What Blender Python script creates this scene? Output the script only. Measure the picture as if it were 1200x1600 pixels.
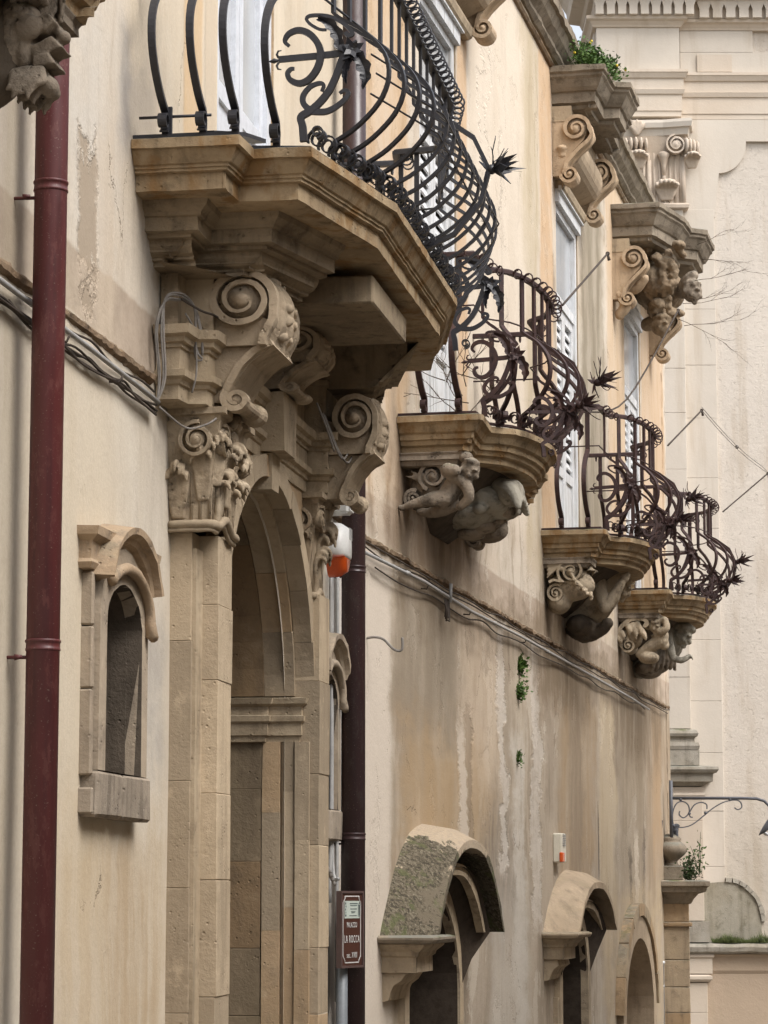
import bpy, bmesh, math, random
from mathutils import Vector, Matrix, noise
from mathutils.geometry import delaunay_2d_cdt
R = math.radians
pi = math.pi
rnd = random.Random(7)
for o in list(bpy.data.objects):
    bpy.data.objects.remove(o, do_unlink=True)
scene = bpy.context.scene
col = scene.collection

# ------------------------------------------------------------------ camera
EYE = 1.75
PITCH = math.atan(595.0 / 4270.0)
cam_d = bpy.data.cameras.new('camera')
cam = bpy.data.objects.new('camera', cam_d)
col.objects.link(cam)
cam.location = (0, 0, EYE)
cam.rotation_euler = (pi / 2 + PITCH, 0, 0)
cam_d.sensor_fit = 'VERTICAL'
cam_d.sensor_height = 36
cam_d.lens = 4270.0 / 1600.0 * 36
cam_d.clip_start = 0.1
cam_d.clip_end = 2000
scene.camera = cam
scene.render.resolution_x = 768
scene.render.resolution_y = 1024

# ------------------------------------------------------------------ overcast daylight
SUN_EL, SUN_AZ = 52.0, 128.0          # elevation, and the compass angle the light comes from (0 = +Y, 90 = +X)
world = bpy.data.worlds.new('World')
scene.world = world
world.use_nodes = True
wn = world.node_tree
for n_ in list(wn.nodes):
    wn.nodes.remove(n_)
w_out = wn.nodes.new('ShaderNodeOutputWorld')
w_bg = wn.nodes.new('ShaderNodeBackground')
w_sky = wn.nodes.new('ShaderNodeTexSky')
w_sky.sky_type = 'NISHITA'
w_sky.sun_disc = False
w_sky.sun_elevation = R(SUN_EL)
w_sky.sun_rotation = R(SUN_AZ)
w_sky.dust_density = 4.0
w_hs = wn.nodes.new('ShaderNodeHueSaturation')
w_hs.inputs['Saturation'].default_value = 0.34
wn.links.new(w_sky.outputs[0], w_hs.inputs['Color'])
wn.links.new(w_hs.outputs[0], w_bg.inputs['Color'])
wn.links.new(w_bg.outputs[0], w_out.inputs['Surface'])
w_bg.inputs['Strength'].default_value = 0.15
sun_d = bpy.data.lights.new('sun', 'SUN')
sun = bpy.data.objects.new('sun', sun_d)
col.objects.link(sun)
sun_d.energy = 1.15
sun_d.angle = R(28)
sun_d.color = (1.0, 0.97, 0.93)
az, el = R(SUN_AZ), R(SUN_EL)
sun_dir = Vector((math.sin(az) * math.cos(el), math.cos(az) * math.cos(el), math.sin(el)))
sun.rotation_euler = sun_dir.to_track_quat('Z', 'Y').to_euler()
scene.view_settings.view_transform = 'Standard'
scene.view_settings.look = 'None'
scene.view_settings.gamma = 1
scene.view_settings.use_curve_mapping = False
scene.view_settings.exposure = 1.0

# ------------------------------------------------------------------ the two wall planes of the street front
class Wall:
    """vertical plane; local axes: x = out into the street (n), y = along the wall away from the camera (s), z = up"""
    def __init__(self, ox, oy, ang):
        self.ox, self.oy, self.ang = ox, oy, ang
        self.u = (math.sin(ang), math.cos(ang))
        self.n = (math.cos(ang), -math.sin(ang))
    def P(self, n, s, z=0.0):
        return Vector((self.ox + self.n[0] * n + self.u[0] * s, self.oy + self.n[1] * n + self.u[1] * s, z))
BREAK = 15.317
W1 = Wall(-2.6, 0.0, R(9.30))
_b = W1.P(0, BREAK)
W2 = Wall(_b.x, _b.y, R(12.53))
W2_END = 14.62

# ------------------------------------------------------------------ objects
def tag(o, label=None, cat=None, group=None, kind=None):
    if label: o['label'] = label
    if cat: o['category'] = cat
    if group: o['group'] = group
    if kind: o['kind'] = kind
    return o
ORG = {}
def thing(name, label, cat, wall, n, s, z, group=None):
    o = bpy.data.objects.new(name, None)
    col.objects.link(o)
    o.empty_display_size = 0.1
    o.location = wall.P(n, s, z)
    o.rotation_euler = (0, 0, -wall.ang)
    tag(o, label, cat, group)
    ORG[o.name] = Vector((n, s, z))
    return o
def wthing(name, label, cat, x, y, z, group=None):
    o = bpy.data.objects.new(name, None)
    col.objects.link(o)
    o.location = (x, y, z)
    tag(o, label, cat, group)
    ORG[o.name] = Vector((x, y, z))
    return o

class MB:
    """collects shapes in one frame (n, s, z) and links them as ONE mesh object"""
    def __init__(self):
        self.v, self.f, self.sm = [], [], []
    def add(self, vs, fs, smooth=False):
        b = len(self.v)
        self.v.extend(tuple(p) for p in vs)
        for f in fs:
            self.f.append(tuple(b + i for i in f)); self.sm.append(smooth)
        return self
    def box(self, a, b):
        x0, x1 = sorted((a[0], b[0])); y0, y1 = sorted((a[1], b[1])); z0, z1 = sorted((a[2], b[2]))
        vs = [(x0,y0,z0),(x1,y0,z0),(x1,y1,z0),(x0,y1,z0),(x0,y0,z1),(x1,y0,z1),(x1,y1,z1),(x0,y1,z1)]
        return self.add(vs, [(0,3,2,1),(4,5,6,7),(0,1,5,4),(1,2,6,5),(2,3,7,6),(3,0,4,7)])
    def chamfer_box(self, a, b, c=0.006):
        x0, x1 = sorted((a[0], b[0])); y0, y1 = sorted((a[1], b[1])); z0, z1 = sorted((a[2], b[2]))
        bm = bmesh.new()
        vs = [bm.verts.new(p) for p in [(x0,y0,z0),(x1,y0,z0),(x1,y1,z0),(x0,y1,z0),(x0,y0,z1),(x1,y0,z1),(x1,y1,z1),(x0,y1,z1)]]
        for f in [(0,3,2,1),(4,5,6,7),(0,1,5,4),(1,2,6,5),(2,3,7,6),(3,0,4,7)]:
            bm.faces.new([vs[i] for i in f])
        bmesh.ops.bevel(bm, geom=bm.edges[:], offset=c, segments=1, affect='EDGES')
        self.frombm(bm)
        return self
    def frombm(self, bm, smooth=False, mat=None):
        bm.verts.index_update()
        vs = [v.co.copy() for v in bm.verts]
        if mat: vs = [mat @ v for v in vs]
        self.add(vs, [[v.index for v in f.verts] for f in bm.faces], smooth)
        bm.free()
        return self
    def prism(self, poly, lo, hi, axis=2, smooth=False):
        """poly: 2D points; extruded along axis from lo to hi. axis 2: (x,y); axis 1: (x,z); axis 0: (y,z)"""
        def mk(p, h):
            return (p[0], p[1], h) if axis == 2 else ((p[0], h, p[1]) if axis == 1 else (h, p[0], p[1]))
        n = len(poly)
        vs = [mk(p, lo) for p in poly] + [mk(p, hi) for p in poly]
        fs = [tuple(range(n))[::-1], tuple(range(n, 2 * n))] + [(i, (i + 1) % n, n + (i + 1) % n, n + i) for i in range(n)]
        return self.add(vs, fs, smooth)
    def sweep_plan(self, path, prof, cap=True, closed=False, smooth=False, top=True):
        """path: plan points (n,s); prof: (outward offset, z) from bottom to top; mitred corners"""
        m = len(path)
        offs = []
        for i in range(m):
            a = path[i - 1] if (i > 0 or closed) else None
            c = path[(i + 1) % m] if (i < m - 1 or closed) else None
            ds = []
            for (p, q) in ((a, path[i]), (path[i], c)):
                if p is None or q is None: continue
                d = Vector((q[0] - p[0], q[1] - p[1]))
                if d.length > 1e-9: ds.append(d.normalized())
            ns = [Vector((d.y, -d.x)) for d in ds]
            if len(ns) == 2:
                mv = ns[0] + ns[1]
                mv = mv / max(0.25, 1 + ns[0].dot(ns[1]))
            else:
                mv = ns[0]
            offs.append(mv)
        k = len(prof)
        vs = []
        for p, o in zip(path, offs):
            for (q, z) in prof:
                vs.append((p[0] + o.x * q, p[1] + o.y * q, z))
        fs = []
        L = m if closed else m - 1
        for i in range(L):
            j = (i + 1) % m
            for t in range(k - 1):
                fs.append((i * k + t, j * k + t, j * k + t + 1, i * k + t + 1))
        if cap:
            fs.append(tuple(i * k for i in range(m))[::-1])
            if top: fs.append(tuple(i * k + k - 1 for i in range(m)))
            if not closed:
                fs.append(tuple(range(k))[::-1] + ())
                fs.append(tuple((m - 1) * k + t for t in range(k)))
        return self.add(vs, fs, smooth)
    def tube(self, pts, r, n=8, cap=True, smooth=True, flat=None):
        """round tube; r number or list. flat=(w,t,axis): rectangular section, w along the fixed axis"""
        pts = [Vector(p) for p in pts]
        m = len(pts)
        rs = r if isinstance(r, (list, tuple)) else [r] * m
        T = []
        for i in range(m):
            d = pts[min(i + 1, m - 1)] - pts[max(i - 1, 0)]
            T.append(d.normalized() if d.length > 1e-9 else Vector((0, 0, 1)))
        up = Vector((0, 0, 1)) if abs(T[0].z) < 0.9 else Vector((1, 0, 0))
        nv = (up - T[0] * up.dot(T[0])).normalized()
        vs = []
        if flat:
            w, t, ax = flat; ax = Vector(ax).normalized()
            for i in range(m):
                a = (ax - T[i] * ax.dot(T[i]))
                a = a.normalized() if a.length > 1e-4 else nv
                b = T[i].cross(a).normalized()
                k = rs[i]
                for (x, y) in ((-w, -t), (w, -t), (w, t), (-w, t)):
                    vs.append(pts[i] + a * x * k + b * y * k)
            n = 4; smooth = False
        else:
            for i in range(m):
                nv = nv - T[i] * nv.dot(T[i])
                nv = nv.normalized() if nv.length > 1e-6 else T[i].orthogonal().normalized()
                bv = T[i].cross(nv)
                for j in range(n):
                    a = 2 * pi * j / n
                    vs.append(pts[i] + (nv * math.cos(a) + bv * math.sin(a)) * rs[i])
        fs = []
        for i in range(m - 1):
            for j in range(n):
                fs.append((i * n + j, i * n + (j + 1) % n, (i + 1) * n + (j + 1) % n, (i + 1) * n + j))
        if cap:
            fs.append(tuple(range(n))[::-1]); fs.append(tuple((m - 1) * n + j for j in range(n)))
        return self.add(vs, fs, smooth)
    def band(self, path, sect, O, e1, e2, e3, sc=None, cap=True, smooth=False, closed_sec=True):
        """planar path [(a,b)] in (e1,e2) through O; section [(w along e3, h along the in-plane normal)]"""
        O, e1, e2, e3 = Vector(O), Vector(e1), Vector(e2), Vector(e3)
        m, k = len(path), len(sect)
        vs = []
        for i in range(m):
            a, b = path[max(i - 1, 0)], path[min(i + 1, m - 1)]
            d = Vector((b[0] - a[0], b[1] - a[1]))
            d = d.normalized() if d.length > 1e-9 else Vector((1, 0))
            nn = Vector((-d.y, d.x))
            s = sc[i] if sc else 1.0
            if not isinstance(s, (tuple, list)): s = (1.0, s)
            for (w, h) in sect:
                vs.append(O + e1 * (path[i][0] + nn.x * h * s[1]) + e2 * (path[i][1] + nn.y * h * s[1]) + e3 * (w * s[0]))
        fs = []
        for i in range(m - 1):
            for j in range(k if closed_sec else k - 1):
                fs.append((i * k + j, i * k + (j + 1) % k, (i + 1) * k + (j + 1) % k, (i + 1) * k + j))
        if cap:
            fs.append(tuple(range(k))[::-1]); fs.append(tuple((m - 1) * k + j for j in range(k)))
        return self.add(vs, fs, smooth)
    def lathe(self, prof, c, n=16, axis=2, smooth=True, e=None):
        c = Vector(c)
        if e is None:
            e = {2: (Vector((1,0,0)), Vector((0,1,0)), Vector((0,0,1))), 1: (Vector((1,0,0)), Vector((0,0,1)), Vector((0,1,0))),
                 0: (Vector((0,1,0)), Vector((0,0,1)), Vector((1,0,0)))}[axis]
        vs, fs = [], []
        for (r, z) in prof:
            for j in range(n):
                a = 2 * pi * j / n
                vs.append(c + e[0] * (r * math.cos(a)) + e[1] * (r * math.sin(a)) + e[2] * z)
        for i in range(len(prof) - 1):
            for j in range(n):
                fs.append((i * n + j, i * n + (j + 1) % n, (i + 1) * n + (j + 1) % n, (i + 1) * n + j))
        fs.append(tuple(range(n))[::-1]); fs.append(tuple((len(prof) - 1) * n + j for j in range(n)))
        return self.add(vs, fs, smooth)
    def ell(self, c, r, rot=(0, 0, 0), seg=14, rings=9):
        M = Matrix.Translation(Vector(c)) @ (Matrix.Rotation(rot[2], 4, 'Z') @ Matrix.Rotation(rot[1], 4, 'Y') @ Matrix.Rotation(rot[0], 4, 'X')) @ Matrix.Diagonal((r[0], r[1], r[2], 1))
        bm = bmesh.new()
        bmesh.ops.create_uvsphere(bm, u_segments=seg, v_segments=rings, radius=1)
        return self.frombm(bm, True, M)
    def grid(self, rows, smooth=True, wrap=False):
        k = len(rows[0])
        vs = [p for r_ in rows for p in r_]
        fs = []
        for i in range(len(rows) - 1):
            for j in range(k if wrap else k - 1):
                fs.append((i * k + j, i * k + (j + 1) % k, (i + 1) * k + (j + 1) % k, (i + 1) * k + j))
        return self.add(vs, fs, smooth)
    def jitter(self, amt, freq=9.0, seed=0.0):
        out = []
        for p in self.v:
            q = Vector(p) * freq + Vector((seed, seed * 2.1, seed * .7))
            d = noise.noise_vector(q) * amt + noise.noise_vector(q * 3.1) * (amt * .45)
            out.append((p[0] + d.x, p[1] + d.y, p[2] + d.z))
        self.v = out
        return self
    def build(self, name, mat, parent=None, kind=None, fixn=True):
        me = bpy.data.meshes.new(name)
        off = Vector((0, 0, 0))
        if parent is not None:
            r = parent
            while r.parent is not None: r = r.parent
            off = ORG.get(r.name, off)
        me.from_pydata([(p[0] - off.x, p[1] - off.y, p[2] - off.z) for p in self.v], [], self.f)
        me.polygons.foreach_set('use_smooth', self.sm)
        if fixn:
            bm = bmesh.new(); bm.from_mesh(me)
            bmesh.ops.recalc_face_normals(bm, faces=bm.faces[:])
            bm.to_mesh(me); bm.free()
        me.materials.append(mat)
        o = bpy.data.objects.new(name, me)
        col.objects.link(o)
        if parent is not None: o.parent = parent
        if kind: o['kind'] = kind
        return o
    def build_sculpt(self, name, mat, parent, voxel=0.012, smooth=4, amt=0.004):
        """overlapping shapes fused into one continuous carved surface"""
        o = self.build(name, mat, parent)
        m = o.modifiers.new('fuse', 'REMESH'); m.mode = 'VOXEL'; m.voxel_size = voxel; m.use_smooth_shade = True
        s = o.modifiers.new('soften', 'SMOOTH'); s.iterations = smooth; s.factor = 0.5
        dg = bpy.context.evaluated_depsgraph_get()
        me = bpy.data.meshes.new_from_object(o.evaluated_get(dg))
        old = o.data
        o.modifiers.clear()
        for v in me.vertices:
            d = noise.noise_vector(v.co * 22.0) * amt + noise.noise_vector(v.co * 75.0) * (amt * .55)
            v.co += d
        for p in me.polygons: p.use_smooth = True
        o.data = me
        me.name = name
        if not me.materials: me.materials.append(mat)
        bpy.data.meshes.remove(old)
        return o

def copy_tree(o, parent=None):
    c = o.copy(); col.objects.link(c)
    if parent is not None: c.parent = parent
    for ch in list(o.children): copy_tree(ch, c)
    return c
def bez(p0, p1, p2, p3, n=10):
    out = []
    for i in range(n + 1):
        t = i / n; u = 1 - t
        out.append(tuple(u**3 * a + 3 * u * u * t * b + 3 * u * t * t * c + t**3 * d for a, b, c, d in zip(p0, p1, p2, p3)))
    return out
def catmull(pts, n=6):
    out = []
    P = [pts[0]] + list(pts) + [pts[-1]]
    for i in range(1, len(P) - 2):
        for k in range(n):
            t = k / n
            out.append(tuple(0.5 * (2 * b + (c - a) * t + (2 * a - 5 * b + 4 * c - d) * t * t + (3 * b - a - 3 * c + d) * t**3)
                             for a, b, c, d in zip(P[i - 1], P[i], P[i + 1], P[i + 2])))
    out.append(tuple(pts[-1]))
    return out
def spiral(c, r0, r1, a0, a1, n=30, pw=1.0):
    out = []
    for i in range(n + 1):
        t = i / n
        r = r0 + (r1 - r0) * t**pw; a = a0 + (a1 - a0) * t
        out.append((c[0] + r * math.cos(a), c[1] + r * math.sin(a)))
    return out
def resample(path, step):
    out = [path[0]]
    for a, b in zip(path[:-1], path[1:]):
        L = math.dist(a, b); k = max(1, int(round(L / step)))
        for i in range(1, k + 1):
            out.append(tuple(x + (y - x) * i / k for x, y in zip(a, b)))
    return out
# ------------------------------------------------------------------ materials
class NT:
    def __init__(self, name):
        self.m = bpy.data.materials.new(name); self.m.use_nodes = True
        self.t = self.m.node_tree
        for n in list(self.t.nodes): self.t.nodes.remove(n)
        self.out = self.t.nodes.new('ShaderNodeOutputMaterial')
        self.b = self.t.nodes.new('ShaderNodeBsdfPrincipled')
        self.t.links.new(self.b.outputs[0], self.out.inputs[0])
    def n(self, ty, **kw):
        x = self.t.nodes.new(ty)
        for k, v in kw.items(): setattr(x, k, v)
        return x
    def L(self, a, b): self.t.links.new(a, b)
    def put(self, sock, v):
        if hasattr(v, 'is_linked') or hasattr(v, 'links'): self.L(v, sock)
        elif v is not None: sock.default_value = v
    def math(self, op, a, b=None, c=None, clamp=False):
        x = self.n('ShaderNodeMath', operation=op, use_clamp=clamp)
        self.put(x.inputs[0], a)
        if b is not None: self.put(x.inputs[1], b)
        if c is not None: self.put(x.inputs[2], c)
        return x.outputs[0]
    def pos(self, local=False):
        if local: return self.n('ShaderNodeTexCoord').outputs['Object']
        return self.n('ShaderNodeNewGeometry').outputs['Position']
    def scaled(self, v, s):
        x = self.n('ShaderNodeVectorMath', operation='MULTIPLY'); self.put(x.inputs[0], v); x.inputs[1].default_value = s
        return x.outputs[0]
    def noise(self, v, scale, detail=5, rough=0.6, dist=0.0, col=False):
        x = self.n('ShaderNodeTexNoise'); self.put(x.inputs['Vector'], v)
        x.inputs['Scale'].default_value = scale; x.inputs['Detail'].default_value = detail
        x.inputs['Roughness'].default_value = rough; x.inputs['Distortion'].default_value = dist
        return x.outputs['Color'] if col else x.outputs['Fac']
    def ramp(self, f, lo, hi, a=0.0, b=1.0, smooth=True):
        x = self.n('ShaderNodeMapRange', interpolation_type='SMOOTHSTEP' if smooth else 'LINEAR')
        self.put(x.inputs[0], f)
        for i, v in zip((1, 2, 3, 4), (lo, hi, a, b)): x.inputs[i].default_value = v
        return x.outputs[0]
    def mix(self, f, a, b, mode='MIX'):
        x = self.n('ShaderNodeMix', data_type='RGBA', blend_type=mode)
        self.put(x.inputs[0], f)
        for s, v in ((x.inputs[6], a), (x.inputs[7], b)):
            if isinstance(v, tuple): s.default_value = (*v[:3], 1)
            else: self.L(v, s)
        return x.outputs[2]
    def bump(self, h, strength=0.5, dist=0.01, prev=None):
        x = self.n('ShaderNodeBump'); self.put(x.inputs['Height'], h)
        x.inputs['Strength'].default_value = strength; x.inputs['Distance'].default_value = dist
        if prev is not None: self.L(prev, x.inputs['Normal'])
        return x.outputs[0]
    def fin(self, color, rough=0.9, normal=None, metal=0.0, spec=0.3):
        if isinstance(color, tuple): self.b.inputs['Base Color'].default_value = (*color[:3], 1)
        else: self.L(color, self.b.inputs['Base Color'])
        self.put(self.b.inputs['Roughness'], rough)
        self.b.inputs['Metallic'].default_value = metal
        self.b.inputs['Specular IOR Level'].default_value = spec
        if normal is not None: self.L(normal, self.b.inputs['Normal'])
        return self.m
    def objrand(self): return self.n('ShaderNodeObjectInfo').outputs['Random']

def stone(name, c1, c2, stain, grime=0.5, moss=0.0, bump=0.6, rust=None, perobj=0.0, streak=0.6, pits=True):
    k = NT(name); P = k.pos()
    big = k.noise(P, 2.3, 4, 0.6)
    mid = k.noise(P, 9, 6, 0.65)
    fine = k.noise(P, 70, 4, 0.7)
    c = k.mix(k.ramp(big, .35, .65), c1, c2)
    if perobj:
        r = k.objrand()
        c = k.mix(k.math('MULTIPLY', r, perobj), c, tuple(x * .52 for x in c1))
        r2 = k.math('FRACT', k.math('MULTIPLY', r, 7.31))
        c = k.mix(k.math('MULTIPLY', k.math('GREATER_THAN', r2, .7), .45), c, tuple(min(1, x * 1.5) for x in c2))
        r3 = k.math('FRACT', k.math('MULTIPLY', r, 13.7))
        c = k.mix(k.math('MULTIPLY', k.math('GREATER_THAN', r3, .72), .4), c, (c1[0] * .95, c1[1] * .72, c1[2] * .48))
    st = k.noise(k.scaled(P, (9, 9, .9)), 1.0, 5, 0.65)
    c = k.mix(k.math('MULTIPLY', k.ramp(st, .5, .72), streak), c, stain)
    c = k.mix(k.math('MULTIPLY', k.ramp(mid, .5, .72), grime), c, stain)
    c = k.mix(k.math('MULTIPLY', k.ramp(mid, .44, .3), .35), c, tuple(min(1, x * 1.35) for x in c1))
    if rust:
        ru = k.noise(k.scaled(P, (6, 6, 3)), 1.3, 5, .6)
        c = k.mix(k.math('MULTIPLY', k.ramp(ru, .47, .66), .8), c, rust)
    if moss:
        g = k.n('ShaderNodeNewGeometry').outputs['Normal']
        sx = k.n('ShaderNodeSeparateXYZ'); k.L(g, sx.inputs[0])
        up = k.ramp(sx.outputs[2], .35, .8)
        mz = k.math('MULTIPLY', up, k.ramp(mid, .36, .52))
        c = k.mix(k.math('MULTIPLY', mz, moss), c, (.20, .20, .17))
        mz2 = k.math('MULTIPLY', up, k.ramp(k.noise(P, 5, 4), .52, .62))
        c = k.mix(k.math('MULTIPLY', mz2, moss * .9), c, (.10, .115, .04))
    c = k.mix(k.math('MULTIPLY', k.ramp(fine, .3, .7), .16), c, tuple(x * .55 for x in c1))
    h = k.math('ADD', k.math('MULTIPLY', mid, .8), k.math('MULTIPLY', fine, .35))
    if pits:
        v = k.n('ShaderNodeTexVoronoi'); k.L(P, v.inputs['Vector']); v.inputs['Scale'].default_value = 38
        h = k.math('SUBTRACT', h, k.math('MULTIPLY', k.ramp(v.outputs['Distance'], .28, .05), k.math('MULTIPLY', k.ramp(mid, .5, .6), .7)))
    return k.fin(c, .92, k.bump(h, bump, .012), spec=.15)

M = {}
M['slab_stone'] = stone('slab_stone', (.40, .30, .185), (.30, .225, .14), (.11, .08, .05), .65, .75, .8, rust=(.23, .125, .045))
M['slab_under'] = stone('slab_under', (.31, .245, .165), (.22, .17, .115), (.085, .064, .045), .75, .0, .9)  # stained stone, darkened further to paint in the shade under the balcony
M['portal_stone'] = stone('portal_stone', (.44, .35, .245), (.36, .285, .195), (.20, .155, .105), .4, 0, .6, perobj=.7, streak=.5)
M['portal_mould'] = stone('portal_mould', (.43, .345, .24), (.33, .26, .175), (.14, .105, .07), .5, .25, .7)
M['carved_stone'] = stone('carved_stone', (.44, .35, .25), (.31, .245, .17), (.12, .095, .065), .55, .2, .8)
M['capital_stone'] = stone('capital_stone', (.44, .36, .26), (.25, .19, .125), (.07, .05, .032), .9, 0, .9)
M['figure_stone'] = stone('figure_stone', (.33, .275, .215), (.19, .155, .118), (.04, .032, .024), .95, .25, 1.2)
M['figure_pale'] = stone('figure_pale', (.44, .36, .26), (.32, .26, .185), (.10, .075, .05), .75, .2, 1.1)
M['niche_stone'] = stone('niche_stone', (.40, .325, .24), (.30, .245, .185), (.15, .12, .092), .6, .15, .6, perobj=.25, streak=.9)
M['hood_stone'] = stone('hood_stone', (.44, .35, .24), (.34, .27, .19), (.14, .11, .08), .5, .3, .7, streak=.9)
M['grey_cornice'] = stone('grey_cornice', (.27, .225, .17), (.20, .165, .125), (.085, .07, .05), .7, .9, .9)
M['pillar_stone'] = stone('pillar_stone', (.42, .33, .22), (.33, .26, .18), (.13, .10, .07), .5, .5, .7, perobj=.3)

def moss_roof():
    k = NT('mossy_vault'); P = k.pos()
    a = k.noise(P, 7, 6, .7); f = k.noise(P, 45, 5, .75); g = k.noise(P, 90, 3, .7); b = k.noise(P, 2.2, 3)
    sx = k.n('ShaderNodeSeparateXYZ'); k.L(P, sx.inputs[0])
    c = k.mix(k.ramp(f, .38, .62), (.055, .047, .034), (.17, .145, .105))
    c = k.mix(k.math('MULTIPLY', k.ramp(g, .62, .7), .6), c, (.42, .38, .31))
    c = k.mix(k.math('MULTIPLY', k.ramp(a, .52, .62), .75), c, (.10, .11, .05))
    bg = k.noise(P, 3.2, 6, .7)
    top = k.math('ADD', sx.outputs[2], k.math('MULTIPLY', k.math('SUBTRACT', bg, .5), 1.3))
    c = k.mix(k.ramp(bg, .55, .60), c, (.15, .125, .09))
    c = k.mix(k.ramp(top, 2.0, 2.05), c, k.mix(k.ramp(f, .4, .7), (.44, .35, .25), (.33, .28, .22)))
    h = k.math('ADD', f, k.math('MULTIPLY', g, .4))
    return k.fin(c, .95, k.bump(h, .7, .015), spec=.1)
M['mossy_vault'] = moss_roof()

def plain(name, c, rough=.5, metal=0, var=.25, bump=.0, spec=.4, c2=None, sc=14):
    k = NT(name); P = k.pos()
    a = k.noise(P, sc, 5, .65); f = k.noise(P, sc * 7, 3, .6)
    cc = k.mix(k.math('MULTIPLY', k.ramp(a, .42, .68), var if c2 is None else 1.0), c, c2 or tuple(x * .45 for x in c))
    cc = k.mix(k.math('MULTIPLY', k.ramp(f, .4, .7), .2), cc, tuple(x * .6 for x in c))
    nm = k.bump(k.math('ADD', a, f), bump, .004) if bump else None
    return k.fin(cc, rough, nm, metal, spec)
M['iron_black'] = plain('iron_black', (.020, .020, .025), .42, 0, .4, .25, .5)
M['iron_rust'] = plain('iron_rust', (.034, .017, .017), .6, 0, 1, .4, .35, c2=(.055, .026, .02), sc=25)
M['white_door'] = plain('white_door', (.62, .64, .68), .45, 0, .25, .1)
M['white_old'] = None
M['glass'] = plain('glass', (.46, .48, .50), .15, 0, .1, 0, .9)
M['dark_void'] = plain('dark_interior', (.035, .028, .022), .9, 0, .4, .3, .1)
M['hood_shade'] = plain('hood_shade', (.06, .046, .035), .95, 0, .6, .4, .1)  # near-black tone that paints the shade inside the doorway hoods
M['figure_grey'] = stone('figure_grey', (.40, .37, .305), (.28, .255, .205), (.08, .068, .052), .75, .2, 1.0)
M['figure_dark'] = stone('figure_dark', (.13, .105, .08), (.085, .068, .052), (.035, .028, .022), .7, 0, .8)  # dirt and the shade below the balconies, both put into one dark stone
M['mortar'] = plain('mortar', (.50, .42, .32), .95, 0, .4, .4, .1)
M['mortar_dark'] = plain('mortar_dark', (.30, .245, .18), .95, 0, .4, .4, .1)
M['dark_wood'] = plain('dark_wood', (.07, .052, .038), .7, 0, .5, .3, .2)
M['pvc_grey'] = plain('pvc_grey', (.34, .335, .325), .5, 0, .35, 0, .3)
M['cable_grey'] = plain('cable_grey', (.22, .20, .18), .7, 0, .6, 0, .2)
M['cable_dark'] = plain('cable_dark', (.07, .055, .045), .75, 0, .6, .3, .2)
M['plastic_white'] = plain('plastic_white', (.68, .68, .66), .35, 0, .08, 0, .4)
M['plastic_cream'] = plain('plastic_cream', (.62, .58, .48), .4, 0, .15, 0, .4)
M['plastic_orange'] = plain('plastic_orange', (.60, .085, .012), .25, 0, .1, 0, .5)
M['lamp_grey'] = plain('lamp_grey', (.10, .105, .12), .5, 0, .3, .2, .4)
M['sign_brown'] = plain('sign_brown', (.060, .024, .017), .4, 0, .15, 0, .4)
M['sign_frame'] = plain('sign_frame', (.085, .055, .05), .5, 0, .3, 0, .3)
M['sign_white'] = plain('sign_white', (.52, .52, .50), .4, 0, .1, 0, .3)
M['sign_panel'] = plain('sign_panel', (.42, .47, .42), .4, 0, .1, 0, .3)
M['sign_ink'] = plain('sign_ink', (.07, .09, .09), .5, 0, .1, 0, .3)
M['pole_grey'] = plain('pole_grey', (.16, .175, .19), .45, 0, .3, .1, .4)
M['twig'] = plain('twig', (.10, .075, .055), .9, 0, .3, 0, .1)

def painted_wood():
    k = NT('weathered_white_wood'); P = k.pos()
    st = k.noise(k.scaled(P, (60, 60, 2.5)), 1, 5, .7); a = k.noise(P, 5, 4)
    c = k.mix(k.ramp(st, .5, .66), (.60, .61, .62), (.26, .24, .22))
    c = k.mix(k.math('MULTIPLY', k.ramp(a, .4, .7), .35), c, (.42, .40, .37))
    return k.fin(c, .75, k.bump(st, .5, .004), spec=.2)
M['white_old'] = painted_wood()

def pipe_mat(name, c, c2):
    k = NT(name); P = k.pos()
    st = k.noise(k.scaled(P, (22, 22, 1.0)), 1, 5, .6); a = k.noise(k.scaled(P, (3, 3, 1)), 1.6, 6, .7); f = k.noise(P, 130, 2); g = k.noise(k.scaled(P, (9, 9, 3)), 2.2, 6, .75)
    cc = k.mix(k.ramp(st, .45, .7), c, c2)
    cc = k.mix(k.math('MULTIPLY', k.ramp(f, .64, .72), .35), cc, (.3, .24, .2))
    cc = k.mix(k.math('MULTIPLY', k.ramp(a, .5, .75), .25), cc, tuple(x * 1.7 for x in c))
    cc = k.mix(k.math('MULTIPLY', k.ramp(g, .55, .63), .6), cc, (c[0] * 1.5, c[1] * 2.2, c[2] * 2.0))
    cc = k.mix(k.math('MULTIPLY', k.ramp(g, .36, .30), .5), cc, (.045, .022, .016))
    return k.fin(cc, k.ramp(a, .35, .65, .30, .6), k.bump(a, .3, .006), 0, .4)
M['pipe_red'] = pipe_mat('pipe_red', (.090, .022, .022), (.060, .018, .019))
M['pipe_brown'] = pipe_mat('pipe_brown', (.036, .018, .018), (.028, .016, .017))

def leafmat(name, c, c2):
    k = NT(name); P = k.pos()
    a = k.noise(P, 22, 3); r = k.objrand()
    cc = k.mix(k.ramp(a, .35, .65), c, c2)
    k.b.inputs['Subsurface Weight'].default_value = 0.0
    return k.fin(cc, .6, None, 0, .3)
M['leaf_bright'] = leafmat('leaf_bright', (.075, .13, .025), (.04, .085, .016))
M['leaf_dark'] = leafmat('leaf_dark', (.035, .055, .022), (.055, .085, .03))
M['leaf_moss'] = leafmat('leaf_moss', (.085, .10, .03), (.05, .065, .022))
M['flower_yellow'] = plain('flower_yellow', (.65, .48, .03), .6)

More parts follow.
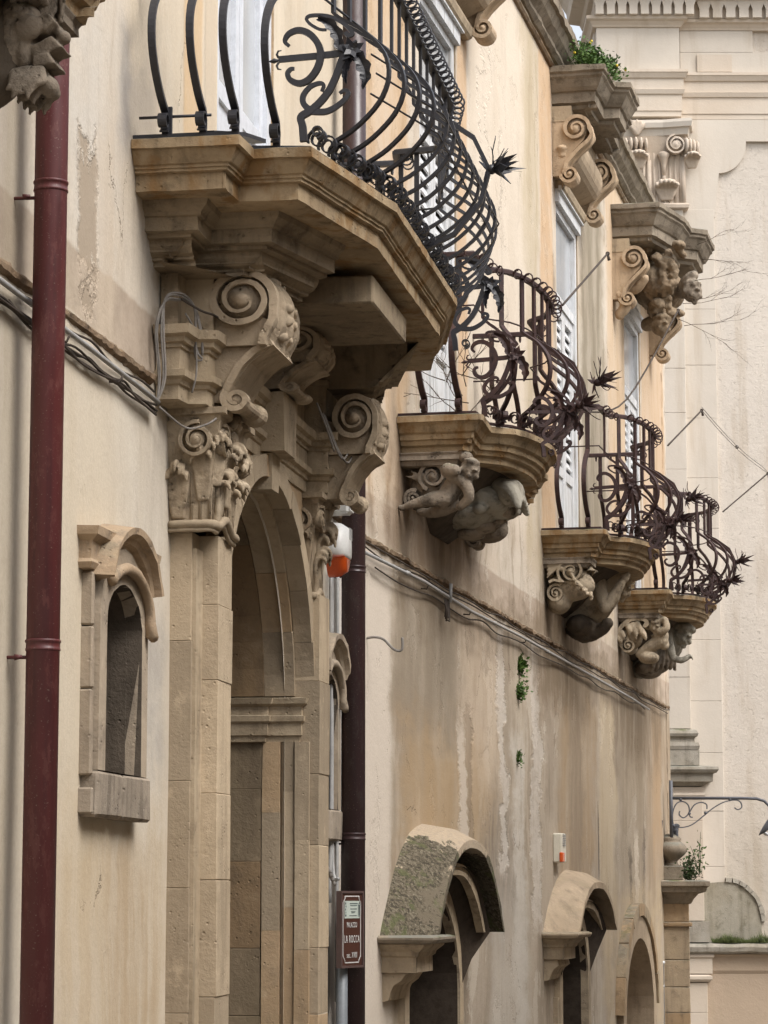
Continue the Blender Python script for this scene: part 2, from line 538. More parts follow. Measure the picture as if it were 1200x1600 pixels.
# plaster of the palazzo: colour zones, rain streaks, repairs and damp marks placed on the wall (s along it, z up)
def plaster(name, marks, cream, peach, band_z, seg):
    k = NT(name); P = k.pos(local=True)
    sx = k.n('ShaderNodeSeparateXYZ'); k.L(P, sx.inputs[0])
    S, Z = sx.outputs[1], sx.outputs[2]
    f_ = seg['fs']
    warp = k.noise(k.scaled(P, (1, .5 * f_, 1)), 2.0, 4, .6, col=True)
    wv = k.n('ShaderNodeVectorMath', operation='MULTIPLY_ADD'); k.L(warp, wv.inputs[0]); wv.inputs[1].default_value = (0, .35 / f_, .35); k.L(P, wv.inputs[2])
    PW = wv.outputs[0]
    st = k.noise(k.scaled(PW, (1, 1.3 * f_, .40)), 1.5, 7, .66)
    st2 = k.noise(k.scaled(PW, (1, 2.6 * f_, .42)), 1.7, 6, .68)
    st3 = k.noise(k.scaled(PW, (1, 1.6 * f_, .50)), 1.9, 6, .62, .4)
    big = k.noise(k.scaled(P, (1, .5 * f_, 1)), 1.2, 5, .65); mid = k.noise(k.scaled(P, (1, .5 * f_, 1)), 5, 7, .7); fine = k.noise(P, 60, 4, .7)
    wob = k.math('MULTIPLY', k.math('SUBTRACT', k.noise(k.scaled(P, (1, .6 * f_, 1)), 3.1, 6, .68), .5), 2.0)
    wob2 = k.math('MULTIPLY', k.math('SUBTRACT', k.noise(k.scaled(P, (1, .5 * f_, 1.0)), 2.0, 7, .7), .5), 2.2 / f_)
    zz = k.math('ADD', Z, k.math('MULTIPLY', wob, .03))
    up = k.ramp(zz, band_z[1] - .012, band_z[1] + .012)
    low = k.ramp(zz, band_z[0] + .01, band_z[0] - .01)
    c_up = k.mix(k.ramp(big, .38, .62), peach[0], peach[1])
    c_up = k.mix(k.math('MULTIPLY', k.ramp(st, .48, .68), .55), c_up, peach[2])
    c_lo = k.mix(k.ramp(big, .38, .65), cream[0], cream[1])
    c_lo = k.mix(k.math('MULTIPLY', k.ramp(st, .44, .62), cream[3]), c_lo, cream[2])
    c_bd = k.mix(k.ramp(mid, .35, .7), (.43, .35, .275), (.34, .275, .215))
    c = k.mix(up, c_bd, c_up)
    c = k.mix(low, c, c_lo)
    # dirt the rain has washed down under every ledge
    c = k.mix(k.math('MULTIPLY', k.ramp(st2, .5, .68), seg['streak']), c, (.20, .15, .10))
    c = k.mix(k.math('MULTIPLY', k.ramp(st3, .58, .74), seg['pale']), c, (.56, .50, .42))
    c = k.mix(k.math('MULTIPLY', k.ramp(mid, .52, .75), .25), c, (.27, .21, .15))
    edges = []
    pn = k.noise(k.scaled(PW, (1, 1.0 * f_, .62)), 1.35, 8, .70, .3)
    pk = k.math('MULTIPLY', k.ramp(pn, .575, .592), seg['peel'])
    pk2 = k.math('MULTIPLY', k.ramp(pn, .405, .385), seg['peel'])
    c = k.mix(k.math('MULTIPLY', pk, .6), c, (.53, .47, .39)); c = k.mix(k.math('MULTIPLY', pk2, .5), c, (.30, .24, .175))
    edges.append(k.math('MULTIPLY', pk, .5)); edges.append(k.math('MULTIPLY', pk2, .5))
    for (s0, s1, z0, z1, es, ez, colr, amt, sw, zw, gr) in marks:
        ss = k.math('ADD', S, k.math('MULTIPLY', wob2, sw))
        z_ = k.math('ADD', Z, k.math('MULTIPLY', wob, zw))
        m = k.math('MULTIPLY', k.ramp(ss, s0 - es, s0 + es), k.ramp(ss, s1 + es, s1 - es))
        m = k.math('MULTIPLY', m, k.math('MULTIPLY', k.ramp(z_, z0 - ez, z0 + ez), k.ramp(z_, z1 + ez, z1 - ez)))
        if gr: m = k.math('MULTIPLY', m, k.ramp(st2 if gr > 0 else mid, .36, .58, 1 - abs(gr), 1))
        if es <= .06 and ez <= .12: edges.append(m)
        c = k.mix(k.math('MULTIPLY', m, amt), c, colr)
    c = k.mix(k.math('MULTIPLY', k.ramp(fine, .35, .7), .14), c, (.25, .2, .15))
    v = k.n('ShaderNodeTexVoronoi', feature='DISTANCE_TO_EDGE'); k.L(k.scaled(k.mix(.35, P, k.noise(P, 2.5, 5, .7, col=True), 'ADD'), (1, 1.0, .55)), v.inputs['Vector']); v.inputs['Scale'].default_value = 1.6
    crk = k.math('MULTIPLY', k.ramp(v.outputs['Distance'], .005, .0), k.ramp(k.noise(P, 1.3, 3), .57, .64))
    c = k.mix(k.math('MULTIPLY', crk, .6), c, (.10, .075, .05))
    h = k.math('ADD', k.math('MULTIPLY', mid, 1.0), k.math('MULTIPLY', fine, .22))
    for e_ in edges: h = k.math('SUBTRACT', h, k.math('MULTIPLY', e_, 1.3))
    h = k.math('ADD', h, k.math('MULTIPLY', st, .6))
    h = k.math('SUBTRACT', h, k.math('MULTIPLY', crk, .8))
    return k.fin(c, .93, k.bump(h, .55, .010), spec=.12)
WHITE = (.56, .51, .45)
#         s0    s1    z0    z1   es   ez  colour amt  sw  zw  grain
marks1 = [
    (8.82, 10.0, 1.6, 3.72, .35, .6, (.56, .475, .35), .55, .5, .3, 0),
    (10.02, 10.55, 4.5, 4.93, .12, .12, (.31, .29, .28), .95, .25, .35, -.25),
    (11.0, 11.35, 4.57, 9, .03, .1, (.54, .36, .20), .85, .05, .1, -.2),
    (11.4, 11.62, 4.57, 9, .02, .1, (.50, .42, .34), .6, .04, .1, -.2),       # grey patch beside the near balcony
    (9.45, 9.72, 3.95, 4.42, .03, .05, (.34, .275, .205), .9, .25, .5, 0),      # exposed render strip
    (9.72, 9.95, 3.6, 4.5, .04, .2, (.52, .43, .33), .5, .2, .2, 0),
    (8.6, 8.76, 0, 9, .05, .1, (.38, .32, .23), .5, .0, .0, 0),
    (10.25, 10.8, 2.2, 2.75, .12, .12, (.30, .28, .26), .55, .4, .3, -.5),      # grey repair right of the niche
    (9.3, 10.9, .4, 2.0, .3, .25, (.43, .32, .19), .6, .4, .4, .4),            # ochre wash below the niche
    (10.0, 10.7, .6, 1.98, .2, .12, (.33, .235, .14), .45, .5, .4, .6),
    (14.2, 15.3, 1.9, 3.7, .1, .2, (.62, .60, .56), .7, .2, .2, 0),               # whitewashed strip beyond the portal
    (14.2, 15.3, .6, 1.75, .1, .15, (.22, .21, .20), .75, .2, .2, .4),
    (9.1, 9.35, 4.1, 6, .06, .4, (.50, .43, .34), .5, .3, .3, .5),
    (10.1, 15.3, 4.4, 9, .1, .2, (.62, .50, .33), .35, .4, .3, 0),
]
marks2 = [
    (-.1, .75, .5, 3.72, .10, .1, (.58, .51, .43), .9, .12, .1, 0),               # clean strip beside the pipe
    (.85, 2.7, 2.72, 3.74, .14, .12, (.25, .205, .15), .85, .35, .5, .45),         # big grey damp patch
    (.95, 1.9, 2.35, 3.0, .2, .25, (.26, .21, .155), .6, .5, .6, .4),
    (1.0, 4.0, 1.9, 2.75, .4, .25, (.36, .255, .145), .8, .6, .5, .35),           # ochre area above the hood
    (2.9, 4.4, 2.5, 3.6, .3, .3, (.52, .41, .30), .5, .4, .4, 0),
    (2.75, 3.05, 2.0, 2.85, .06, .1, (.54, .47, .39), .8, .4, .3, 0),             # pale scar
    (3.05, 3.25, 1.9, 2.95, .05, .1, (.22, .17, .12), .65, .35, .3, .4),
    (3.7, 4.9, 1.45, 2.35, .25, .25, (.15, .125, .10), .8, .6, .5, .75),           # black mould beside the hood
    (4.35, 4.62, 1.9, 3.72, .06, .06, WHITE, .75, .45, .2, -.4),
    (5.75, 6.15, 1.5, 3.72, .06, .1, WHITE, .7, .4, .2, -.4),
    (4.9, 5.45, .4, 2.9, .16, .2, (.56, .525, .47), .65, .5, .4, -.5),
    (4.0, 5.6, .4, 1.8, .25, .3, (.52, .48, .42), .55, .5, .4, .5),
    (6.35, 6.7, 2.4, 3.7, .08, .2, (.24, .19, .14), .6, .35, .3, .5),
    (7.0, 9.0, 1.8, 3.5, .3, .3, (.37, .265, .16), .7, .6, .5, .6),
    (7.6, 8.4, 1.6, 3.5, .15, .2, (.24, .19, .14), .65, .5, .4, .6),
    (9.2, 10.4, 1.7, 3.6, .2, .3, (.55, .44, .29), .55, .5, .4, .3),
    (10.6, 12.4, 1.6, 3.6, .3, .3, (.27, .215, .15), .75, .6, .4, .6),
    (12.6, 14.7, 1.4, 3.6, .2, .3, (.30, .225, .15), .7, .5, .4, .6),
    (13.2, 13.9, 2.0, 3.7, .12, .3, (.40, .27, .155), .6, .3, .2, .3),
    (9.2, 9.28, 1.85, 2.45, .02, .1, (.09, .07, .055), .8, .08, .1, -.3),
    (11.3, 11.5, 1.45, 2.15, .03, .1, (.10, .08, .06), .75, .3, .1, -.6),
    (11.7, 12.0, 1.5, 2.3, .03, .1, (.58, .50, .40), .7, .4, .2, -.5),
    (12.3, 12.5, 1.45, 2.35, .03, .1, (.09, .07, .055), .7, .25, .1, -.6),
    (10.9, 12.6, 1.47, 1.53, .1, .02, (.05, .03, .025), .9, .2, .06, 0),
    (9.6, 13.9, .4, 1.75, .3, .2, (.46, .36, .235), .7, .5, .5, -.6),
    (3.35, 3.6, 4.4, 8.2, .08, .5, (.36, .28, .19), .6, .35, .3, .6),
    (4.2, 4.45, 5.0, 8.6, .08, .5, (.42, .33, .23), .6, .35, .3, .6),
    (4.9, 5.1, 4.4, 7.6, .06, .5, (.34, .27, .19), .55, .35, .3, .6),
    (4.5, 4.56, 6.6, 7.3, .02, .1, (.12, .09, .07), .8, .3, .1, -.6),
    (4.75, 4.82, 5.3, 6.1, .02, .1, (.12, .09, .07), .75, .3, .1, -.6),
    (3.7, 4.0, 6.0, 7.8, .04, .12, (.52, .45, .37), .7, .5, .4, -.5),
    (3.2, 5.7, 4.5, 9, .25, .3, (.64, .555, .45), .7, .4, .3, 0),                   # pale plaster between the doors
    (5.5, 6.25, 4.2, 9, .15, .2, (.44, .36, .24), .7, .35, .3, .4),
    (.0, 1.3, 4.0, 9, .12, .2, (.52, .32, .15), .5, .3, .2, .3),                   # apricot strips by the doors
    (.3, .62, 3.8, 6, .06, .2, (.58, .50, .40), .6, .2, .2, .2),
    (2.85, 3.2, 4.5, 9, .05, .2, (.54, .36, .21), .8, .1, .1, -.3),
    (6.3, 6.95, 4.5, 9, .06, .2, (.54, .36, .21), .75, .1, .1, -.3),
    (8.5, 9.95, 4.6, 8.6, .2, .3, (.23, .195, .14), .9, .35, .4, .35),             # grey weathered stretch
    (10.2, 11.4, 4.6, 9, .1, .2, (.52, .37, .23), .7, .15, .1, .25),
    (12.7, 14.5, 4.2, 8.3, .06, .3, (.50, .35, .22), .75, .12, .1, .25),
    (8.3, 10.4, 4.1, 4.9, .1, .2, (.50, .36, .18), .35, .3, .3, .4),
    (.7, 3.2, 3.75, 4.5, .3, .15, (.17, .12, .08), .9, .5, .4, .5),                # run-off under the balconies
    (6.1, 8.8, 3.2, 4.4, .3, .25, (.19, .14, .09), .85, .6, .4, .6),
    (10.4, 13.8, 3.0, 4.3, .3, .25, (.18, .135, .09), .85, .6, .4, .6),
    (0.8, 14, 3.40, 3.72, .3, .14, (.19, .145, .10), .65, .3, .5, .6),             # darker streaked band under the string course
    (0.8, 14, 3.74, 3.86, .3, .05, (.20, .15, .10), .6, .3, .4, .5),
]
M['plaster_near'] = plaster('plaster_near', marks1,
    ((.56, .505, .42), (.52, .465, .39), (.46, .395, .305), .45), ((.58, .51, .42), (.55, .505, .44), (.47, .395, .31)), (3.74, 3.97), dict(streak=.16, pale=.2, fs=1.6, peel=.18))
M['plaster_far'] = plaster('plaster_far', marks2,
    ((.43, .365, .285), (.375, .315, .25), (.26, .21, .155), .7), ((.57, .505, .42), (.52, .44, .35), (.38, .32, .25)), (3.76, 3.99), dict(streak=.7, pale=.6, fs=.8, peel=.85))

def church_stone(name, c1, c2, rough_bump=.3, pits=0):
    k = NT(name); P = k.pos()
    big = k.noise(P, .8, 5, .65); mid = k.noise(P, 5, 7, .7); fine = k.noise(P, 35, 4, .7)
    st = k.noise(k.scaled(P, (4, 4, .4)), 1.2, 5, .6)
    c = k.mix(k.ramp(big, .35, .65), c1, c2)
    c = k.mix(k.math('MULTIPLY', k.ramp(st, .50, .70), .42), c, (.40, .32, .23))
    c = k.mix(k.math('MULTIPLY', k.ramp(mid, .55, .75), .25), c, (.45, .38, .31))
    h = k.math('ADD', mid, k.math('MULTIPLY', fine, .4))
    if pits:
        p1 = k.noise(k.scaled(P, (1, 1, 1.6)), 19, 7, .75, .3)
        p2 = k.ramp(p1, .56, .68)
        c = k.mix(k.math('MULTIPLY', p2, .12), c, (.36, .31, .26))
        h = k.math('SUBTRACT', h, k.math('MULTIPLY', p2, .45))
        sx = k.n('ShaderNodeSeparateXYZ'); k.L(P, sx.inputs[0])
        zz = k.math('ADD', sx.outputs[2], k.math('MULTIPLY', k.math('SUBTRACT', big, .5), 1.5))
        c = k.mix(k.math('MULTIPLY', k.ramp(zz, 3.4, 2.0), .35), c, (.42, .36, .28))
        c = k.mix(k.math('MULTIPLY', k.math('MULTIPLY', k.ramp(zz, 2.6, 1.2), k.ramp(mid, .5, .62)), .5), c, (.25, .215, .17))
    return k.fin(c, .92, k.bump(h, rough_bump, .02 if pits else .012), spec=.12)
M['church_ashlar'] = church_stone('church_ashlar', (.59, .53, .455), (.54, .485, .415), .35)
M['church_warm'] = church_stone('church_warm', (.54, .455, .365), (.57, .495, .41), .4)
M['church_render'] = church_stone('church_render', (.60, .54, .47), (.55, .495, .43), .6, 1)
M['church_carved'] = church_stone('church_carved', (.58, .50, .42), (.45, .37, .29), .6)
M['church_low'] = church_stone('church_low', (.45, .35, .26), (.42, .33, .245), .6)
M['church_grey'] = stone('church_grey', (.36, .33, .28), (.30, .265, .21), (.16, .14, .11), .5, .8, .7)
M['lunette'] = stone('lunette', (.34, .31, .25), (.29, .255, .19), (.13, .115, .075), .6, 0, .6)
M['paving'] = stone('paving', (.22, .195, .165), (.18, .16, .135), (.10, .09, .075), .4, 0, .5)
# ------------------------------------------------------------------ ground
g = MB(); 
rows = [[(x, y, 0.0) for x in (-900, -60, -20, 0, 20, 60, 900)] for y in (-900, -40, 0, 30, 60, 160, 1500)]
g.grid(rows, False).build('street', M['paving'], kind='structure')

# ------------------------------------------------------------------ the palazzo
palazzo = thing('palazzo', 'long stuccoed palazzo front with rain streaked cream and peach plaster, iron balconies and carved doorways', 'building', W1, 0, 0, 0)
def on2(o):
    o.location = (0, BREAK, 0); o.rotation_euler = (0, 0, -(W2.ang - W1.ang)); return o
def arch_poly(s0, s1, z0, zs, rz, n=18, pointed=0.0):
    """opening outline: jambs from z0 to zs, then an arch rising rz"""
    c, r = (s0 + s1) / 2, (s1 - s0) / 2
    pts = [(s0, z0)]
    for i in range(n + 1):
        a = pi - pi * i / n
        pts.append((c + r * math.cos(a), zs + rz * math.sin(a)))
    pts.append((s1, z0))
    return pts
NICHE1 = arch_poly(9.70, 10.20, 2.17, 2.68, .17)
NICHE2 = arch_poly(13.86, 14.26, 2.17, 2.68, .17)
PC = 12.22                                  # centre line of the portal and its balcony
PORTAL = arch_poly(11.27, 13.17, .02, 2.58, .95, 28)
def rect(s0, s1, z0, z1): return [(s0, z0), (s0, z1), (s1, z1), (s1, z0)]
DOOR1 = rect(11.62, 12.82, 4.60, 7.2)
DOOR_S = [2.2, 7.73, 12.0]
DOORS2 = [rect(s - .6, s + .6, 4.56, 7.45) for s in DOOR_S]
HOOD1 = arch_poly(1.06, 2.60, .02, 1.14, .60)
HOOD2 = arch_poly(6.85, 8.25, .02, 1.05, .50)
ARCH3 = arch_poly(10.55, 12.6, .02, .62, .70)
WALL_TOP = 8.62
def wall_sheet(s0, s1, z0, z1, holes, name, mat):
    vs, es = [], []
    def loop(pts, step=None):
        b = len(vs)
        q = []
        for a, c in zip(pts, pts[1:] + pts[:1]):
            q.append(a)
            if step:
                L = math.dist(a, c); k = max(1, int(L / step))
                q += [(a[0] + (c[0] - a[0]) * i / k, a[1] + (c[1] - a[1]) * i / k) for i in range(1, k)]
        vs.extend(Vector(p) for p in q)
        es.extend((b + i, b + (i + 1) % len(q)) for i in range(len(q)))
    loop([(s0, z0), (s1, z0), (s1, z1), (s0, z1)], .8)
    for h in holes: loop(h)
    def inside(p, poly):
        c = False
        for (x0, y0), (x1, y1) in zip(poly, poly[1:] + poly[:1]):
            if (y0 > p[1]) != (y1 > p[1]) and p[0] < (x1 - x0) * (p[1] - y0) / (y1 - y0) + x0: c = not c
        return c
    s = s0 + .2
    while s < s1 - .1:
        z = z0 + .2
        while z < z1 - .1:
            p = (s + rnd.uniform(-.03, .03), z + rnd.uniform(-.03, .03))
            if not any(inside(p, h) for h in holes): vs.append(Vector(p))
            z += .3
        s += .3
    r = delaunay_2d_cdt(vs, es, [], 1, 1e-5)
    mb = MB()
    V = r[0]; fs = []
    for f in r[2]:
        c = sum((V[i] for i in f), Vector((0, 0))) / len(f)
        if any(inside(c, h) for h in holes): continue
        fs.append(f)
    out = []
    for p in V:
        edge = any(abs(p.x - q[0]) < 1e-4 and abs(p.y - q[1]) < 1e-4 for h in holes for q in h)
        b = 0 if edge else noise.noise(Vector((p.x * .8, p.y * .8, 3.3))) * .010
        out.append((b, p.x, p.y))
    mb.add(out, fs, True)
    o = mb.build(name, mat, palazzo, fixn=False)
    return o
w1 = wall_sheet(3.0, BREAK, 0, WALL_TOP, [NICHE1, NICHE2, PORTAL, DOOR1], 'wall', M['plaster_near'])
w2 = on2(wall_sheet(0.0, W2_END, 0, WALL_TOP, DOORS2 + [HOOD1, HOOD2, ARCH3], 'wall', M['plaster_far']))
# end wall on the side street, back and roof, so that the house has its depth
mb = MB(); mb.box((-9, W2_END - .4, 0), (-.05, W2_END - .002, WALL_TOP)); on2(mb.build('end_wall', M['plaster_far'], palazzo))
mb = MB(); mb.box((-9, 2.6, WALL_TOP), (.02, BREAK, WALL_TOP + .25)); mb.box((-9, 2.6, 0), (-8.7, BREAK, WALL_TOP)); mb.box((-8.7, 2.6, 0), (-.05, 2.95, WALL_TOP))
mb.build('roof', M['grey_cornice'], palazzo)
mb = MB(); mb.box((-9, .3, WALL_TOP), (-.02, W2_END + .02, WALL_TOP + .22)); mb.box((-9, 0, 0), (-8.7, W2_END, WALL_TOP)); on2(mb.build('roof', M['grey_cornice'], palazzo))
# crumbling string course
PS = [(-.06, 3.69), (.0, 3.692), (.012, 3.70), (.022, 3.706), (.024, 3.724), (.012, 3.735), (-.06, 3.74)]
def course(s0, s1, prof, name, mat, seg2, jit=.014, step=.05, f=11):
    mb = MB(); mb.sweep_plan(resample([(0, s0), (0, s1)], step), prof, cap=True, smooth=False)
    if jit: mb.jitter(jit, f)
    o = mb.build(name, mat, palazzo)
    return on2(o) if seg2 else o
M['string_stone'] = stone('string_stone', (.17, .11, .065), (.27, .20, .135), (.06, .042, .03), .8, .3, 1.0)
course(3.0, 10.52, [(o * .8, z) for o, z in PS], 'string_course', M['string_stone'], False, .007, .04, 24)
course(13.95, BREAK + .02, PS, 'string_course', M['string_stone'], False)
course(-.0, W2_END + .03, PS, 'string_course', M['string_stone'], True)
course(3.0, BREAK, [(-.05, 8.49), (.02, 8.5), (.035, 8.52), (.02, 8.545), (-.05, 8.55)], 'roll_moulding', M['string_stone'], False, .006)
course(0, W2_END, [(-.05, 8.49), (.02, 8.5), (.035, 8.52), (.02, 8.545), (-.05, 8.55)], 'roll_moulding', M['string_stone'], True, .006)
PE = [(-.1, 8.60), (.02, 8.61), (.05, 8.64), (.05, 8.67), (.10, 8.72), (.13, 8.79), (.16, 8.80), (.16, 8.87), (.05, 8.90), (-.3, 8.93)]
course(3.0, BREAK, PE, 'eaves_cornice', M['grey_cornice'], False, .012, .1, 6)
course(0, W2_END + .12, PE, 'eaves_cornice', M['grey_cornice'], True, .012, .1, 6)
# corner strip where the plaster has fallen away beside the side street
mb = MB(); mb.box((-.05, W2_END - .14, 0), (.022, W2_END + .012, 8.6)); mb2 = MB()
rows = []
for i in range(90):
    z = i * 8.6 / 89
    e = W2_END - .20 + .05 * noise.noise(Vector((z * 3, 1.7, 0))) + .03 * noise.noise(Vector((z * 11, 4.7, 0)))
    rows.append([(-.02, e, z), (.016, e + .015, z), (.02, W2_END + .012, z), (-.06, W2_END + .012, z)])
mb2.grid(rows, False).jitter(.006, 8); on2(mb2.build('corner_strip', M['plaster_far'], palazzo))

# ------------------------------------------------------------------ framed doors and openings
def reveal(mb, poly, n0, n1):
    """inner faces of an opening, from the wall face n0 back to n1"""
    k = len(poly)
    vs = [(n0, s, z) for s, z in poly] + [(n1, s, z) for s, z in poly]
    mb.add(vs, [(i, i + 1, k + i + 1, k + i) for i in range(k - 1)] + [(k - 1, 0, k, 2 * k - 1)], False)
    return mb
def ring(mb, inner, outer, n0, n1):
    """flat moulded band between two matching open outlines, n1 in front"""
    k = len(inner)
    vs = [(n1, *p) for p in inner] + [(n1, *p) for p in outer] + [(n0, *p) for p in inner] + [(n0, *p) for p in outer]
    fs = []
    for i in range(k - 1):
        fs += [(i, i + 1, k + i + 1, k + i), (2*k + i, 3*k + i, 3*k + i + 1, 2*k + i + 1), (k + i, k + i + 1, 3*k + i + 1, 3*k + i), (i, 2*k + i, 2*k + i + 1, i + 1)]
    fs += [(0, k, 3*k, 2*k), (k - 1, 2*k + k - 1, 4*k - 1, 2*k - 1)]
    return mb.add(vs, fs, False)

def balcony_door(wall, s0, s1, z0, z1, label, old):
    t = thing('balcony_door', label, 'door', wall, -.06, (s0 + s1) / 2, z0, 'white doors behind the balconies')
    mat = M['white_old'] if old else M['white_door']
    mb = MB(); reveal(mb, rect(s0, s1, z0, z1), .0, -.30); mb.build('reveal', M['plaster_far'] if 0 else M['portal_stone'], t)
    mb = MB(); mb.box((-.34, s0 - .05, z0 - .05), (-.30, s1 + .05, z1 + .05)); mb.build('backing', M['dark_void'], t)
    f = MB(); w = .085
    f.box((-.10, s0, z0), (-.012, s0 + w, z1)); f.box((-.10, s1 - w, z0), (-.012, s1, z1)); f.box((-.10, s0 + w, z1 - w), (-.012, s1 - w, z1))
    f.box((-.08, s0 + w, z0 + 2.05), (-.02, s1 - w, z0 + 2.13))
    f.box((-.012, s0 - .02, z1 - .03), (.03, s1 + .02, z1 + .10)); f.box((.03, s0 - .04, z1 + .06), (.055, s1 + .04, z1 + .10))
    fo = f.build('frame', mat, t)
    m = (s0 + s1) / 2
    for (a, b) in ((s0 + w, m - .004), (m + .004, s1 - w)):
        L = MB(); st = .075
        L.box((-.085, a, z0 + .02), (-.035, a + st, z0 + 2.05)); L.box((-.085, b - st, z0 + .02), (-.035, b, z0 + 2.05))
        for (za, zb) in ((z0 + .02, z0 + .14), (z0 + .62, z0 + .70), (z0 + 1.97, z0 + 2.05)): L.box((-.084, a + st, za), (-.036, b - st, zb))
        L.box((-.066, a + st, z0 + .14), (-.052, b - st, z0 + .62))
        L.box((-.05, a + st + .05, z0 + .20), (-.042, b - st - .05, z0 + .56))
        leaf_o = L.build('door_leaf', mat, t)
        if old:
            q = MB()
            for i in range(14):
                z = z0 + .74 + i * .087
                q.add([(-.075, a + st, z + .07), (-.068, a + st, z + .078), (-.045, a + st, z + .012), (-.052, a + st, z), (-.075, b - st, z + .07), (-.068, b - st, z + .078), (-.045, b - st, z + .012), (-.052, b - st, z)],
                      [(0,1,2,3),(4,7,6,5),(0,4,5,1),(1,5,6,2),(2,6,7,3),(3,7,4,0)])
            q.build('louvre', mat, leaf_o, kind='stuff')
        else:
            p = MB(); p.box((-.064, a + st, z0 + .70), (-.058, b - st, z0 + 1.97)); p.build('pane', M['glass'], leaf_o)
        p = MB(); p.box((-.06, a, z0 + 2.135), (-.054, b, z1 - w)); p.build('pane', M['glass'], t)
    return t
balcony_door(W1, 11.62, 12.82, 4.60, 7.2, 'glazed white double door behind the large near balcony of black iron', False)
for s, lab in zip(DOOR_S, ('peeling white door behind the first small balcony beyond the portal', 'tall weathered white shutter door under the pediment with green weeds', 'far white shutter door under the figure pediment with dry twigs')):
    balcony_door(W2, s - .6, s + .6, 4.56, 7.45, lab, True)

# ------------------------------------------------------------------ stone niche windows
def niche(s0, s1, label, z_b=2.17):
    c = (s0 + s1) / 2; hw = (s1 - s0) / 2
    t = thing('niche_window', label, 'window', W1, 0, c, z_b - .17, 'stone framed niche windows on either side of the portal')
    inner = arch_poly(s0, s1, z_b, z_b + .51, .17)
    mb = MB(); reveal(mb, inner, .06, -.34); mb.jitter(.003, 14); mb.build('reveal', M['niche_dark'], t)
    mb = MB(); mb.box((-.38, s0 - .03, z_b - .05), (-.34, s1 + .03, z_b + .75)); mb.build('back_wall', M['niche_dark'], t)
    # frame: raised slab with the arched opening, built of separate stones
    fr = MB()
    out_l, out_r = s0 - .14, s1 + .14
    zt = z_b + .86
    fi = inner
    fo = []
    for (s, z) in inner:
        if z <= z_b + .511 and s < c: fo.append((s0 - .09, z))
        elif z <= z_b + .511: fo.append((s1 + .09, z))
        else:
            a = math.atan2(z - (z_b + .51), (s - c))
            fo.append((c + (hw + .09) * math.cos(a), z_b + .51 + .30 * math.sin(a)))
    ring(fr, fi, fo, .0, .06); fr.jitter(.004, 14); frame = fr.build('frame', M['niche_stone'], t)
    # outer jamb stones, stepping back to the wall
    for side in (-1, 1):
        zz = z_b - .02
        for k, h in enumerate((.30, .22, .19)):
            b = MB(); a0 = (s0 - .125) if side < 0 else (s1 + .092); a1 = (s0 - .092) if side < 0 else (s1 + .14)
            b.chamfer_box((-.03, a0, zz + .002), (.042, a1, zz + h - .002), .006); b.jitter(.003, 20, k).build('jamb_stone', M['niche_stone'], t)
            zz += h
        b = MB(); b.sweep_plan([(-.03, c + side * (hw + .085) - .04), (0, c + side * (hw + .085) - .04), (0, c + side * (hw + .085) + .04), (-.03, c + side * (hw + .085) + .04)], [(-.02, zz), (.045, zz + .005), (.055, zz + .025), (.045, zz + .04), (.048, zz + .10), (.075, zz + .12), (.08, zz + .15), (-.02, zz + .155)])
        b.jitter(.004, 16).build('impost', M['niche_stone'], t)
    # two sill stones
    b = MB(); b.chamfer_box((-.03, s0 - .10, z_b - .16), (.062, c - .003, z_b - .002), .01); b.jitter(.004, 12).build('sill_stone', M['niche_sill'], t)
    b = MB(); b.chamfer_box((-.03, c + .003, z_b - .16), (.066, s1 + .13, z_b - .002), .01); b.jitter(.004, 12, 3).build('sill_stone', M['niche_sill'], t)
    b = MB(); b.chamfer_box((-.03, s0 - .125, z_b - .15), (.05, s0 - .103, z_b - .06), .006); b.build('sill_end', M['niche_sill'], t)
    # arched hood, moulded and undercut
    prof = [(.0, .0), (.045, .0), (.055, .02), (.075, .03), (.085, .05), (.112, .06), (.115, .085), (.0, .10)]
    h = MB(); rows = []
    zb = z_b + .70
    for i in range(25):
        a = pi * (.94 - .88 * i / 24)
        cs, sn = math.cos(a), math.sin(a)
        row = []
        for (o, e) in prof:
            row.append((o, c + (hw + .05 + e * .75) * cs, zb - .07 + (.17 + e) * sn))
        rows.append(row)
    h.grid(rows, False)
    k = len(prof); n0 = 0
    h.f.append(tuple(range(k))); h.sm.append(False); h.f.append(tuple(24 * k + j for j in range(k))); h.sm.append(False)
    h.jitter(.005, 13).build('hood', M['niche_stone'], t)
    # inner roll moulding that ends in a curl
    r_ = MB(); pts = []
    for i in range(19):
        a = pi * (.80 - .80 * i / 18)
        pts.append((.075, c + (hw + .055) * math.cos(a), zb - .13 + .165 * math.sin(a)))
    pts += [(.078, c + hw + .06, zb - .17), (.085, c + hw + .085, zb - .185)]
    r_.tube(pts, [.022] * 19 + [.026, .018], 8).jitter(.003, 15).build('roll_moulding', M['niche_stone'], t)
    for zi in (.20, .46):
        b = MB(); b.tube([(-.10, s0 + .0, z_b + zi), (-.10, s0 + .09, z_b + zi - .02), (-.09, s0 + .14, z_b + zi - .045)], [.016, .018, .022], 7); b.build('iron_stub', M['iron_rust'], t)
    return t
M['niche_dark'] = stone('niche_dark', (.115, .092, .07), (.075, .06, .046), (.03, .024, .018), .7, 0, .8)  # brown stains plus the shade of the recess, put into a darker niche stone
M['niche_sill'] = stone('niche_sill', (.33, .275, .215), (.24, .20, .155), (.11, .09, .07), .6, 0, .6, streak=.9)
niche(9.70, 10.20, 'weathered stone niche window with arched hood between the red pipe and the portal')
niche(13.86, 14.26, 'narrow niche window seen edge on between the portal and the brown pipe')

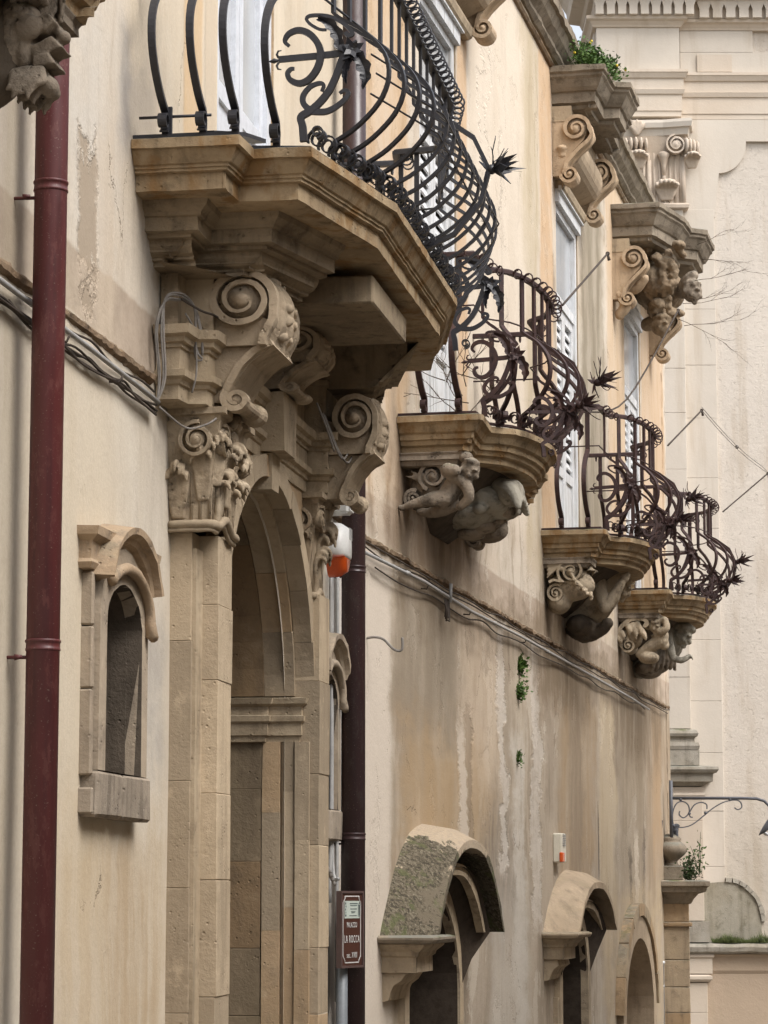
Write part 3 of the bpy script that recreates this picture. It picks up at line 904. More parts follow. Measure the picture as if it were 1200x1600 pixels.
# ------------------------------------------------------------------ the stone portal
M['portal_dark'] = stone('portal_dark', (.25, .19, .125), (.20, .155, .10), (.10, .075, .052), .45, 0, .6, perobj=.35)  # darker copy of the portal stone, passage shade mixed into its colour
portal = thing('stone_portal', 'tall arched stone portal with corinthian pilasters and volute consoles carrying the large balcony', 'portal', W1, 0, PC, 0)
def blocks(parent, n0, n1, s0, s1, z0, z1, heights, name='stone_block', mat='portal_stone', splits=None, seed=0, jit=.0025, g=.0012):
    z = z0; i = 0
    rr = random.Random(seed)
    while z < z1 - .02:
        h = min(heights[i % len(heights)] * rr.uniform(.9, 1.1), z1 - z)
        if z1 - (z + h) < .12: h = z1 - z
        cuts = [s0] + ([s0 + (s1 - s0) * f for f in (splits[i % len(splits)] or [])] if splits else []) + [s1]
        for a, b in zip(cuts[:-1], cuts[1:]):
            m = MB(); d = rr.uniform(-.0025, .003)
            m.chamfer_box((n0, a + g, z + g * 1.1), (n1 + d * min(1, g / .0012), b - g, z + h - g * 1.1), .002 * g / .0012)
            m.jitter(jit, 17, rr.random() * 9).build(name, M[mat], parent)
        z += h; i += 1
def pilaster(side):
    """side -1: near the camera; built of separate blocks: outer slip, shaft and inner slip, stepping out"""
    q = (lambda a, b: (PC - b, PC - a)) if side < 0 else (lambda a, b: (PC + a, PC + b))
    core = MB(); s0, s1 = q(.97, 1.36); core.box((-.25, s0 + .004, 0.01), (.10, s1 - .03, 3.10)) if side > 0 else core.box((-.25, s0 + .03, 0.01), (.10, s1 - .004, 3.10)); po = core.build('pilaster', M['portal_mould'], portal)
    s0, s1 = q(1.22, 1.345); blocks(po, -.02, .085, s0, s1, .0, 3.165, [.42, .50, .36, .47], seed=3 + side)
    s0, s1 = q(.965, 1.22); blocks(po, -.02, .165, s0, s1, .0, 3.165, [.36, .44, .33, .30, .46], seed=8 + side)
    s0, s1 = q(.945, .965); blocks(po, .05, .12, s0, s1, .0, 2.46, [.5, .6, .45], seed=11 + side, g=.0004)
    s0, s1 = q(.97, 1.215); m = MB(); m.box((.09, s0, .01), (.1615, s1, 3.16)); s0, s1 = q(1.225, 1.34); m.box((-.01, s0, .01), (.0815, s1, 3.16)); m.build('mortar', M['mortar'], po)
    return po
pil_n = pilaster(-1); pil_f = pilaster(1)
# passage behind the arch: side walls of coursed blocks, back wall, vault
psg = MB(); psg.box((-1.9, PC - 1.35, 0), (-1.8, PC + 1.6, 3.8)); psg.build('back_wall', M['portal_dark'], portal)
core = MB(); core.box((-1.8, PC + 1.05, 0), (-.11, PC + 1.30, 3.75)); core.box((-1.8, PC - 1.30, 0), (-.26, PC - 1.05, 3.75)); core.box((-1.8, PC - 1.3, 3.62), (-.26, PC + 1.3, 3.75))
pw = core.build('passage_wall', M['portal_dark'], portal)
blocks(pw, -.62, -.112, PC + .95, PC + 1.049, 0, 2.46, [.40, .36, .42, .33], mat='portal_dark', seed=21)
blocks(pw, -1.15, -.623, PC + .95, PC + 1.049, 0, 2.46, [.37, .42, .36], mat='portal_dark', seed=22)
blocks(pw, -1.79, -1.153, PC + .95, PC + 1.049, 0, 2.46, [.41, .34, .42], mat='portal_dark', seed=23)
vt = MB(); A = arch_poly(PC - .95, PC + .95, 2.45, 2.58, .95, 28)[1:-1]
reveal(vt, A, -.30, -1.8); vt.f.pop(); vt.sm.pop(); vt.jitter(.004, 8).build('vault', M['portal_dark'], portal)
# splayed jamb with two raised strips on each side
for sd in (-1, 1):
    def X(a): return PC + sd * a
    jb = MB(); jb.box((-.105, X(.9515), 0), (-.025, X(1.0), 2.455)); jb.box((-.012, X(.9585), 0), (.042, X(1.0), 2.455)); jo = jb.build('jamb', M['portal_mould'], portal)
    blocks(jo, -.108, -.022, *sorted((X(.948), X(.99))), 0, 2.46, [.55, .48, .6], seed=31 + sd, g=.0004)
    blocks(jo, -.008, .045, *sorted((X(.955), X(1.0))), 0, 2.46, [.6, .5, .55], seed=41 + sd, g=.0004)
    pth = [(-.9, X(.95)), (-.11, X(.95)), (-.11, X(.975)), (.05, X(.975)), (.05, X(1.03))]
    pr = [(.0, 2.455), (.02, 2.46), (.022, 2.485), (.032, 2.49), (.032, 2.545), (.045, 2.555), (.048, 2.58), (.035, 2.585), (.035, 2.625), (.055, 2.64), (.062, 2.665), (.0, 2.672)]
    im = MB(); im.sweep_plan(pth if sd > 0 else pth[::-1], pr)
    if sd > 0:
        im = MB(); im.sweep_plan([(a, b) for a, b in pth][::1], [(-o, z) for o, z in pr] if 0 else pr)
    im.jitter(.003, 15).build('impost', M['portal_mould'], portal)
# arch rings: separate voussoirs, each ring stepping forward
def voussoirs(r0, r1, n0, n1, count, zs=2.675, seed=0, mat='portal_stone', kz=.93):
    rr = random.Random(seed)
    for i in range(count):
        a0 = pi - pi * i / count - .0012; a1 = pi - pi * (i + 1) / count + .0012
        m = MB(); rows = []
        d = rr.uniform(-.004, .004)
        for k in range(4):
            a = a0 + (a1 - a0) * k / 3
            c_, s_ = math.cos(a), math.sin(a) * kz
            rows.append([(n0, PC + r0 * c_, zs + r0 * s_), (n1 + d, PC + r0 * c_, zs + r0 * s_), (n1 + d, PC + r1 * c_, zs + r1 * s_), (n0, PC + r1 * c_, zs + r1 * s_)])
        m.grid(rows, False, wrap=True)
        for rI in (0, 3): m.f.append(tuple(rI * 4 + j for j in range(4))); m.sm.append(False)
        m.jitter(.002, 15, i).build('voussoir', M[mat], portal)
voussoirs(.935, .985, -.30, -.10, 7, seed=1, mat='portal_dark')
voussoirs(.945, 1.01, -.098, .045, 9, seed=2)
voussoirs(.972, 1.075, .047, .135, 11, seed=3)
# spandrel blocks above the arch
sp = MB(); pts = [(PC + 1.05 * math.cos(pi - pi * i / 24), 2.675 + 1.05 * .93 * math.sin(pi - pi * i / 24)) for i in range(25)]
sp_o = [(PC - 1.22, 2.675)] + pts + [(PC + 1.22, 2.675), (PC + 1.22, 3.74), (PC - 1.22, 3.74)]
kk = len(sp_o)
top = [(max(-1.22, min(1.22, (p[0] - PC) * 1.22)), 3.74) for p in pts]
rows = [[(.09, p[0], p[1]) for p in pts], [(.09, PC + t_[0], t_[1]) for t_ in top]]
sp.grid(rows, False)
sp.build('spandrel', M['portal_stone'], portal)
core = MB(); core.box((-.29, PC - 1.22, 3.68), (.088, PC + 1.22, 4.25)); core.build('frieze', M['portal_mould'], portal)

M['plaster_plain'] = stone('plaster_plain', (.46, .37, .26), (.40, .32, .22), (.25, .2, .14), .3, 0, .3)
# ------------------------------------------------------------------ unseen house across the narrow street, added to darken the lower walls
op_h = wthing('unseen_opposite_house', 'plain plastered house on the opposite side of the street, out of view, added to shade the front', 'building', 5.6, 8, 0)
HX = 5.7
m = MB(); m.box((HX, -14, 0), (HX + 7, 24, 7.2)); m.build('wall', M['plaster_plain'], op_h)
m = MB(); m.box((HX - .22, -14.2, 7.2), (HX + 7.2, 24.2, 7.34)); m.box((HX - .12, -14.1, 7.06), (HX + .05, 24.1, 7.2)); m.build('cornice', M['hood_stone'], op_h)
for i in range(8):
    y = -11 + i * 4.4
    m = MB(); m.box((HX - .06, y - .62, 4.1), (HX + .02, y - .5, 6.2)); m.box((HX - .06, y + .5, 4.1), (HX + .02, y + .62, 6.2)); m.box((HX - .09, y - .68, 6.2), (HX + .02, y + .68, 6.36)); m.box((HX - .1, y - .7, 4.0), (HX + .02, y + .7, 4.1)); w_o = m.build('window', M['hood_stone'], op_h)
    m = MB(); m.box((HX - .03, y - .5, 4.1), (HX - .005, y - .01, 6.2)); m.box((HX - .03, y + .01, 4.1), (HX - .005, y + .5, 6.2)); m.build('shutter', M['dark_wood'], w_o)
    if i % 2 == 0:
        m = MB(); m.box((HX - .06, y - .75, 0), (HX + .02, y - .6, 2.5)); m.box((HX - .06, y + .6, 0), (HX + .02, y + .75, 2.5)); m.box((HX - .08, y - .8, 2.5), (HX + .02, y + .8, 2.68)); d_o = m.build('door', M['hood_stone'], op_h)
        m = MB(); m.box((HX - .03, y - .6, 0), (HX - .005, y + .6, 2.5)); m.build('door_leaf', M['dark_wood'], d_o)
# ------------------------------------------------------------------ entablature of the portal
mir = lambda path: [(n, 2 * PC - s) for n, s in path][::-1]
ENT = [(0, 10.60), (.09, 10.60), (.10, 10.72), (.17, 10.74), (.20, 11.27), (.10, 11.27)]
ENT = ENT + mir(ENT)
def part_sweep(parent, name, path, prof, mat, jit=.003, step=.06, f=14):
    m = MB(); m.sweep_plan(resample(path, step) if step else path, prof)
    if jit: m.jitter(jit, f)
    return m.build(name, M[mat], parent)
part_sweep(portal, 'architrave', ENT, [(-.06, 3.645), (-.0, 3.65), (.0, 3.705), (.010, 3.71), (.016, 3.725), (.034, 3.735), (.037, 3.76), (.005, 3.766), (.005, 3.85), (.014, 3.853), (.016, 3.868), (.03, 3.872), (.036, 3.89), (.055, 3.90), (.06, 3.935), (-.02, 3.948), (-.06, 3.948)], 'portal_mould')
FRZ = [(0, 10.66), (.07, 10.66), (.075, 10.77), (.185, 10.78), (.19, 11.26), (.06, 11.26)]
part_sweep(portal, 'frieze', FRZ, [(-.03, 3.94), (0, 3.945), (0, 4.17), (.012, 4.175), (.012, 4.20), (-.03, 4.2)], 'portal_mould')
part_sweep(portal, 'frieze', mir(FRZ), [(-.03, 3.94), (0, 3.945), (0, 4.17), (.012, 4.175), (.012, 4.20), (-.03, 4.2)], 'portal_mould')
# keystone block under the middle console
m = MB(); m.prism([(PC - .07, 3.52), (PC + .07, 3.52), (PC + .09, 3.68), (PC - .09, 3.68)], .05, .145, axis=0); m.prism([(PC - .13, 3.683), (PC + .13, 3.683), (PC + .16, 3.94), (PC - .16, 3.94)], .05, .21, axis=0); m.jitter(.004, 12).build('keystone', M['portal_mould'], portal)

# ------------------------------------------------------------------ volute consoles
def console(parent, sa, sb, dn=0.0, dz=0.0, name='console', mat='carved_stone', low=True, seed=0, kn=1.0, kz=1.0):
    """scrolled bracket: profile in the plane (n, z), width from sa to sb along the wall"""
    mid, w = (sa + sb) / 2, (sb - sa) / 2
    DN, DZ = dn, dz; dn = dz = 0.0
    O = (0, mid, 0)
    def place(q):
        q.v = [(DN + p[0] * kn, p[1], DZ + p[2] * kz) for p in q.v]; return q
    t = .032
    sec = [(-w, 0), (-w, t), (-w * .80, t), (-w * .74, t * .35), (-w * .52, t * .35), (-w * .46, t * 1.15), (-w * .2, t * 1.5), (w * .2, t * 1.5), (w * .46, t * 1.15), (w * .52, t * .35), (w * .74, t * .35), (w * .8, t), (w, t), (w, 0)]
    c1 = (.275, 4.075)
    sp_ = spiral(c1, .030, .116, R(-15) + 2 * pi * 2.0, R(-15), 56, .72)
    tail = catmull([sp_[-1], (.385, 3.985), (.352, 3.915), (.345, 3.868)], 5)[1:]
    path = sp_ + tail
    sc = [.35 + .65 * min(1, i / 40) for i in range(len(path))]
    mb = MB(); mb.band(path, sec, O, (1,0,0), (0,0,1), (0,1,0), sc)
    mb.jitter(.003, 22, seed)
    o = place(mb).build(name, M[mat], parent)
    ck = MB()
    for sgn, s in ((-1, sa + .02), (1, sb - .02)):
        pr = [(.112, 0), (.10, .006 * -sgn), (.05, .008 * -sgn), (.034, .004 * sgn), (.031, .016 * sgn), (.022, .028 * sgn), (.002, .033 * sgn)]
        ck.lathe(pr, (c1[0] + dn, s, c1[1] + dz), 24, axis=1)
    ck.lathe([(.11, sa + .024 - mid), (.11, sb - .024 - mid)], (c1[0] + dn, mid, c1[1] + dz), 24, axis=1)
    ck.prism([(c1[0] + dn + .08, c1[1] + dz - .08), (.378 + dn, 3.985 + dz), (.35 + dn, 3.915 + dz), (.34 + dn, 3.872 + dz), (.08 + dn, 3.872 + dz), (.08 + dn, c1[1] + dz)], sa + .04, sb - .04, axis=1)
    place(ck.jitter(.002, 20, seed)).build('volute_cheek', M[mat], o)
    # leaf carved up the front
    lf = MB()
    for k in range(9):
        i = int(30 + k * (len(path) - 34) / 9)
        a, b = path[i], path[min(i + 2, len(path) - 1)]
        d = Vector((b[0] - a[0], b[1] - a[1])).normalized(); nn = (-d.y, d.x)
        for sg in (-1, 1):
            lf.ell((dn + a[0] + nn[0] * .034, mid + sg * w * .3, dz + a[1] + nn[1] * .034), (.016, .05, .028), (0, 0, sg * .5), 8, 6)
    place(lf.jitter(.004, 40, seed)).build('carved_leaf', M[mat], o, kind='stuff')
    if low:
        p2 = catmull([(.40, 3.868), (.335, 3.835), (.275, 3.77), (.235, 3.69), (.215, 3.64)], 6)
        p2 += spiral((.248, 3.628), .036, .010, R(170), R(170) + 2 * pi * 1.3, 22)
        w2_ = w * .86
        sec2 = [(-w2_, 0), (-w2_, -.03), (-w2_ * .7, -.03), (-w2_ * .6, -.012), (w2_ * .6, -.012), (w2_ * .7, -.03), (w2_, -.03), (w2_, 0)]
        b2 = MB(); b2.band(p2, [(a, b) for a, b in sec2], O, (1,0,0), (0,0,1), (0,1,0), [1 - .5 * max(0, (i - 24) / 24) for i in range(len(p2))])
        b2.prism([(dn + .39, dz + 3.868), (dn + .30, dz + 3.80), (dn + .235, dz + 3.70), (dn + .215, dz + 3.62), (dn + .08, dz + 3.62), (dn + .08, dz + 3.868)], sa + .07, sb - .07, axis=1)
        b2.lathe([(.03, -w2_ * .97), (.03, w2_ * .97)], (.248, mid, 3.628), 16, axis=1)
        place(b2.jitter(.003, 18, seed + 3)).build('console_foot', M[mat], o)
    return o

# ------------------------------------------------------------------ carved leaf and capitals
def leaf(mb, base, out, side, h, w, curl=.06, lobes=3, lean=.25, thick=.010, ng=10, nk=11, ridg=.006):
    """upright acanthus leaf whose tip rolls outwards"""
    base, out, side = Vector(base), Vector(out), Vector(side); up = Vector((0, 0, 1))
    front, back = [], []
    for i in range(ng + 1):
        t = i / ng
        if t < .68:
            u = t / .68
            c = base + up * (h * .86 * u) + out * (lean * h * u * u * .35); nrm = out
            nrm = (out - up * .2 * u).normalized()
        else:
            u = (t - .68) / .32; a = u * pi * 1.28
            c = base + up * (h * .86) + out * (lean * h * .35) + out * (curl * (1 - math.cos(a)) * .55) + up * (curl * .75 * math.sin(a))
            nrm = (out * math.cos(a) + up * math.sin(a) * 1.0).normalized()
        ww = w * (.66 + .36 * math.sin(pi * min(1, t * 1.2))) * (1 if t < .6 else 1 - (t - .6) * 1.1)
        ww *= 1 + .2 * math.cos(t * lobes * 2 * pi * 1.5)
        fr, bk = [], []
        for j in range(nk):
            v = -1 + 2 * j / (nk - 1)
            dep = -abs(v) ** 2 * w * .28 + ridg * math.cos(v * pi * 4) + (.010 if abs(v) < .12 else 0)
            p = c + side * (ww * v) + nrm * dep + up * (-.04 * h * abs(v) ** 3)
            fr.append(p); bk.append(p - nrm * thick)
        front.append(fr); back.append(bk)
    rows = [f + b[::-1] for f, b in zip(front, back)]
    mb.grid(rows, True, wrap=True)
    k = len(rows[0])
    b0 = len(mb.v) - len(rows) * k
    mb.f.append(tuple(b0 + j for j in range(k))[::-1]); mb.sm.append(True)
    mb.f.append(tuple(b0 + (len(rows) - 1) * k + j for j in range(k))); mb.sm.append(True)
    return mb
def capsule(mb, pts, rs, n=12):
    s = catmull(pts, 5)
    k = len(s) - 1
    r = []
    for i in range(len(s)):
        t = i / k * (len(rs) - 1); a = int(min(t, len(rs) - 2)); f = t - a
        r.append(rs[a] + (rs[a + 1] - rs[a]) * f)
    mb.tube(s, r, n)
    mb.ell(s[0], (r[0],) * 3, seg=10, rings=7); mb.ell(s[-1], (r[-1],) * 3, seg=10, rings=7)
    return mb
def curled_leaf(name, mat, parent, base, out, side, h, w, curl=.06, fingers=7, voxel=.0046, seed=0):
    """acanthus leaf: ribs rise from the base, lean out and hang over in separate curled tips"""
    base, out, side = Vector(base), Vector(out).normalized(), Vector(side).normalized(); up = Vector((0, 0, 1))
    m = MB(); rr = random.Random(seed)
    for i in range(fingers):
        v = -1 + 2 * i / (fingers - 1)
        hh = h * (1 - .22 * v * v) * rr.uniform(.95, 1.05); cu = curl * (1 - .25 * abs(v)) * rr.uniform(.9, 1.15); r = w * .235
        b = base + side * (v * w * .42)
        top = base + side * (v * w * .85) + up * (hh * .86) + out * (.25 * cu)
        pts = [b, b.lerp(top, .5) + out * (.02 * h), top, top + up * (hh * .14) + out * (cu * .75), top + out * (cu * 1.35) + up * (hh * .05) + side * (v * w * .1), top + out * (cu * 1.45) - up * (hh * .06) + side * (v * w * .12)]
        capsule(m, pts, [r * .9, r, r * 1.05, r, r * .8, r * .42], 8)
    m.build_sculpt(name, M[mat], parent, voxel, 1, .002)
def volute(mb, c, e1, e2, e3, r, w, hand=1, turns=2.1, t=.012, a_end=0.0, tail=None):
    path = spiral((0, 0), r * .16, r, a_end - hand * 2 * pi * turns * -1 if 0 else a_end + hand * 2 * pi * turns, a_end, 44, .9)
    if tail: path += tail
    h = t if hand > 0 else -t
    mb.band(path, [(-w, 0), (-w, h), (-w * .55, h), (-w * .45, h * .5), (w * .45, h * .5), (w * .55, h), (w, h), (w, 0)], c, e1, e2, e3, [.4 + .6 * min(1, i / 30) for i in range(len(path))])
    e3v = Vector(e3)
    mb.lathe([(r * .9, -w * .72), (r * .55, -w * .60), (r * .28, -w * .95), (.002, -w * 1.1)], c, 18, e=(Vector(e1), Vector(e2), e3v))
    mb.lathe([(r * .9, w * .72), (r * .55, w * .60), (r * .28, w * .95), (.002, w * 1.1)], c, 18, e=(Vector(e1), Vector(e2), e3v))
    mb.lathe([(r * .88, -w * .7), (r * .88, w * .7)], c, 18, e=(Vector(e1), Vector(e2), e3v))
    return mb
def capital(parent, s0, s1, n1, z0, z1, sgn=-1):
    """corinthian pilaster capital; s0..s1 along the wall, front at n1; sgn -1 shows its side to the camera"""
    cm = 'capital_stone'; h = z1 - z0; sm = (s0 + s1) / 2
    b = MB(); rows = []
    for t in (0, .25, .5, .75, .9):
        f = .012 * t + .05 * t ** 3
        rows.append([(-.02, s0 - f, z0 + h * t), (n1 + f, s0 - f, z0 + h * t), (n1 + f, s1 + f, z0 + h * t), (-.02, s1 + f, z0 + h * t)])
    b.grid(rows, False, wrap=True); b.f.append((16, 17, 18, 19)); b.sm.append(False)
    # fluted drapery of the bell
    for i in range(9):
        s = s0 + .02 + i * (s1 - s0 - .04) / 8
        b.tube([(n1 + .001, s, z0), (n1 + .004, s, z0 + h * .5), (n1 + .026, s, z0 + h * .72)], .008, 6)
    for i in range(5):
        n = .015 + i * (n1 - .02) / 4
        b.tube([(n, s0 - .001, z0), (n, s0 - .004, z0 + h * .5), (n, s0 - .026, z0 + h * .72)], .007, 6)
    cap_o = b.jitter(.003, 20).build('capital', M[cm], parent)
    a = MB(); rp_ = [(0, s0 - .012), (n1 * .6, s0 - .014), (n1 + .008, s0 - .012), (n1 + .016, s0 + .0), (n1 + .018, s0 + .05)]
    pts = [(p[0], p[1], z0) for p in resample(rp_, .02)]
    for i in range(1, 31):
        u = i / 30; pts.append((n1 + .018, s0 + .05 + (s1 - s0 - .07) * u, z0 + .040 * math.sin(min(1, u * 1.3) * pi) ** 2 - .012 * u))
    a.tube(pts, .018, 9); a.tube([(p[0] - .008, p[1], p[2] - .024) for p in pts], .010, 7)
    a.jitter(.004, 18).build('astragal', M['portal_stone'], cap_o)
    ab = MB(); pth = [(0, s0 - .035), (n1 + .045, s0 - .05), (n1 + .045, s0 + .06), (n1 + .02, sm - .07)]
    ab.sweep_plan(pth, [(-.03, z1 - .055), (.0, z1 - .05), (.008, z1 - .03), (.028, z1 - .025), (.028, z1), (-.03, z1 + .004)])
    pth = [(n1 + .02, sm + .07), (n1 + .045, s1 - .06), (n1 + .045, s1 + .05), (0, s1 + .035)]
    ab.sweep_plan(pth, [(-.03, z1 - .055), (.0, z1 - .05), (.008, z1 - .03), (.028, z1 - .025), (.028, z1), (-.03, z1 + .004)])
    ab.box((0, s0 - .03, z1 - .06), (n1 + .02, s1 + .03, z1 - .002))
    ab.jitter(.004, 18).build('abacus', M[cm], cap_o)
    fl = MB()
    for k in range(5): fl.ell((n1 + .045, sm + (k - 2) * .018, z1 - .03 + .01 * (2 - abs(k - 2))), (.03, .014, .03), seg=8, rings=6)
    fl.ell((n1 + .04, sm, z1 - .085), (.024, .032, .04)); fl.jitter(.004, 30).build('fleuron', M[cm], cap_o)
    v = MB(); volute(v, (n1 - .045, s0 - .025, z1 - .125), (1,0,0), (0,0,1), (0,1,0), .066, .05, 1, 2.0, .014, R(80)); v.jitter(.002, 25).build('volute', M[cm], cap_o)
    v = MB(); volute(v, (n1 + .03, s0 + .02, z1 - .125), (0,-1,0), (0,0,1), (1,0,0), .06, .03, 1, 2.0, .012, R(80)); v.jitter(.002, 25).build('volute', M[cm], cap_o)
    v = MB(); volute(v, (n1 + .012, s1 + .02, z1 - .145), (1,0,0), (0,0,1), (0,1,0), .064, .045, 1, 2.0, .014, R(80)); v.jitter(.002, 25).build('volute', M[cm], cap_o)
    OUT, SID = (1, 0, 0), (0, -1, 0)
    spec = [((n1 + .006, s0 + .09, z0 + .02), OUT, (0,1,0), h * .46, .065, .055), ((n1 + .006, s1 - .10, z0 + .02), OUT, (0,1,0), h * .44, .065, .055),
            ((n1 + .010, sm, z0 + .10), OUT, (0,1,0), h * .56, .075, .065), ((n1 + .012, s1 - .02, z0 + .14), OUT, (0,1,0), h * .42, .05, .05),
            ((n1 + .012, s0 + .02, z0 + .16), (.7, -.7, 0), (.7, .7, 0), h * .46, .055, .055),
            ((.035, s0 - .006, z0 + .03), SID, (1,0,0), h * .50, .055, .05), ((n1 - .03, s0 - .006, z0 + .10), SID, (1,0,0), h * .52, .05, .045)]
    if sgn > 0: spec = spec[:1] + spec[2:3] + spec[5:]
    spec = [(q[0], q[1], q[2], q[3] * .95, q[4] * .82, q[5] * .8) for q in spec]
    for q in spec:
        curled_leaf('leaf', cm, cap_o, *q, seed=rnd.random())
    return cap_o
capital(portal, PC - 1.37, PC - .97, .165, 3.19, 3.645)
capital(portal, PC + .96, PC + 1.25, .12, 3.155, 3.645, 1)
CN = [console(portal, 10.775, 11.24, .022, .49, seed=1, kz=.88), console(portal, PC - .2, PC + .2, .04, 2.33, seed=2, kn=.8, kz=.45), console(portal, 13.14, 13.50, .115, .585, seed=3, kn=.80, kz=.84)]
# ------------------------------------------------------------------ wrought iron
def bar_path(p, d, prof, z0):
    return [(p[0] + d[0] * o, p[1] + d[1] * o, z0 + z) for o, z in prof]
BELLY = [(.0, .0), (.0, .05), (.004, .095)] + [q for q in catmull([(.01, .105), (.10, .155), (.195, .245), (.235, .345), (.215, .445), (.13, .54), (.045, .595), (.0, .63)], 4)] + [(.0, .72), (.0, .97)]
U_ = .000438
def orn(x, y): return ((x - 840) * U_, (440 - y) * U_)
C_SCR = [orn(*p) for p in [(345,582),(312,585),(286,622),(310,680),(390,715),(475,682),(545,590),(575,470),(550,370),(480,282),(390,242),(310,260),(270,300),(263,342),(300,378)]]
STEM = [orn(*p) for p in [(430,1230),(420,1100),(405,1015),(480,965),(560,900),(650,790),(720,640),(765,510),(810,460)]]
CURL1 = [orn(*p) for p in [(585,795),(602,740),(560,722),(480,752),(422,830),(432,905),(500,965)]]
CURL2 = [orn(*p) for p in [(500,968),(620,975),(720,930),(800,860),(815,812),(780,795),(740,820)]]
TOPS = [orn(*p) for p in [(625,250),(560,240),(480,190),(450,140),(500,115),(640,130),(760,190),(840,270),(850,300),(815,310),(790,280)]]
LEAF1 = [orn(*p) for p in [(545,140),(640,190),(700,260),(730,340),(745,420),(800,440)]]
LEAF2 = [orn(*p) for p in [(830,430),(900,500),(950,600),(965,700),(940,790)]]
LEAF3 = [orn(*p) for p in [(840,470),(810,560),(785,650),(800,740)]]
def petals(mb, c, ax, n=6, L=.05, w=.018, spread=.9, rr=None, cup=.4):
    """star of pointed petals round the axis ax"""
    rr = rr or rnd
    c = Vector(c); ax = Vector(ax).normalized(); a = ax.orthogonal().normalized(); b = ax.cross(a)
    for k in range(n):
        th = 2 * pi * k / n + rr.uniform(-.2, .2)
        r = a * math.cos(th) + b * math.sin(th); s = ax.cross(r)
        l = L * rr.uniform(.8, 1.2)
        p0 = c; p1 = c + (r * spread + ax * cup) * l * .5; p2 = c + (r * spread * 1.1 + ax * (cup + .25 * rr.uniform(-1, 1))) * l
        th_ = ax * .004
        vs = [p0 + s * w * .3, p0 - s * w * .3, p1 + s * w, p1 - s * w, p2, p1 + ax * .01]
        vs2 = [q - th_ for q in vs[:5]]
        mb.add(vs[:5] + vs2, [(0, 1, 3, 2), (2, 3, 4), (5, 7, 8, 6), (7, 9, 8), (0, 2, 7, 5), (1, 6, 8, 3), (2, 4, 9, 7), (3, 8, 9, 4), (0, 5, 6, 1)])
    return mb
def ornament(parent, c, e1, mat, k=1.0, flip=1):
    """arm with fleur tip, C scroll, stem with curls, leaves and a star flower, in the plane of e1 and z"""
    c = Vector(c); e1 = Vector(e1).normalized(); ez = Vector((0, 0, 1)); e3 = e1.cross(ez)
    def P(q, o=0): return c + e1 * (q[0] * k) + ez * (q[1] * k) + e3 * o
    iron = M[mat]
    m = MB()
    m.tube([P(orn(205, 490)), P(orn(560, 475)), P(orn(830, 455))], [1, 1, 1.1], flat=(.012 * k, .006, (0, 0, 1)))
    m.tube([P(orn(205, 497)), P(orn(165, 500)), P(orn(140, 502)), P(orn(112, 505))], [.004 * k, .011 * k, .006 * k, .001], 6)
    for sg in (-1, 1):
        m.tube([P(orn(205, 495 + sg * 20)), P(orn(188, 495 + sg * 50)), P(orn(200, 495 + sg * 80)), P(orn(230, 495 + sg * 85))], [.005 * k, .005 * k, .004 * k, .002], 6)
    o = m.build('ornament_arm', iron, parent)
    for nm, pts, w0, w1 in (('scroll', C_SCR, .006, .013), ('scroll', CURL1, .006, .012), ('scroll', CURL2, .012, .006), ('stem', STEM, .014, .012), ('scroll', TOPS, .005, .009)):
        s = catmull(pts, 5)
        n = len(s); mm = MB()
        wd = [(w0 + (w1 - w0) * (math.sin(pi * i / (n - 1)) if nm == 'scroll' and pts is C_SCR else i / (n - 1))) / .012 for i in range(n)]
        mm.tube([P(q, .004) for q in s], wd, flat=(.009 * k, .012 * k, tuple(e3)))
        mm.build(nm, iron, parent)
    mm = MB(); mm.band(spiral((0, 0), .028 * k, .012 * k, R(-90), R(-90) + 2 * pi * 1.3, 22), [(-.016, 0), (-.016, .006), (.016, .006), (.016, 0)], P(orn(545, 1150)), e1, ez, e3); mm.build('foot_curl', iron, parent)
    for lf, w in ((LEAF1, .022), (LEAF2, .026), (LEAF3, .014)):
        s = catmull(lf, 4); n = len(s); mm = MB(); rows = []
        for i, q in enumerate(s):
            t = i / (n - 1); ww = w * k * math.sin(pi * (.12 + .86 * t)) * (1 + .22 * math.cos(t * 26)); a = s[max(i - 1, 0)]; b = s[min(i + 1, n - 1)]
            d = Vector((b[0] - a[0], b[1] - a[1])).normalized()
            nn = (-d.y, d.x)
            L = P((q[0] + nn[0] * ww / k, q[1] + nn[1] * ww / k), .008); C_ = P(q, -.006); R_ = P((q[0] - nn[0] * ww / k, q[1] - nn[1] * ww / k), .008)
            rows.append([L, C_, R_, R_ + e3 * .004, C_ + e3 * .004, L + e3 * .004])
        mm.grid(rows, False, wrap=True).build('iron_leaf', iron, parent)
    f = MB(); ax = (e3 * (-1 if e3.y > 0 else 1) + e1 * .3)
    petals(f, P((0, 0)), ax, 7, .055 * k, .016 * k); petals(f, P((.0, 0)) + Vector(ax).normalized() * .015, ax, 6, .036 * k, .012 * k)
    f.ell(P((0, 0)), (.02 * k,) * 3, seg=8, rings=6); f.build('flower', iron, parent)
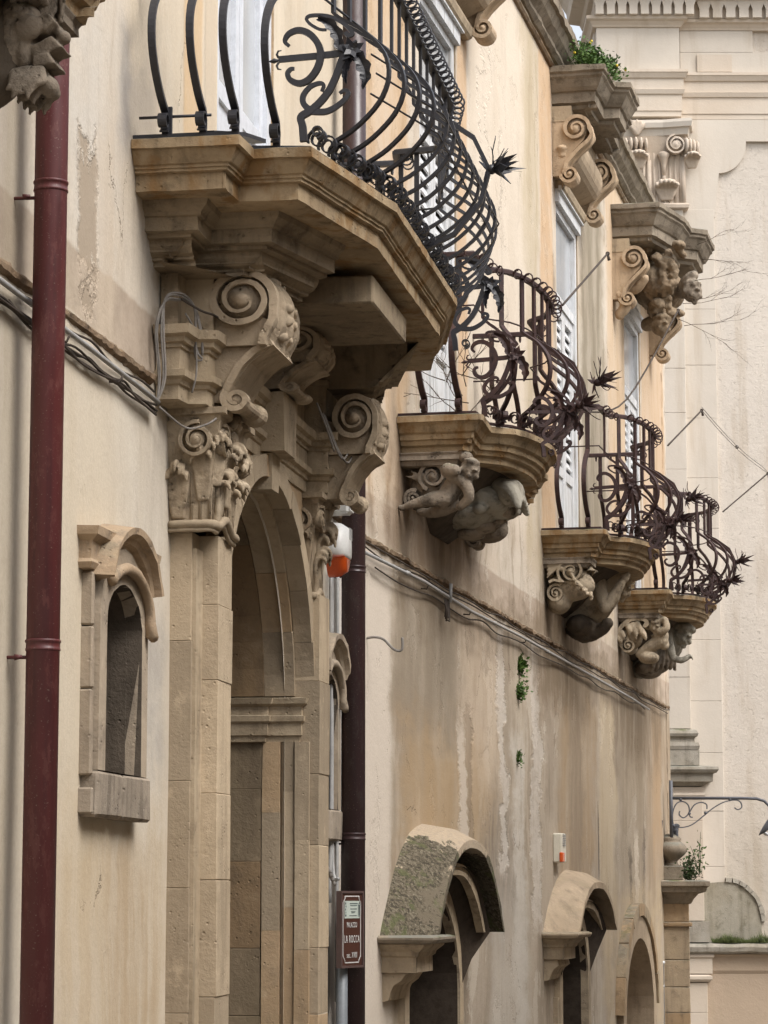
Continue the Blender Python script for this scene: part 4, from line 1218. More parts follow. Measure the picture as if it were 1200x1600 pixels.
def lily(parent, c, out, mat, k=1.0, tendrils=4, rr=None):
    """spiky flower that ends a stem, with long wire tendrils"""
    rr = rr or rnd; c = Vector(c); out = Vector(out).normalized(); m = MB()
    petals(m, c, out, 7, .10 * k, .024 * k, .75, rr, .9)
    petals(m, c + out * .02 * k, out, 6, .085 * k, .012 * k, .45, rr, 1.5)
    petals(m, c - out * .02 * k, out, 6, .07 * k, .014 * k, 1.1, rr, -.2)
    m.ell(c, (.026 * k,) * 3, seg=8, rings=6)
    o = m.build('flower', M[mat], parent)
    w = MB()
    for i in range(tendrils):
        th = rr.uniform(0, 2 * pi); a = out.orthogonal().normalized(); b = out.cross(a)
        d = (out * rr.uniform(.2, .8) + a * math.cos(th) + b * math.sin(th)).normalized()
        pts = [c]; q = c.copy()
        for j in range(8):
            d = (d + Vector((rr.uniform(-.3, .3), rr.uniform(-.3, .3), rr.uniform(-.2, .45)))).normalized()
            q = q + d * .022 * k; pts.append(q.copy())
        w.tube(pts, [.0035 * k] * 4 + [.003 * k] * 4 + [.0015 * k], 5)
    w.build('tendril', M[mat], o)
    return o

def railing(parent, rail, z0, mat, near, front, far, ring_step=.085, H=.97, name='railing', bw_=1.0):
    """rail: plan points; near/front/far: lists of (point, outward direction, belly scale)"""
    iron = M[mat]
    m = MB()
    pth = resample(rail, .05)
    m.tube([(p[0], p[1], z0 + H) for p in pth], 1.0, flat=(.010, .020, (0, 0, 1)))
    m.tube([(p[0], p[1], z0 + H + .010) for p in pth], .013, 7)
    m.tube([(p[0], p[1], z0 + .012) for p in pth], 1.0, flat=(.007, .014, (0, 0, 1)))
    m.tube([(p[0], p[1], z0 + .66) for p in pth], .0055, 6)
    o = m.build(name, iron, parent)
    for lst, sz in ((near, 1.0), (front, .78), (far, .9)):
        for (p, d, bs) in lst:
            b = MB(); d = Vector(d).normalized()
            prof = [(oo * bs, zz * H / .97) for oo, zz in BELLY]
            side = (-d.y, d.x, 0)
            b.tube(bar_path(p, d, prof, z0), 1.0, flat=(.0138 * sz * bw_, .0085 * sz * bw_, side))
            bo = b.build('bar', iron, o)
            c = MB()
            c.band(spiral((.040, .060), .034, .014, R(-100), R(-100) - 2 * pi * 1.15, 18), [(-.017, 0), (-.017, .007), (.017, .007), (.017, 0)], (p[0], p[1], z0), (d.x, d.y, 0), (0, 0, 1), side)
            c.build('foot_curl', iron, bo)
    # rolled rings along the handrail
    tot = 0; nxt = .02; rg = MB(); nr = 0
    for a, b in zip(pth[:-1], pth[1:]):
        L = math.dist(a, b)
        while nxt <= tot + L:
            t = (nxt - tot) / L; p = (a[0] + (b[0] - a[0]) * t, a[1] + (b[1] - a[1]) * t)
            dd = Vector((b[1] - a[1], -(b[0] - a[0]))).normalized()
            g_ = MB()
            g_.tube([(p[0] + dd.x * q[0], p[1] + dd.y * q[0], z0 + H - .012 + q[1]) for q in spiral((.050, .0), .033, .024, R(170), R(170) - 2 * pi * 1.25, 16)], .0048, 5)
            g_.build('ring_curl', iron, o); nr += 1
            nxt += ring_step
        tot += L
    return o
def scroll_row(parent, path, z0, mat, step=.10):
    """row of small coils between the feet of the bars"""
    m_tot = 0; nxt = step / 2
    pth = resample(path, .05)
    for a, b in zip(pth[:-1], pth[1:]):
        L = math.dist(a, b)
        while nxt <= m_tot + L:
            t = (nxt - m_tot) / L; p = (a[0] + (b[0] - a[0]) * t, a[1] + (b[1] - a[1]) * t)
            d = Vector((b[0] - a[0], b[1] - a[1])).normalized(); o = Vector((d.y, -d.x))
            m = MB(); m.band(spiral((.02, .062), .040, .012, R(200), R(200) - 2 * pi * 1.7, 26), [(-.009, 0), (-.009, .006), (.009, .006), (.009, 0)], (p[0], p[1], z0), (o.x, o.y, 0), (0, 0, 1), (d.x, d.y, 0))
            m.build('coil', M[mat], parent)
            nxt += step
        m_tot += L

# ------------------------------------------------------------------ the large near balcony
SLAB_Z = 4.575
big = thing('balcony', 'large near stone balcony over the portal with a bellied black iron railing', 'balcony', W1, .3, PC, SLAB_Z, 'balconies along the palazzo front')
PL = [(0, 10.17), (.42, 10.17), (.432, 10.38), (.655, 10.38), (.838, 11.30)]
PL = PL + mir(PL)
SLABP = [(-.11, 4.384), (-.082, 4.388), (-.082, 4.452), (-.062, 4.455), (-.062, 4.466), (-.054, 4.468), (-.054, 4.478), (-.044, 4.482), (-.030, 4.505), (-.018, 4.525), (-.016, 4.532), (-.0, 4.534), (.0, 4.571), (-.01, SLAB_Z)]
def slab_pieces(parent, path, prof, mat):
    m = MB(); m.sweep_plan(resample(path, .07), prof); m.jitter(.003, 13)
    return m.build('slab', M[mat], parent)
slab_o = slab_pieces(big, PL, SLABP, 'slab_stone')
# joints: separate nosing stones along the slab edge would be flush, so the joints are thin recessed seams
bedp = [(-.19, 4.162), (-.175, 4.164), (-.175, 4.182), (-.15, 4.185), (-.15, 4.195), (-.125, 4.205), (-.105, 4.23), (-.10, 4.252), (-.065, 4.255), (-.065, 4.268), (-.03, 4.272), (-.03, 4.325), (-.015, 4.328), (-.012, 4.34), (.012, 4.362), (.02, 4.384)]
BED = [(-.05, 10.38), (.235, 10.38), (.235, 10.62), (.47, 10.62), (.62, 11.22)]
def inset(path, d):
    out = []
    for i, p in enumerate(path):
        ds = [Vector((q[0] - r[0], q[1] - r[1])).normalized() for r, q in ((path[i - 1] if i else None, p), (p, path[i + 1] if i < len(path) - 1 else None)) if r and q]
        ns = [Vector((v.y, -v.x)) for v in ds]; mv = (ns[0] + ns[1]) / max(.25, 1 + ns[0].dot(ns[1])) if len(ns) == 2 else ns[0]
        out.append((p[0] - mv.x * d, p[1] - mv.y * d))
    return out
for flip in (0, 1):
    m = MB()
    for z0_, z1_, d_ in ((4.275, 4.382, .04), (4.21, 4.275, .115), (4.164, 4.21, .185)):
        pl = inset(BED, d_); pl = [(max(-.05, pl[0][0]), pl[0][1])] + pl[1:-1] + [(pl[-1][0], 11.21), (-.05, 11.21)]
        if flip: pl = [(n, 2 * PC - s_) for n, s_ in pl][::-1]
        m.prism(pl, z0_, z1_ - .001)
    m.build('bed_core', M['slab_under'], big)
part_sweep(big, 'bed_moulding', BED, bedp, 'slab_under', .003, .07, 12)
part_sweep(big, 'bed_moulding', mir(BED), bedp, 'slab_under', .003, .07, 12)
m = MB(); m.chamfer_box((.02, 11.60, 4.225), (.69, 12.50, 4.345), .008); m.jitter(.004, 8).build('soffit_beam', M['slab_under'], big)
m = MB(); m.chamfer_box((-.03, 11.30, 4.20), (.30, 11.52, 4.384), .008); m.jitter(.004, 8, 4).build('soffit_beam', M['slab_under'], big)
# railing
RO = .035
near = [((.125, 10.21), (0, -1), 1), ((.27, 10.21), (0, -1), 1), ((.395, 10.21), (0, -1), 1), ((.51, 10.42), (-.0, -1), 1)]
def on_line(a, b, n, skip=.0):
    d = Vector((b[0] - a[0], b[1] - a[1])); out = (d.y, -d.x)
    return [((a[0] + d.x * t, a[1] + d.y * t), out, 1.0) for t in [(i + .5) / n for i in range(n)]]
A1_, A2_ = (.625, 10.46), (.80, 11.30)
B1_, B2_ = (.80, 2 * PC - 11.30), (.625, 2 * PC - 10.46)
front = on_line(A1_, A2_, 5)[1:] + on_line(A2_, B1_, 9) + on_line(B1_, B2_, 4)
farb = [((n, 2 * PC - s), (0, 1), 1) for (n, s), d, q in near]
railp = [(0, 10.21), (.385, 10.21), (.40, 10.42), A1_, A2_]
railp = railp + mir(railp)
rl = railing(big, railp, SLAB_Z, 'iron_black', near, front, farb)
scroll_row(rl, [A1_, A2_, B1_, B2_], SLAB_Z + .0, 'iron_black', .105)
ornament(rl, (.84, 10.20, 4.885), (1, .0, 0), 'iron_black', 1.0)
ornament(rl, (.86, 2 * PC - 10.20, 4.885), (1, .0, 0), 'iron_black', 1.0)
lily(rl, (1.12, PC, 4.95), (1, 0, .15), 'iron_black', .9, 5)
m = MB(); m.tube([(.82, PC, 4.60), (.95, PC, 4.66), (1.07, PC, 4.80), (1.11, PC, 4.95), (1.04, PC, 5.10), (.90, PC, 5.2), (.80, PC, 5.24)], 1.0, flat=(.014, .010, (0, 1, 0))); m.build('stem', M['iron_black'], rl)
for zz, oo in ((.20, .145), (.28, .215), (.36, .238), (.44, .217), (.52, .145)):
    h_ = MB(); pp = [(A1_[0] + oo * .98, A1_[1] - oo * .2 + .25), (A2_[0] + oo, A2_[1] - oo * .1), (B1_[0] + oo, B1_[1] + oo * .1), (B2_[0] + oo * .98, B2_[1] - .25 + oo * .2)]
    if zz in (.28, .36, .44):
        h_.tube([(p[0], p[1], SLAB_Z + zz) for p in resample(pp, .1)], .0045, 5); h_.build('hoop', M['iron_black'], rl)
# props that stay the near end of the railing
m = MB(); m.tube([(.28, 10.23, 4.60), (.33, 10.55, 4.68), (.36, 10.8, 4.72)], 1.0, flat=(.03, .008, (1, 0, 0))); m.build('brace', M['iron_black'], rl)
m = MB(); m.tube([(.02, 10.215, 4.665), (.30, 10.215, 4.665)], .006, 6); m.box((.135, 10.20, 4.58), (.15, 10.215, 4.70)); m.build('tie_rod', M['iron_black'], rl)

# ------------------------------------------------------------------ the small balconies
SL = 2.5                                       # length of a small balcony along the wall
def small_plan(s, bow=.30):
    P = [(0, s), (.50, s), (.515, s + .04), (.49, s + .36), (.485, s + .47)]
    c, half = s + SL / 2, SL / 2 - .47
    for i in range(1, 14):
        u = -1 + 2 * i / 14
        P.append((.485 + bow * math.sqrt(1 - u * u), c + half * u))
    return P + [(.485, s + SL - .47), (.49, s + SL - .36), (.515, s + SL - .04), (.50, s + SL), (0, s + SL)]
SMALLP = [(-.16, 4.345), (-.13, 4.352), (-.125, 4.385), (-.10, 4.395), (-.09, 4.42), (-.075, 4.425), (-.07, 4.455), (-.05, 4.465), (-.03, 4.50), (-.012, 4.515), (.0, 4.52), (.0, 4.555), (-.012, 4.56)]
def small_balcony(wall, s, label, with_rail=True, rail_mat='iron_rust', bow=.30, seed=0):
    c = s + SL / 2; half = SL / 2 - .47
    t = thing('balcony', label, 'balcony', wall, .3, c, 4.56, 'balconies along the palazzo front')
    slab_pieces(t, small_plan(s, bow), SMALLP, 'slab_stone')
    if not with_rail: return t
    rr = random.Random(seed)
    z0 = 4.56; e = s + SL; b_ = bow - .02
    near = [((n, s + .04), (0, -1), 1) for n in (.16, .37)]
    far = [((n, e - .04), (0, 1), 1) for n in (.13, .28, .43)]
    fr = []
    for i in range(8):
        u = -.94 + 1.88 * i / 7
        fr.append(((.465 + b_ * math.sqrt(1 - u * u), c + half * u), (math.sqrt(1 - u * u) + .15, u * .9), 1.0))
    for s_ in (s + .28, e - .28): fr.append(((.47, s_), (1, 0), .8))
    rp = [(0, s + .04), (.46, s + .04), (.465, s + .45)] + [(.465 + b_ * math.sqrt(1 - u * u), c + half * u) for u in [-1 + 2 * i / 14 for i in range(1, 14)]] + [(.465, e - .45), (.46, e - .04), (0, e - .04)]
    r = railing(t, rp, z0, rail_mat, near, fr, far, .13, bw_=1.25)
    scroll_row(r, rp[2:-2], z0, rail_mat, .13)
    ornament(r, (.70, s + .12, 4.92), (1, 0, 0), rail_mat, 1.05)
    ornament(r, (.92, s + .70, 4.68), (.92, .38, 0), rail_mat, .85)
    ornament(r, (.70, e - .15, 4.92), (1, .1, 0), rail_mat, 1.0)
    lily(r, (1.03, c, 4.95), (1, -.1, .25), rail_mat, 1.0, 5, rr)
    lily(r, (1.0, s + .66, 4.70), (1, -.4, .0), rail_mat, .95, 2, rr)
    x = .465 + b_
    m = MB(); m.tube([(x, c, 4.58), (x + .11, c, 4.64), (x + .21, c, 4.78), (x + .24, c, 4.95), (x + .18, c, 5.08), (x + .06, c, 5.17), (x, c, 5.2)], 1.0, flat=(.015, .010, (0, 1, 0))); m.build('stem', M[rail_mat], r)
    return t
b2 = small_balcony(W2, .93, 'first small bow fronted balcony past the brown pipe, carried by a putto and sea creature', bow=.25, seed=1)
b3 = small_balcony(W2, 6.23, 'middle small balcony with rusty railing, carried by scrolls with a garland and a bent arm', bow=.28, seed=2)
b4 = small_balcony(W2, 10.62, 'farthest small balcony before the church, carried by curled leaves and crouching figures', bow=.32, seed=3)
b0 = small_balcony(W1, 5.72, 'nearest balcony, only its underside corner and a bearded mask showing at top left', rail_mat='iron_black', seed=4)
# ------------------------------------------------------------------ figure corbels under the small balconies
def stone_scroll(parent, c, r, w, hand, a_end, tail, mat, name='scroll', t=.02):
    m = MB(); volute(m, c, (1,0,0), (0,0,1), (0,1,0), r, w, hand, 1.8, t, a_end, tail)
    m.jitter(.004, 24, r * 50)
    return m.build(name, M[mat], parent)
def head(mb, c, r, face, up=(0, 0, 1), hair=True, rr=None):
    """carved head with brow, nose, lips, chin, ears and hair curls, looking along face"""
    c = Vector(c); f = Vector(face).normalized(); u = Vector(up); s = f.cross(u).normalized(); u = s.cross(f).normalized()
    def at(a, b, d): return c + f * (a * r) + s * (b * r) + u * (d * r)
    mb.ell(c, (r * .95, r * .88, r * 1.05)); mb.ell(at(.28, 0, -.35), (r * .62, r * .62, r * .62))
    mb.ell(at(.88, 0, -.12), (r * .26, r * .17, r * .30)); mb.ell(at(.82, 0, .28), (r * .22, r * .6, r * .16))
    for sg in (-1, 1):
        mb.ell(at(.72, sg * .42, -.32), (r * .3, r * .3, r * .28)); mb.ell(at(0, sg * .9, -.05), (r * .2, r * .12, r * .28))
    mb.ell(at(.80, 0, -.55), (r * .2, r * .28, r * .10)); mb.ell(at(.76, 0, -.72), (r * .2, r * .25, r * .1)); mb.ell(at(.66, 0, -.95), (r * .28, r * .28, r * .22))
    if hair:
        rr = rr or rnd
        for i in range(26):
            th = rr.uniform(0, 2 * pi); ph = rr.uniform(.1, 1.0)
            q = u * math.cos(ph) + (f * math.cos(th) + s * math.sin(th)) * math.sin(ph)
            if q.dot(f) > .62: continue
            mb.ell(c + q * r * .95, (r * .26,) * 3, seg=8, rings=6)
    return mb
def corbel_support(t, s, z1=4.35):
    """plain tapering core under the bow and a moulded table under the side block"""
    m = MB(); c = s + SL / 2; rows = []
    for (z, n, hw) in ((3.98, .02, .30), (4.06, .14, .42), (4.16, .26, .55), (4.27, .38, .66), (4.35, .48, .74)):
        rows.append([(-.02, c - hw, z)] + [(n * math.sin(pi * (i + 1) / 8) ** .5, c - hw * math.cos(pi * (i + 1) / 8), z) for i in range(7)] + [(-.02, c + hw, z)])
    m.grid(rows, True); m.f.append(tuple(range(9))); m.sm.append(False)
    m.jitter(.01, 8).build('corbel_core', M['figure_dark'], t)
    for a, b in ((s + .10, s + .42), (s + SL - .42, s + SL - .10)):
        m = MB(); m.sweep_plan([(-.02, a), (.36, a), (.36, b), (-.02, b)], [(-.05, 4.27), (-.02, 4.275), (-.01, 4.30), (.01, 4.305), (.01, 4.33), (.02, 4.345), (.02, 4.35)]); m.jitter(.004, 14).build('bracket_table', M['figure_stone'], t)

# --- first small balcony: putto and sea creature
def carve_b2(t, s):
    corbel_support(t, s)
    for a in (s + .16, s + SL - .36):
        stone_scroll(t, (.185, a + .09, 4.215), .075, .11, -1, R(-110), [(-.09, .03), (-.15, .02)] if 0 else None, 'figure_stone')
        stone_scroll(t, (.06, a + .09, 4.085), .04, .10, 1, R(60), None, 'figure_stone')
        m = MB()
        for k in range(5):
            aa = R(150 - k * 24); capsule(m, [(.13, a + .02, 4.18), (.13 + .06 * math.cos(aa), a, 4.18 + .05 * math.sin(aa)), (.13 + .13 * math.cos(aa), a - .01, 4.18 + .085 * math.sin(aa))], [.016, .014, .006], 8)
        m.ell((.15, a + .10, 4.16), (.13, .10, .09)); m.build_sculpt('leaf_scroll', M['figure_stone'], t, .010, 3, .004)
    for sgn, sc in ((-1, s + .10),):
        m = MB()
        def p(x, y, d=0): return ((x - 70) * .000727, sc - sgn * (-.0) + d * -sgn * -1 if 0 else sc + d, 4.37 - (y - 90) * .000727)
        head(m, p(662, 285, -.05), .064, (.55, sgn * .55, -.45), (0.15, 0, 1))
        m.ell(p(610, 165, .02), (.045, .05, .035))
        capsule(m, [p(560, 330), p(520, 400), p(470, 475), p(440, 520)], [.055, .064, .064, .056])      # torso
        capsule(m, [p(545, 340, -.05), p(480, 285, -.09), p(560, 300, -.12)], [.045, .04, .035])          # shoulder and raised arm
        capsule(m, [p(590, 360, -.05), p(650, 440, -.08), p(655, 520, -.07), p(575, 580, -.03)], [.042, .036, .032, .028])
        for q in (0, 1, 2, 3): m.ell(p(560 - q * 14, 590 + q * 3, -.03 + .012 * q), (.014, .02, .010), seg=8, rings=6)
        capsule(m, [p(455, 500, -.02), p(340, 520, -.05), p(230, 545, -.06), p(120, 572, -.05)], [.056, .046, .030, .019])   # leg to the wall
        capsule(m, [p(480, 540, .03), p(400, 585, .05), p(300, 600, .08), p(200, 590, .1)], [.054, .044, .032, .020])
        m.ell(p(95, 580, -.05), (.03, .022, .018))
        m.build_sculpt('putto', M['figure_stone'], t, .006, 2, .003)
    m = MB(); c = s + SL / 2
    m.ell((.32, c, 4.22), (.22, .32, .115), (0, .35, 0)); m.ell((.20, c, 4.12), (.18, .30, .10))
    for k in range(7): m.ell((.20 + .05 * k * .6, c + .30 * math.sin(k * 1.3), 4.07 + .015 * k), (.05, .06, .04), seg=8, rings=6)
    m.build_sculpt('sea_creature', M['figure_grey'], t, .011, 3, .004)
    m = MB()
    for k in range(9):
        a = -1.2 + k * .3
        capsule(m, [(.43, c - .22, 4.28), (.52, c - .22 + .12 * math.sin(a), 4.22 + .03 * math.cos(a)), (.58, c - .22 + .17 * math.sin(a), 4.13 + .05 * math.cos(a * 1.5))], [.05, .042, .02], 8)
    m.ell((.50, c - .2, 4.23), (.09, .13, .09)); m.build_sculpt('shell_fan', M['figure_grey'], t, .007, 1, .003)
    m = MB(); m.ell((.47, c - .10, 4.13), (.05, .055, .045)); m.ell((.40, c + .02, 4.09), (.035, .045, .03)); m.ell((.30, c, 4.05), (.07, .12, .045)); m.ell((.20, c + .05, 4.01), (.09, .16, .04)); m.build_sculpt('paw', M['figure_stone'], t, .011, 3, .004)
carve_b2(b2, .93)

def carve_b3(t, s):
    corbel_support(t, s)
    K = .000835
    for a, sg in ((s + .12, -1),):
        def q(x, y): return ((x - 60) * K, 4.37 - (y - 180) * K)
        w = .14; sc = a - sg * w if sg < 0 else a - w
        A = q(320, 330); B = q(170, 530)
        stone_scroll(t, (A[0], sc - .02, A[1]), .098, w, -1, R(-120), [(-.09, -.085), (-.14, -.075), (-.17, -.09)], 'figure_pale')
        stone_scroll(t, (B[0], sc, B[1]), .058, w * .9, 1, R(60), [(.06, .075), (.12, .07), (.17, .055)], 'figure_pale')
        m = MB()
        for k in range(6):
            an = R(200 - k * 22); capsule(m, [(A[0] - .05, sc + sg * w, A[1] + .01), (A[0] - .12, sc + sg * w, A[1] + .03 + .03 * math.sin(an)), (A[0] - .19, sc + sg * (w + .01), A[1] + .075 * math.sin(an * 1.1))], [.02, .018, .007], 8)
        m.build_sculpt('acanthus', M['figure_pale'], t, .008, 2, .003)
        m = MB(); rr = random.Random(5)
        for k in range(34):
            u = k / 33; x = 330 + 180 * u; y = 370 + 220 * u; n_, z_ = q(x, y)
            m.ell((n_ + rr.uniform(-.016, .016) * (.4 + u), sc + sg * (w + .015) + rr.uniform(-.02, .02), z_ + rr.uniform(-.014, .014)), (rr.uniform(.010, .019),) * 3, (rr.random(), rr.random(), 0), 8, 6)
        m.build_sculpt('garland', M['figure_pale'], t, .0055, 2, .003)
        m = MB(); leaf(m, (q(500, 440)[0] - .05, sc, q(500, 440)[1] - .04), (1, 0, 0), (0, 1, 0), .17, .09, .045, 4); m.jitter(.004, 30).build('leaf', M['figure_pale'], t)
        m = MB(); m.ell((.20, sc, 4.15), (.19, .12, .13)); m.ell((.10, sc, 4.02), (.10, .12, .10)); m.build_sculpt('bracket_body', M['figure_pale'], t, .013, 4, .004)
    c = s + SL / 2; m = MB()
    capsule(m, [(.05, c, 3.98), (.20, c - .02, 4.06), (.30, c - .05, 4.20), (.33, c - .05, 4.33)], [.12, .16, .17, .16])
    capsule(m, [(.30, c - .25, 4.30), (.33, c - .30, 4.18), (.37, c - .33, 4.03)], [.065, .055, .048])
    capsule(m, [(.37, c - .33, 4.03), (.44, c - .31, 4.13), (.50, c - .28, 4.24)], [.048, .045, .036])
    m.ell((.525, c - .27, 4.28), (.04, .035, .045))
    for k in range(4): capsule(m, [(.53, c - .29 + .018 * k, 4.30), (.555, c - .295 + .018 * k, 4.32), (.56, c - .29 + .018 * k, 4.295)], [.012, .011, .009], 7)
    head(m, (.44, c + .12, 4.25), .095, (.8, -.2, -.5))
    m.build_sculpt('atlas_figure', M['figure_pale'], t, .007, 2, .003)
    m = MB(); capsule(m, [(.05, c, 3.95), (.16, c - .05, 3.86), (.30, c - .1, 3.88), (.37, c - .15, 3.93)], [.10, .085, .06, .045]); m.ell((.14, c - .1, 3.92), (.12, .2, .09)); m.build_sculpt('drapery', M['figure_dark'], t, .012, 3, .006)
carve_b3(b3, 6.23)

def carve_b4(t, s):
    corbel_support(t, s)
    K = .0009
    def q(x, y): return ((x - 130) * K, 4.37 - (y - 200) * K)
    for a, sg in ((s + .10, -1),):
        w = .13; sc = a + w if sg < 0 else a - w
        m = MB()
        P_ = catmull([q(130, 560), q(120, 460), q(170, 350), q(270, 285), q(380, 280), q(430, 320), q(415, 355), q(392, 345)], 5)
        m.band(P_, [(-w, -.02), (-w, .018), (w, .018), (w, -.02)], (0, sc, 0), (1,0,0), (0,0,1), (0,1,0)); m.jitter(.004, 20).build('scroll', M['figure_pale'], t)
        B = q(230, 555); stone_scroll(t, (B[0], sc, B[1]), .062, w, 1, R(75), [(-.02, .075), (-.09, .04)], 'figure_pale')
        m = MB(); rr = random.Random(9)
        for (x0, y0, x1, y1) in ((230, 350, 250, 450), (280, 340, 320, 500), (330, 330, 380, 470), (370, 400, 420, 510), (160, 420, 190, 500), (130, 470, 150, 540)):
            n0, z0 = q(x0, y0); n1, z1 = q(x1, y1)
            capsule(m, [(n0, sc + sg * (w - .02), z0), ((n0 + n1) / 2 + .01, sc + sg * (w + .02), (z0 + z1) / 2), (n1, sc + sg * (w + .02), z1)], [.030, .026, .010], 8)
        m.ell((.12, sc, 4.16), (.10, .12, .14)); m.build_sculpt('acanthus', M['figure_pale'], t, .010, 2, .004)
        m = MB(); h = q(500, 345)
        head(m, (h[0], sc + sg * .05, h[1]), .062, (.5, sg * .6, -.5))
        capsule(m, [(*q(560, 450)[:1], sc, q(560, 450)[1]), (q(520, 420)[0], sc, q(520, 420)[1]), (q(590, 480)[0], sc - sg * .02, q(590, 480)[1] - .06)], [.075, .07, .05])
        capsule(m, [(q(560, 420)[0], sc + sg * .06, q(560, 420)[1]), (q(625, 380)[0], sc + sg * .08, q(625, 380)[1]), (q(610, 290)[0], sc + sg * .06, q(610, 290)[1]), (q(560, 300)[0], sc + sg * .05, q(560, 300)[1])], [.04, .036, .03, .026])
        capsule(m, [(q(560, 500)[0], sc, q(560, 500)[1]), (q(450, 560)[0], sc, q(450, 560)[1]), (q(330, 640)[0], sc, q(330, 640)[1])], [.07, .06, .04])
        m.ell((q(430, 680)[0], sc, q(430, 680)[1]), (.10, .10, .06))
        m.build_sculpt('putto', M['figure_pale'], t, .0065, 2, .003)
    c = s + SL / 2; m = MB()
    capsule(m, [(.06, c, 3.95), (.22, c, 4.02), (.34, c - .05, 4.14), (.38, c - .1, 4.28)], [.13, .16, .15, .13])
    head(m, (.50, c - .16, 4.22), .095, (.6, -.5, -.35), (.3, 0, 1))
    m.ell((.50, c - .13, 4.30), (.13, .14, .06), (0, .25, 0))
    capsule(m, [(.36, c - .26, 4.22), (.39, c - .32, 4.10), (.42, c - .34, 3.99)], [.05, .042, .036])
    capsule(m, [(.42, c - .34, 3.99), (.50, c - .32, 3.97), (.57, c - .28, 4.01)], [.036, .032, .024])
    for k in range(4): capsule(m, [(.57, c - .30 + .016 * k, 4.01), (.595, c - .305 + .016 * k, 4.0), (.60, c - .30 + .016 * k, 3.98)], [.010, .009, .007], 7)
    m.build_sculpt('crouching_figure', M['figure_grey'], t, .007, 2, .003)
    m = MB()
    for k in range(6): capsule(m, [(.20 + .03 * k, c - .28 + .05 * k, 4.16), (.24 + .03 * k, c - .33 + .05 * k, 4.03), (.22 + .035 * k, c - .30 + .06 * k, 3.91)], [.035, .03, .02], 8)
    m.ell((.14, c, 3.92), (.14, .28, .10)); m.build_sculpt('drapery', M['figure_stone'], t, .011, 2, .006)
carve_b4(b4, 10.62)

def carve_b0(t, s):
    """bearded mask at the far bracket of the nearest balcony, with leaf crest"""
    corbel_support(t, s)
    sc = 7.76
    u = .00027                                            # metres per unit of the carved profile
    def p(x, y, d=0): return ((x - 0) * u + .275, sc + d, 4.325 - (y - 170) * u)
    m = MB()
    m.ell(p(40, 700), (.05, .09, .13)); m.ell(p(180, 860), (.035, .075, .07)); m.ell(p(120, 480), (.06, .09, .05))
    m.prism([(p(260, 560)[0], p(0, 560)[1] if 0 else p(0, 560)[2]), (p(470, 500)[0], p(0, 490)[2]), (p(560, 590)[0], p(0, 590)[2]), (p(440, 680)[0], p(0, 690)[2]), (p(260, 660)[0], p(0, 680)[2])], sc - .07, sc + .07, axis=1)
    m.prism([(p(280, 820)[0], p(0, 830)[2]), (p(500, 740)[0], p(0, 730)[2]), (p(620, 850)[0], p(0, 850)[2]), (p(470, 900)[0], p(0, 900)[2]), (p(300, 930)[0], p(0, 930)[2])], sc - .055, sc + .055, axis=1)
    m.prism([(p(300, 960)[0], p(0, 960)[2]), (p(480, 930)[0], p(0, 930)[2]), (p(560, 1040)[0], p(0, 1040)[2]), (p(380, 1060)[0], p(0, 1060)[2]), (p(300, 1100)[0], p(0, 1100)[2])], sc - .06, sc + .06, axis=1)
    m.ell(p(580, 690), (.022, .03, .02)); m.ell(p(230, 640, -.06), (.05, .03, .04)); m.ell(p(230, 640, .06), (.05, .03, .04))
    m.build_sculpt('bearded_mask', M['figure_stone'], t, .0055, 1, .0025)
    m = MB()
    for k in range(13):
        a = k / 12; x0, y0 = 60 + 330 * a, 1110 - 10 * a
        for d in (-.07, -.025, .025, .07):
            capsule(m, [p(x0, y0 - 20, d * .7), p(x0 + 40, y0 + 130, d), p(x0 + 60 * math.sin(k), y0 + 300 - 160 * abs(a - .5) + 40 * math.sin(k * 2), d * 1.2)], [.012, .015, .006], 8)
    m.ell(p(220, 1190), (.045, .07, .035)); m.ell(p(430, 1230), (.028, .05, .03)); m.build_sculpt('beard', M['figure_stone'], t, .0055, 1, .0025)
    m = MB()
    m.ell(p(230, 230), (.042, .09, .034), (0, .1, 0)); m.ell(p(100, 330), (.03, .08, .03))
    for k in range(9):
        d = -.08 + .02 * k
        capsule(m, [p(60, 190 + 4 * k, d), p(230, 150 + 16 * k, d * 1.1), p(390, 220 + 18 * k, d), p(360, 340, d * .9)], [.006, .009, .009, .005], 8)
    m.build_sculpt('hair_lock', M['figure_stone'], t, .0045, 0, .0015)
    m = MB()
    leaf(m, p(420, 470, .0), (.6, 0, .3), (.6, .2, -.6), .095, .035, .02, 3, .3)
    leaf(m, p(500, 470, .02), (.6, 0, .3), (.5, -.2, -.6), .085, .04, .02, 3, .4)
    m.jitter(.003, 30).build('leaf_crest', M['figure_stone'], t)
    m = MB(); m.ell((.18, sc, 4.15), (.16, .12, .18)); m.build_sculpt('bracket_body', M['figure_dark'], t, .014, 3, .006)
carve_b0(b0, 5.72)

M['tan_vault'] = stone('tan_vault', (.43, .335, .235), (.36, .28, .195), (.20, .155, .11), .45, .1, .6)
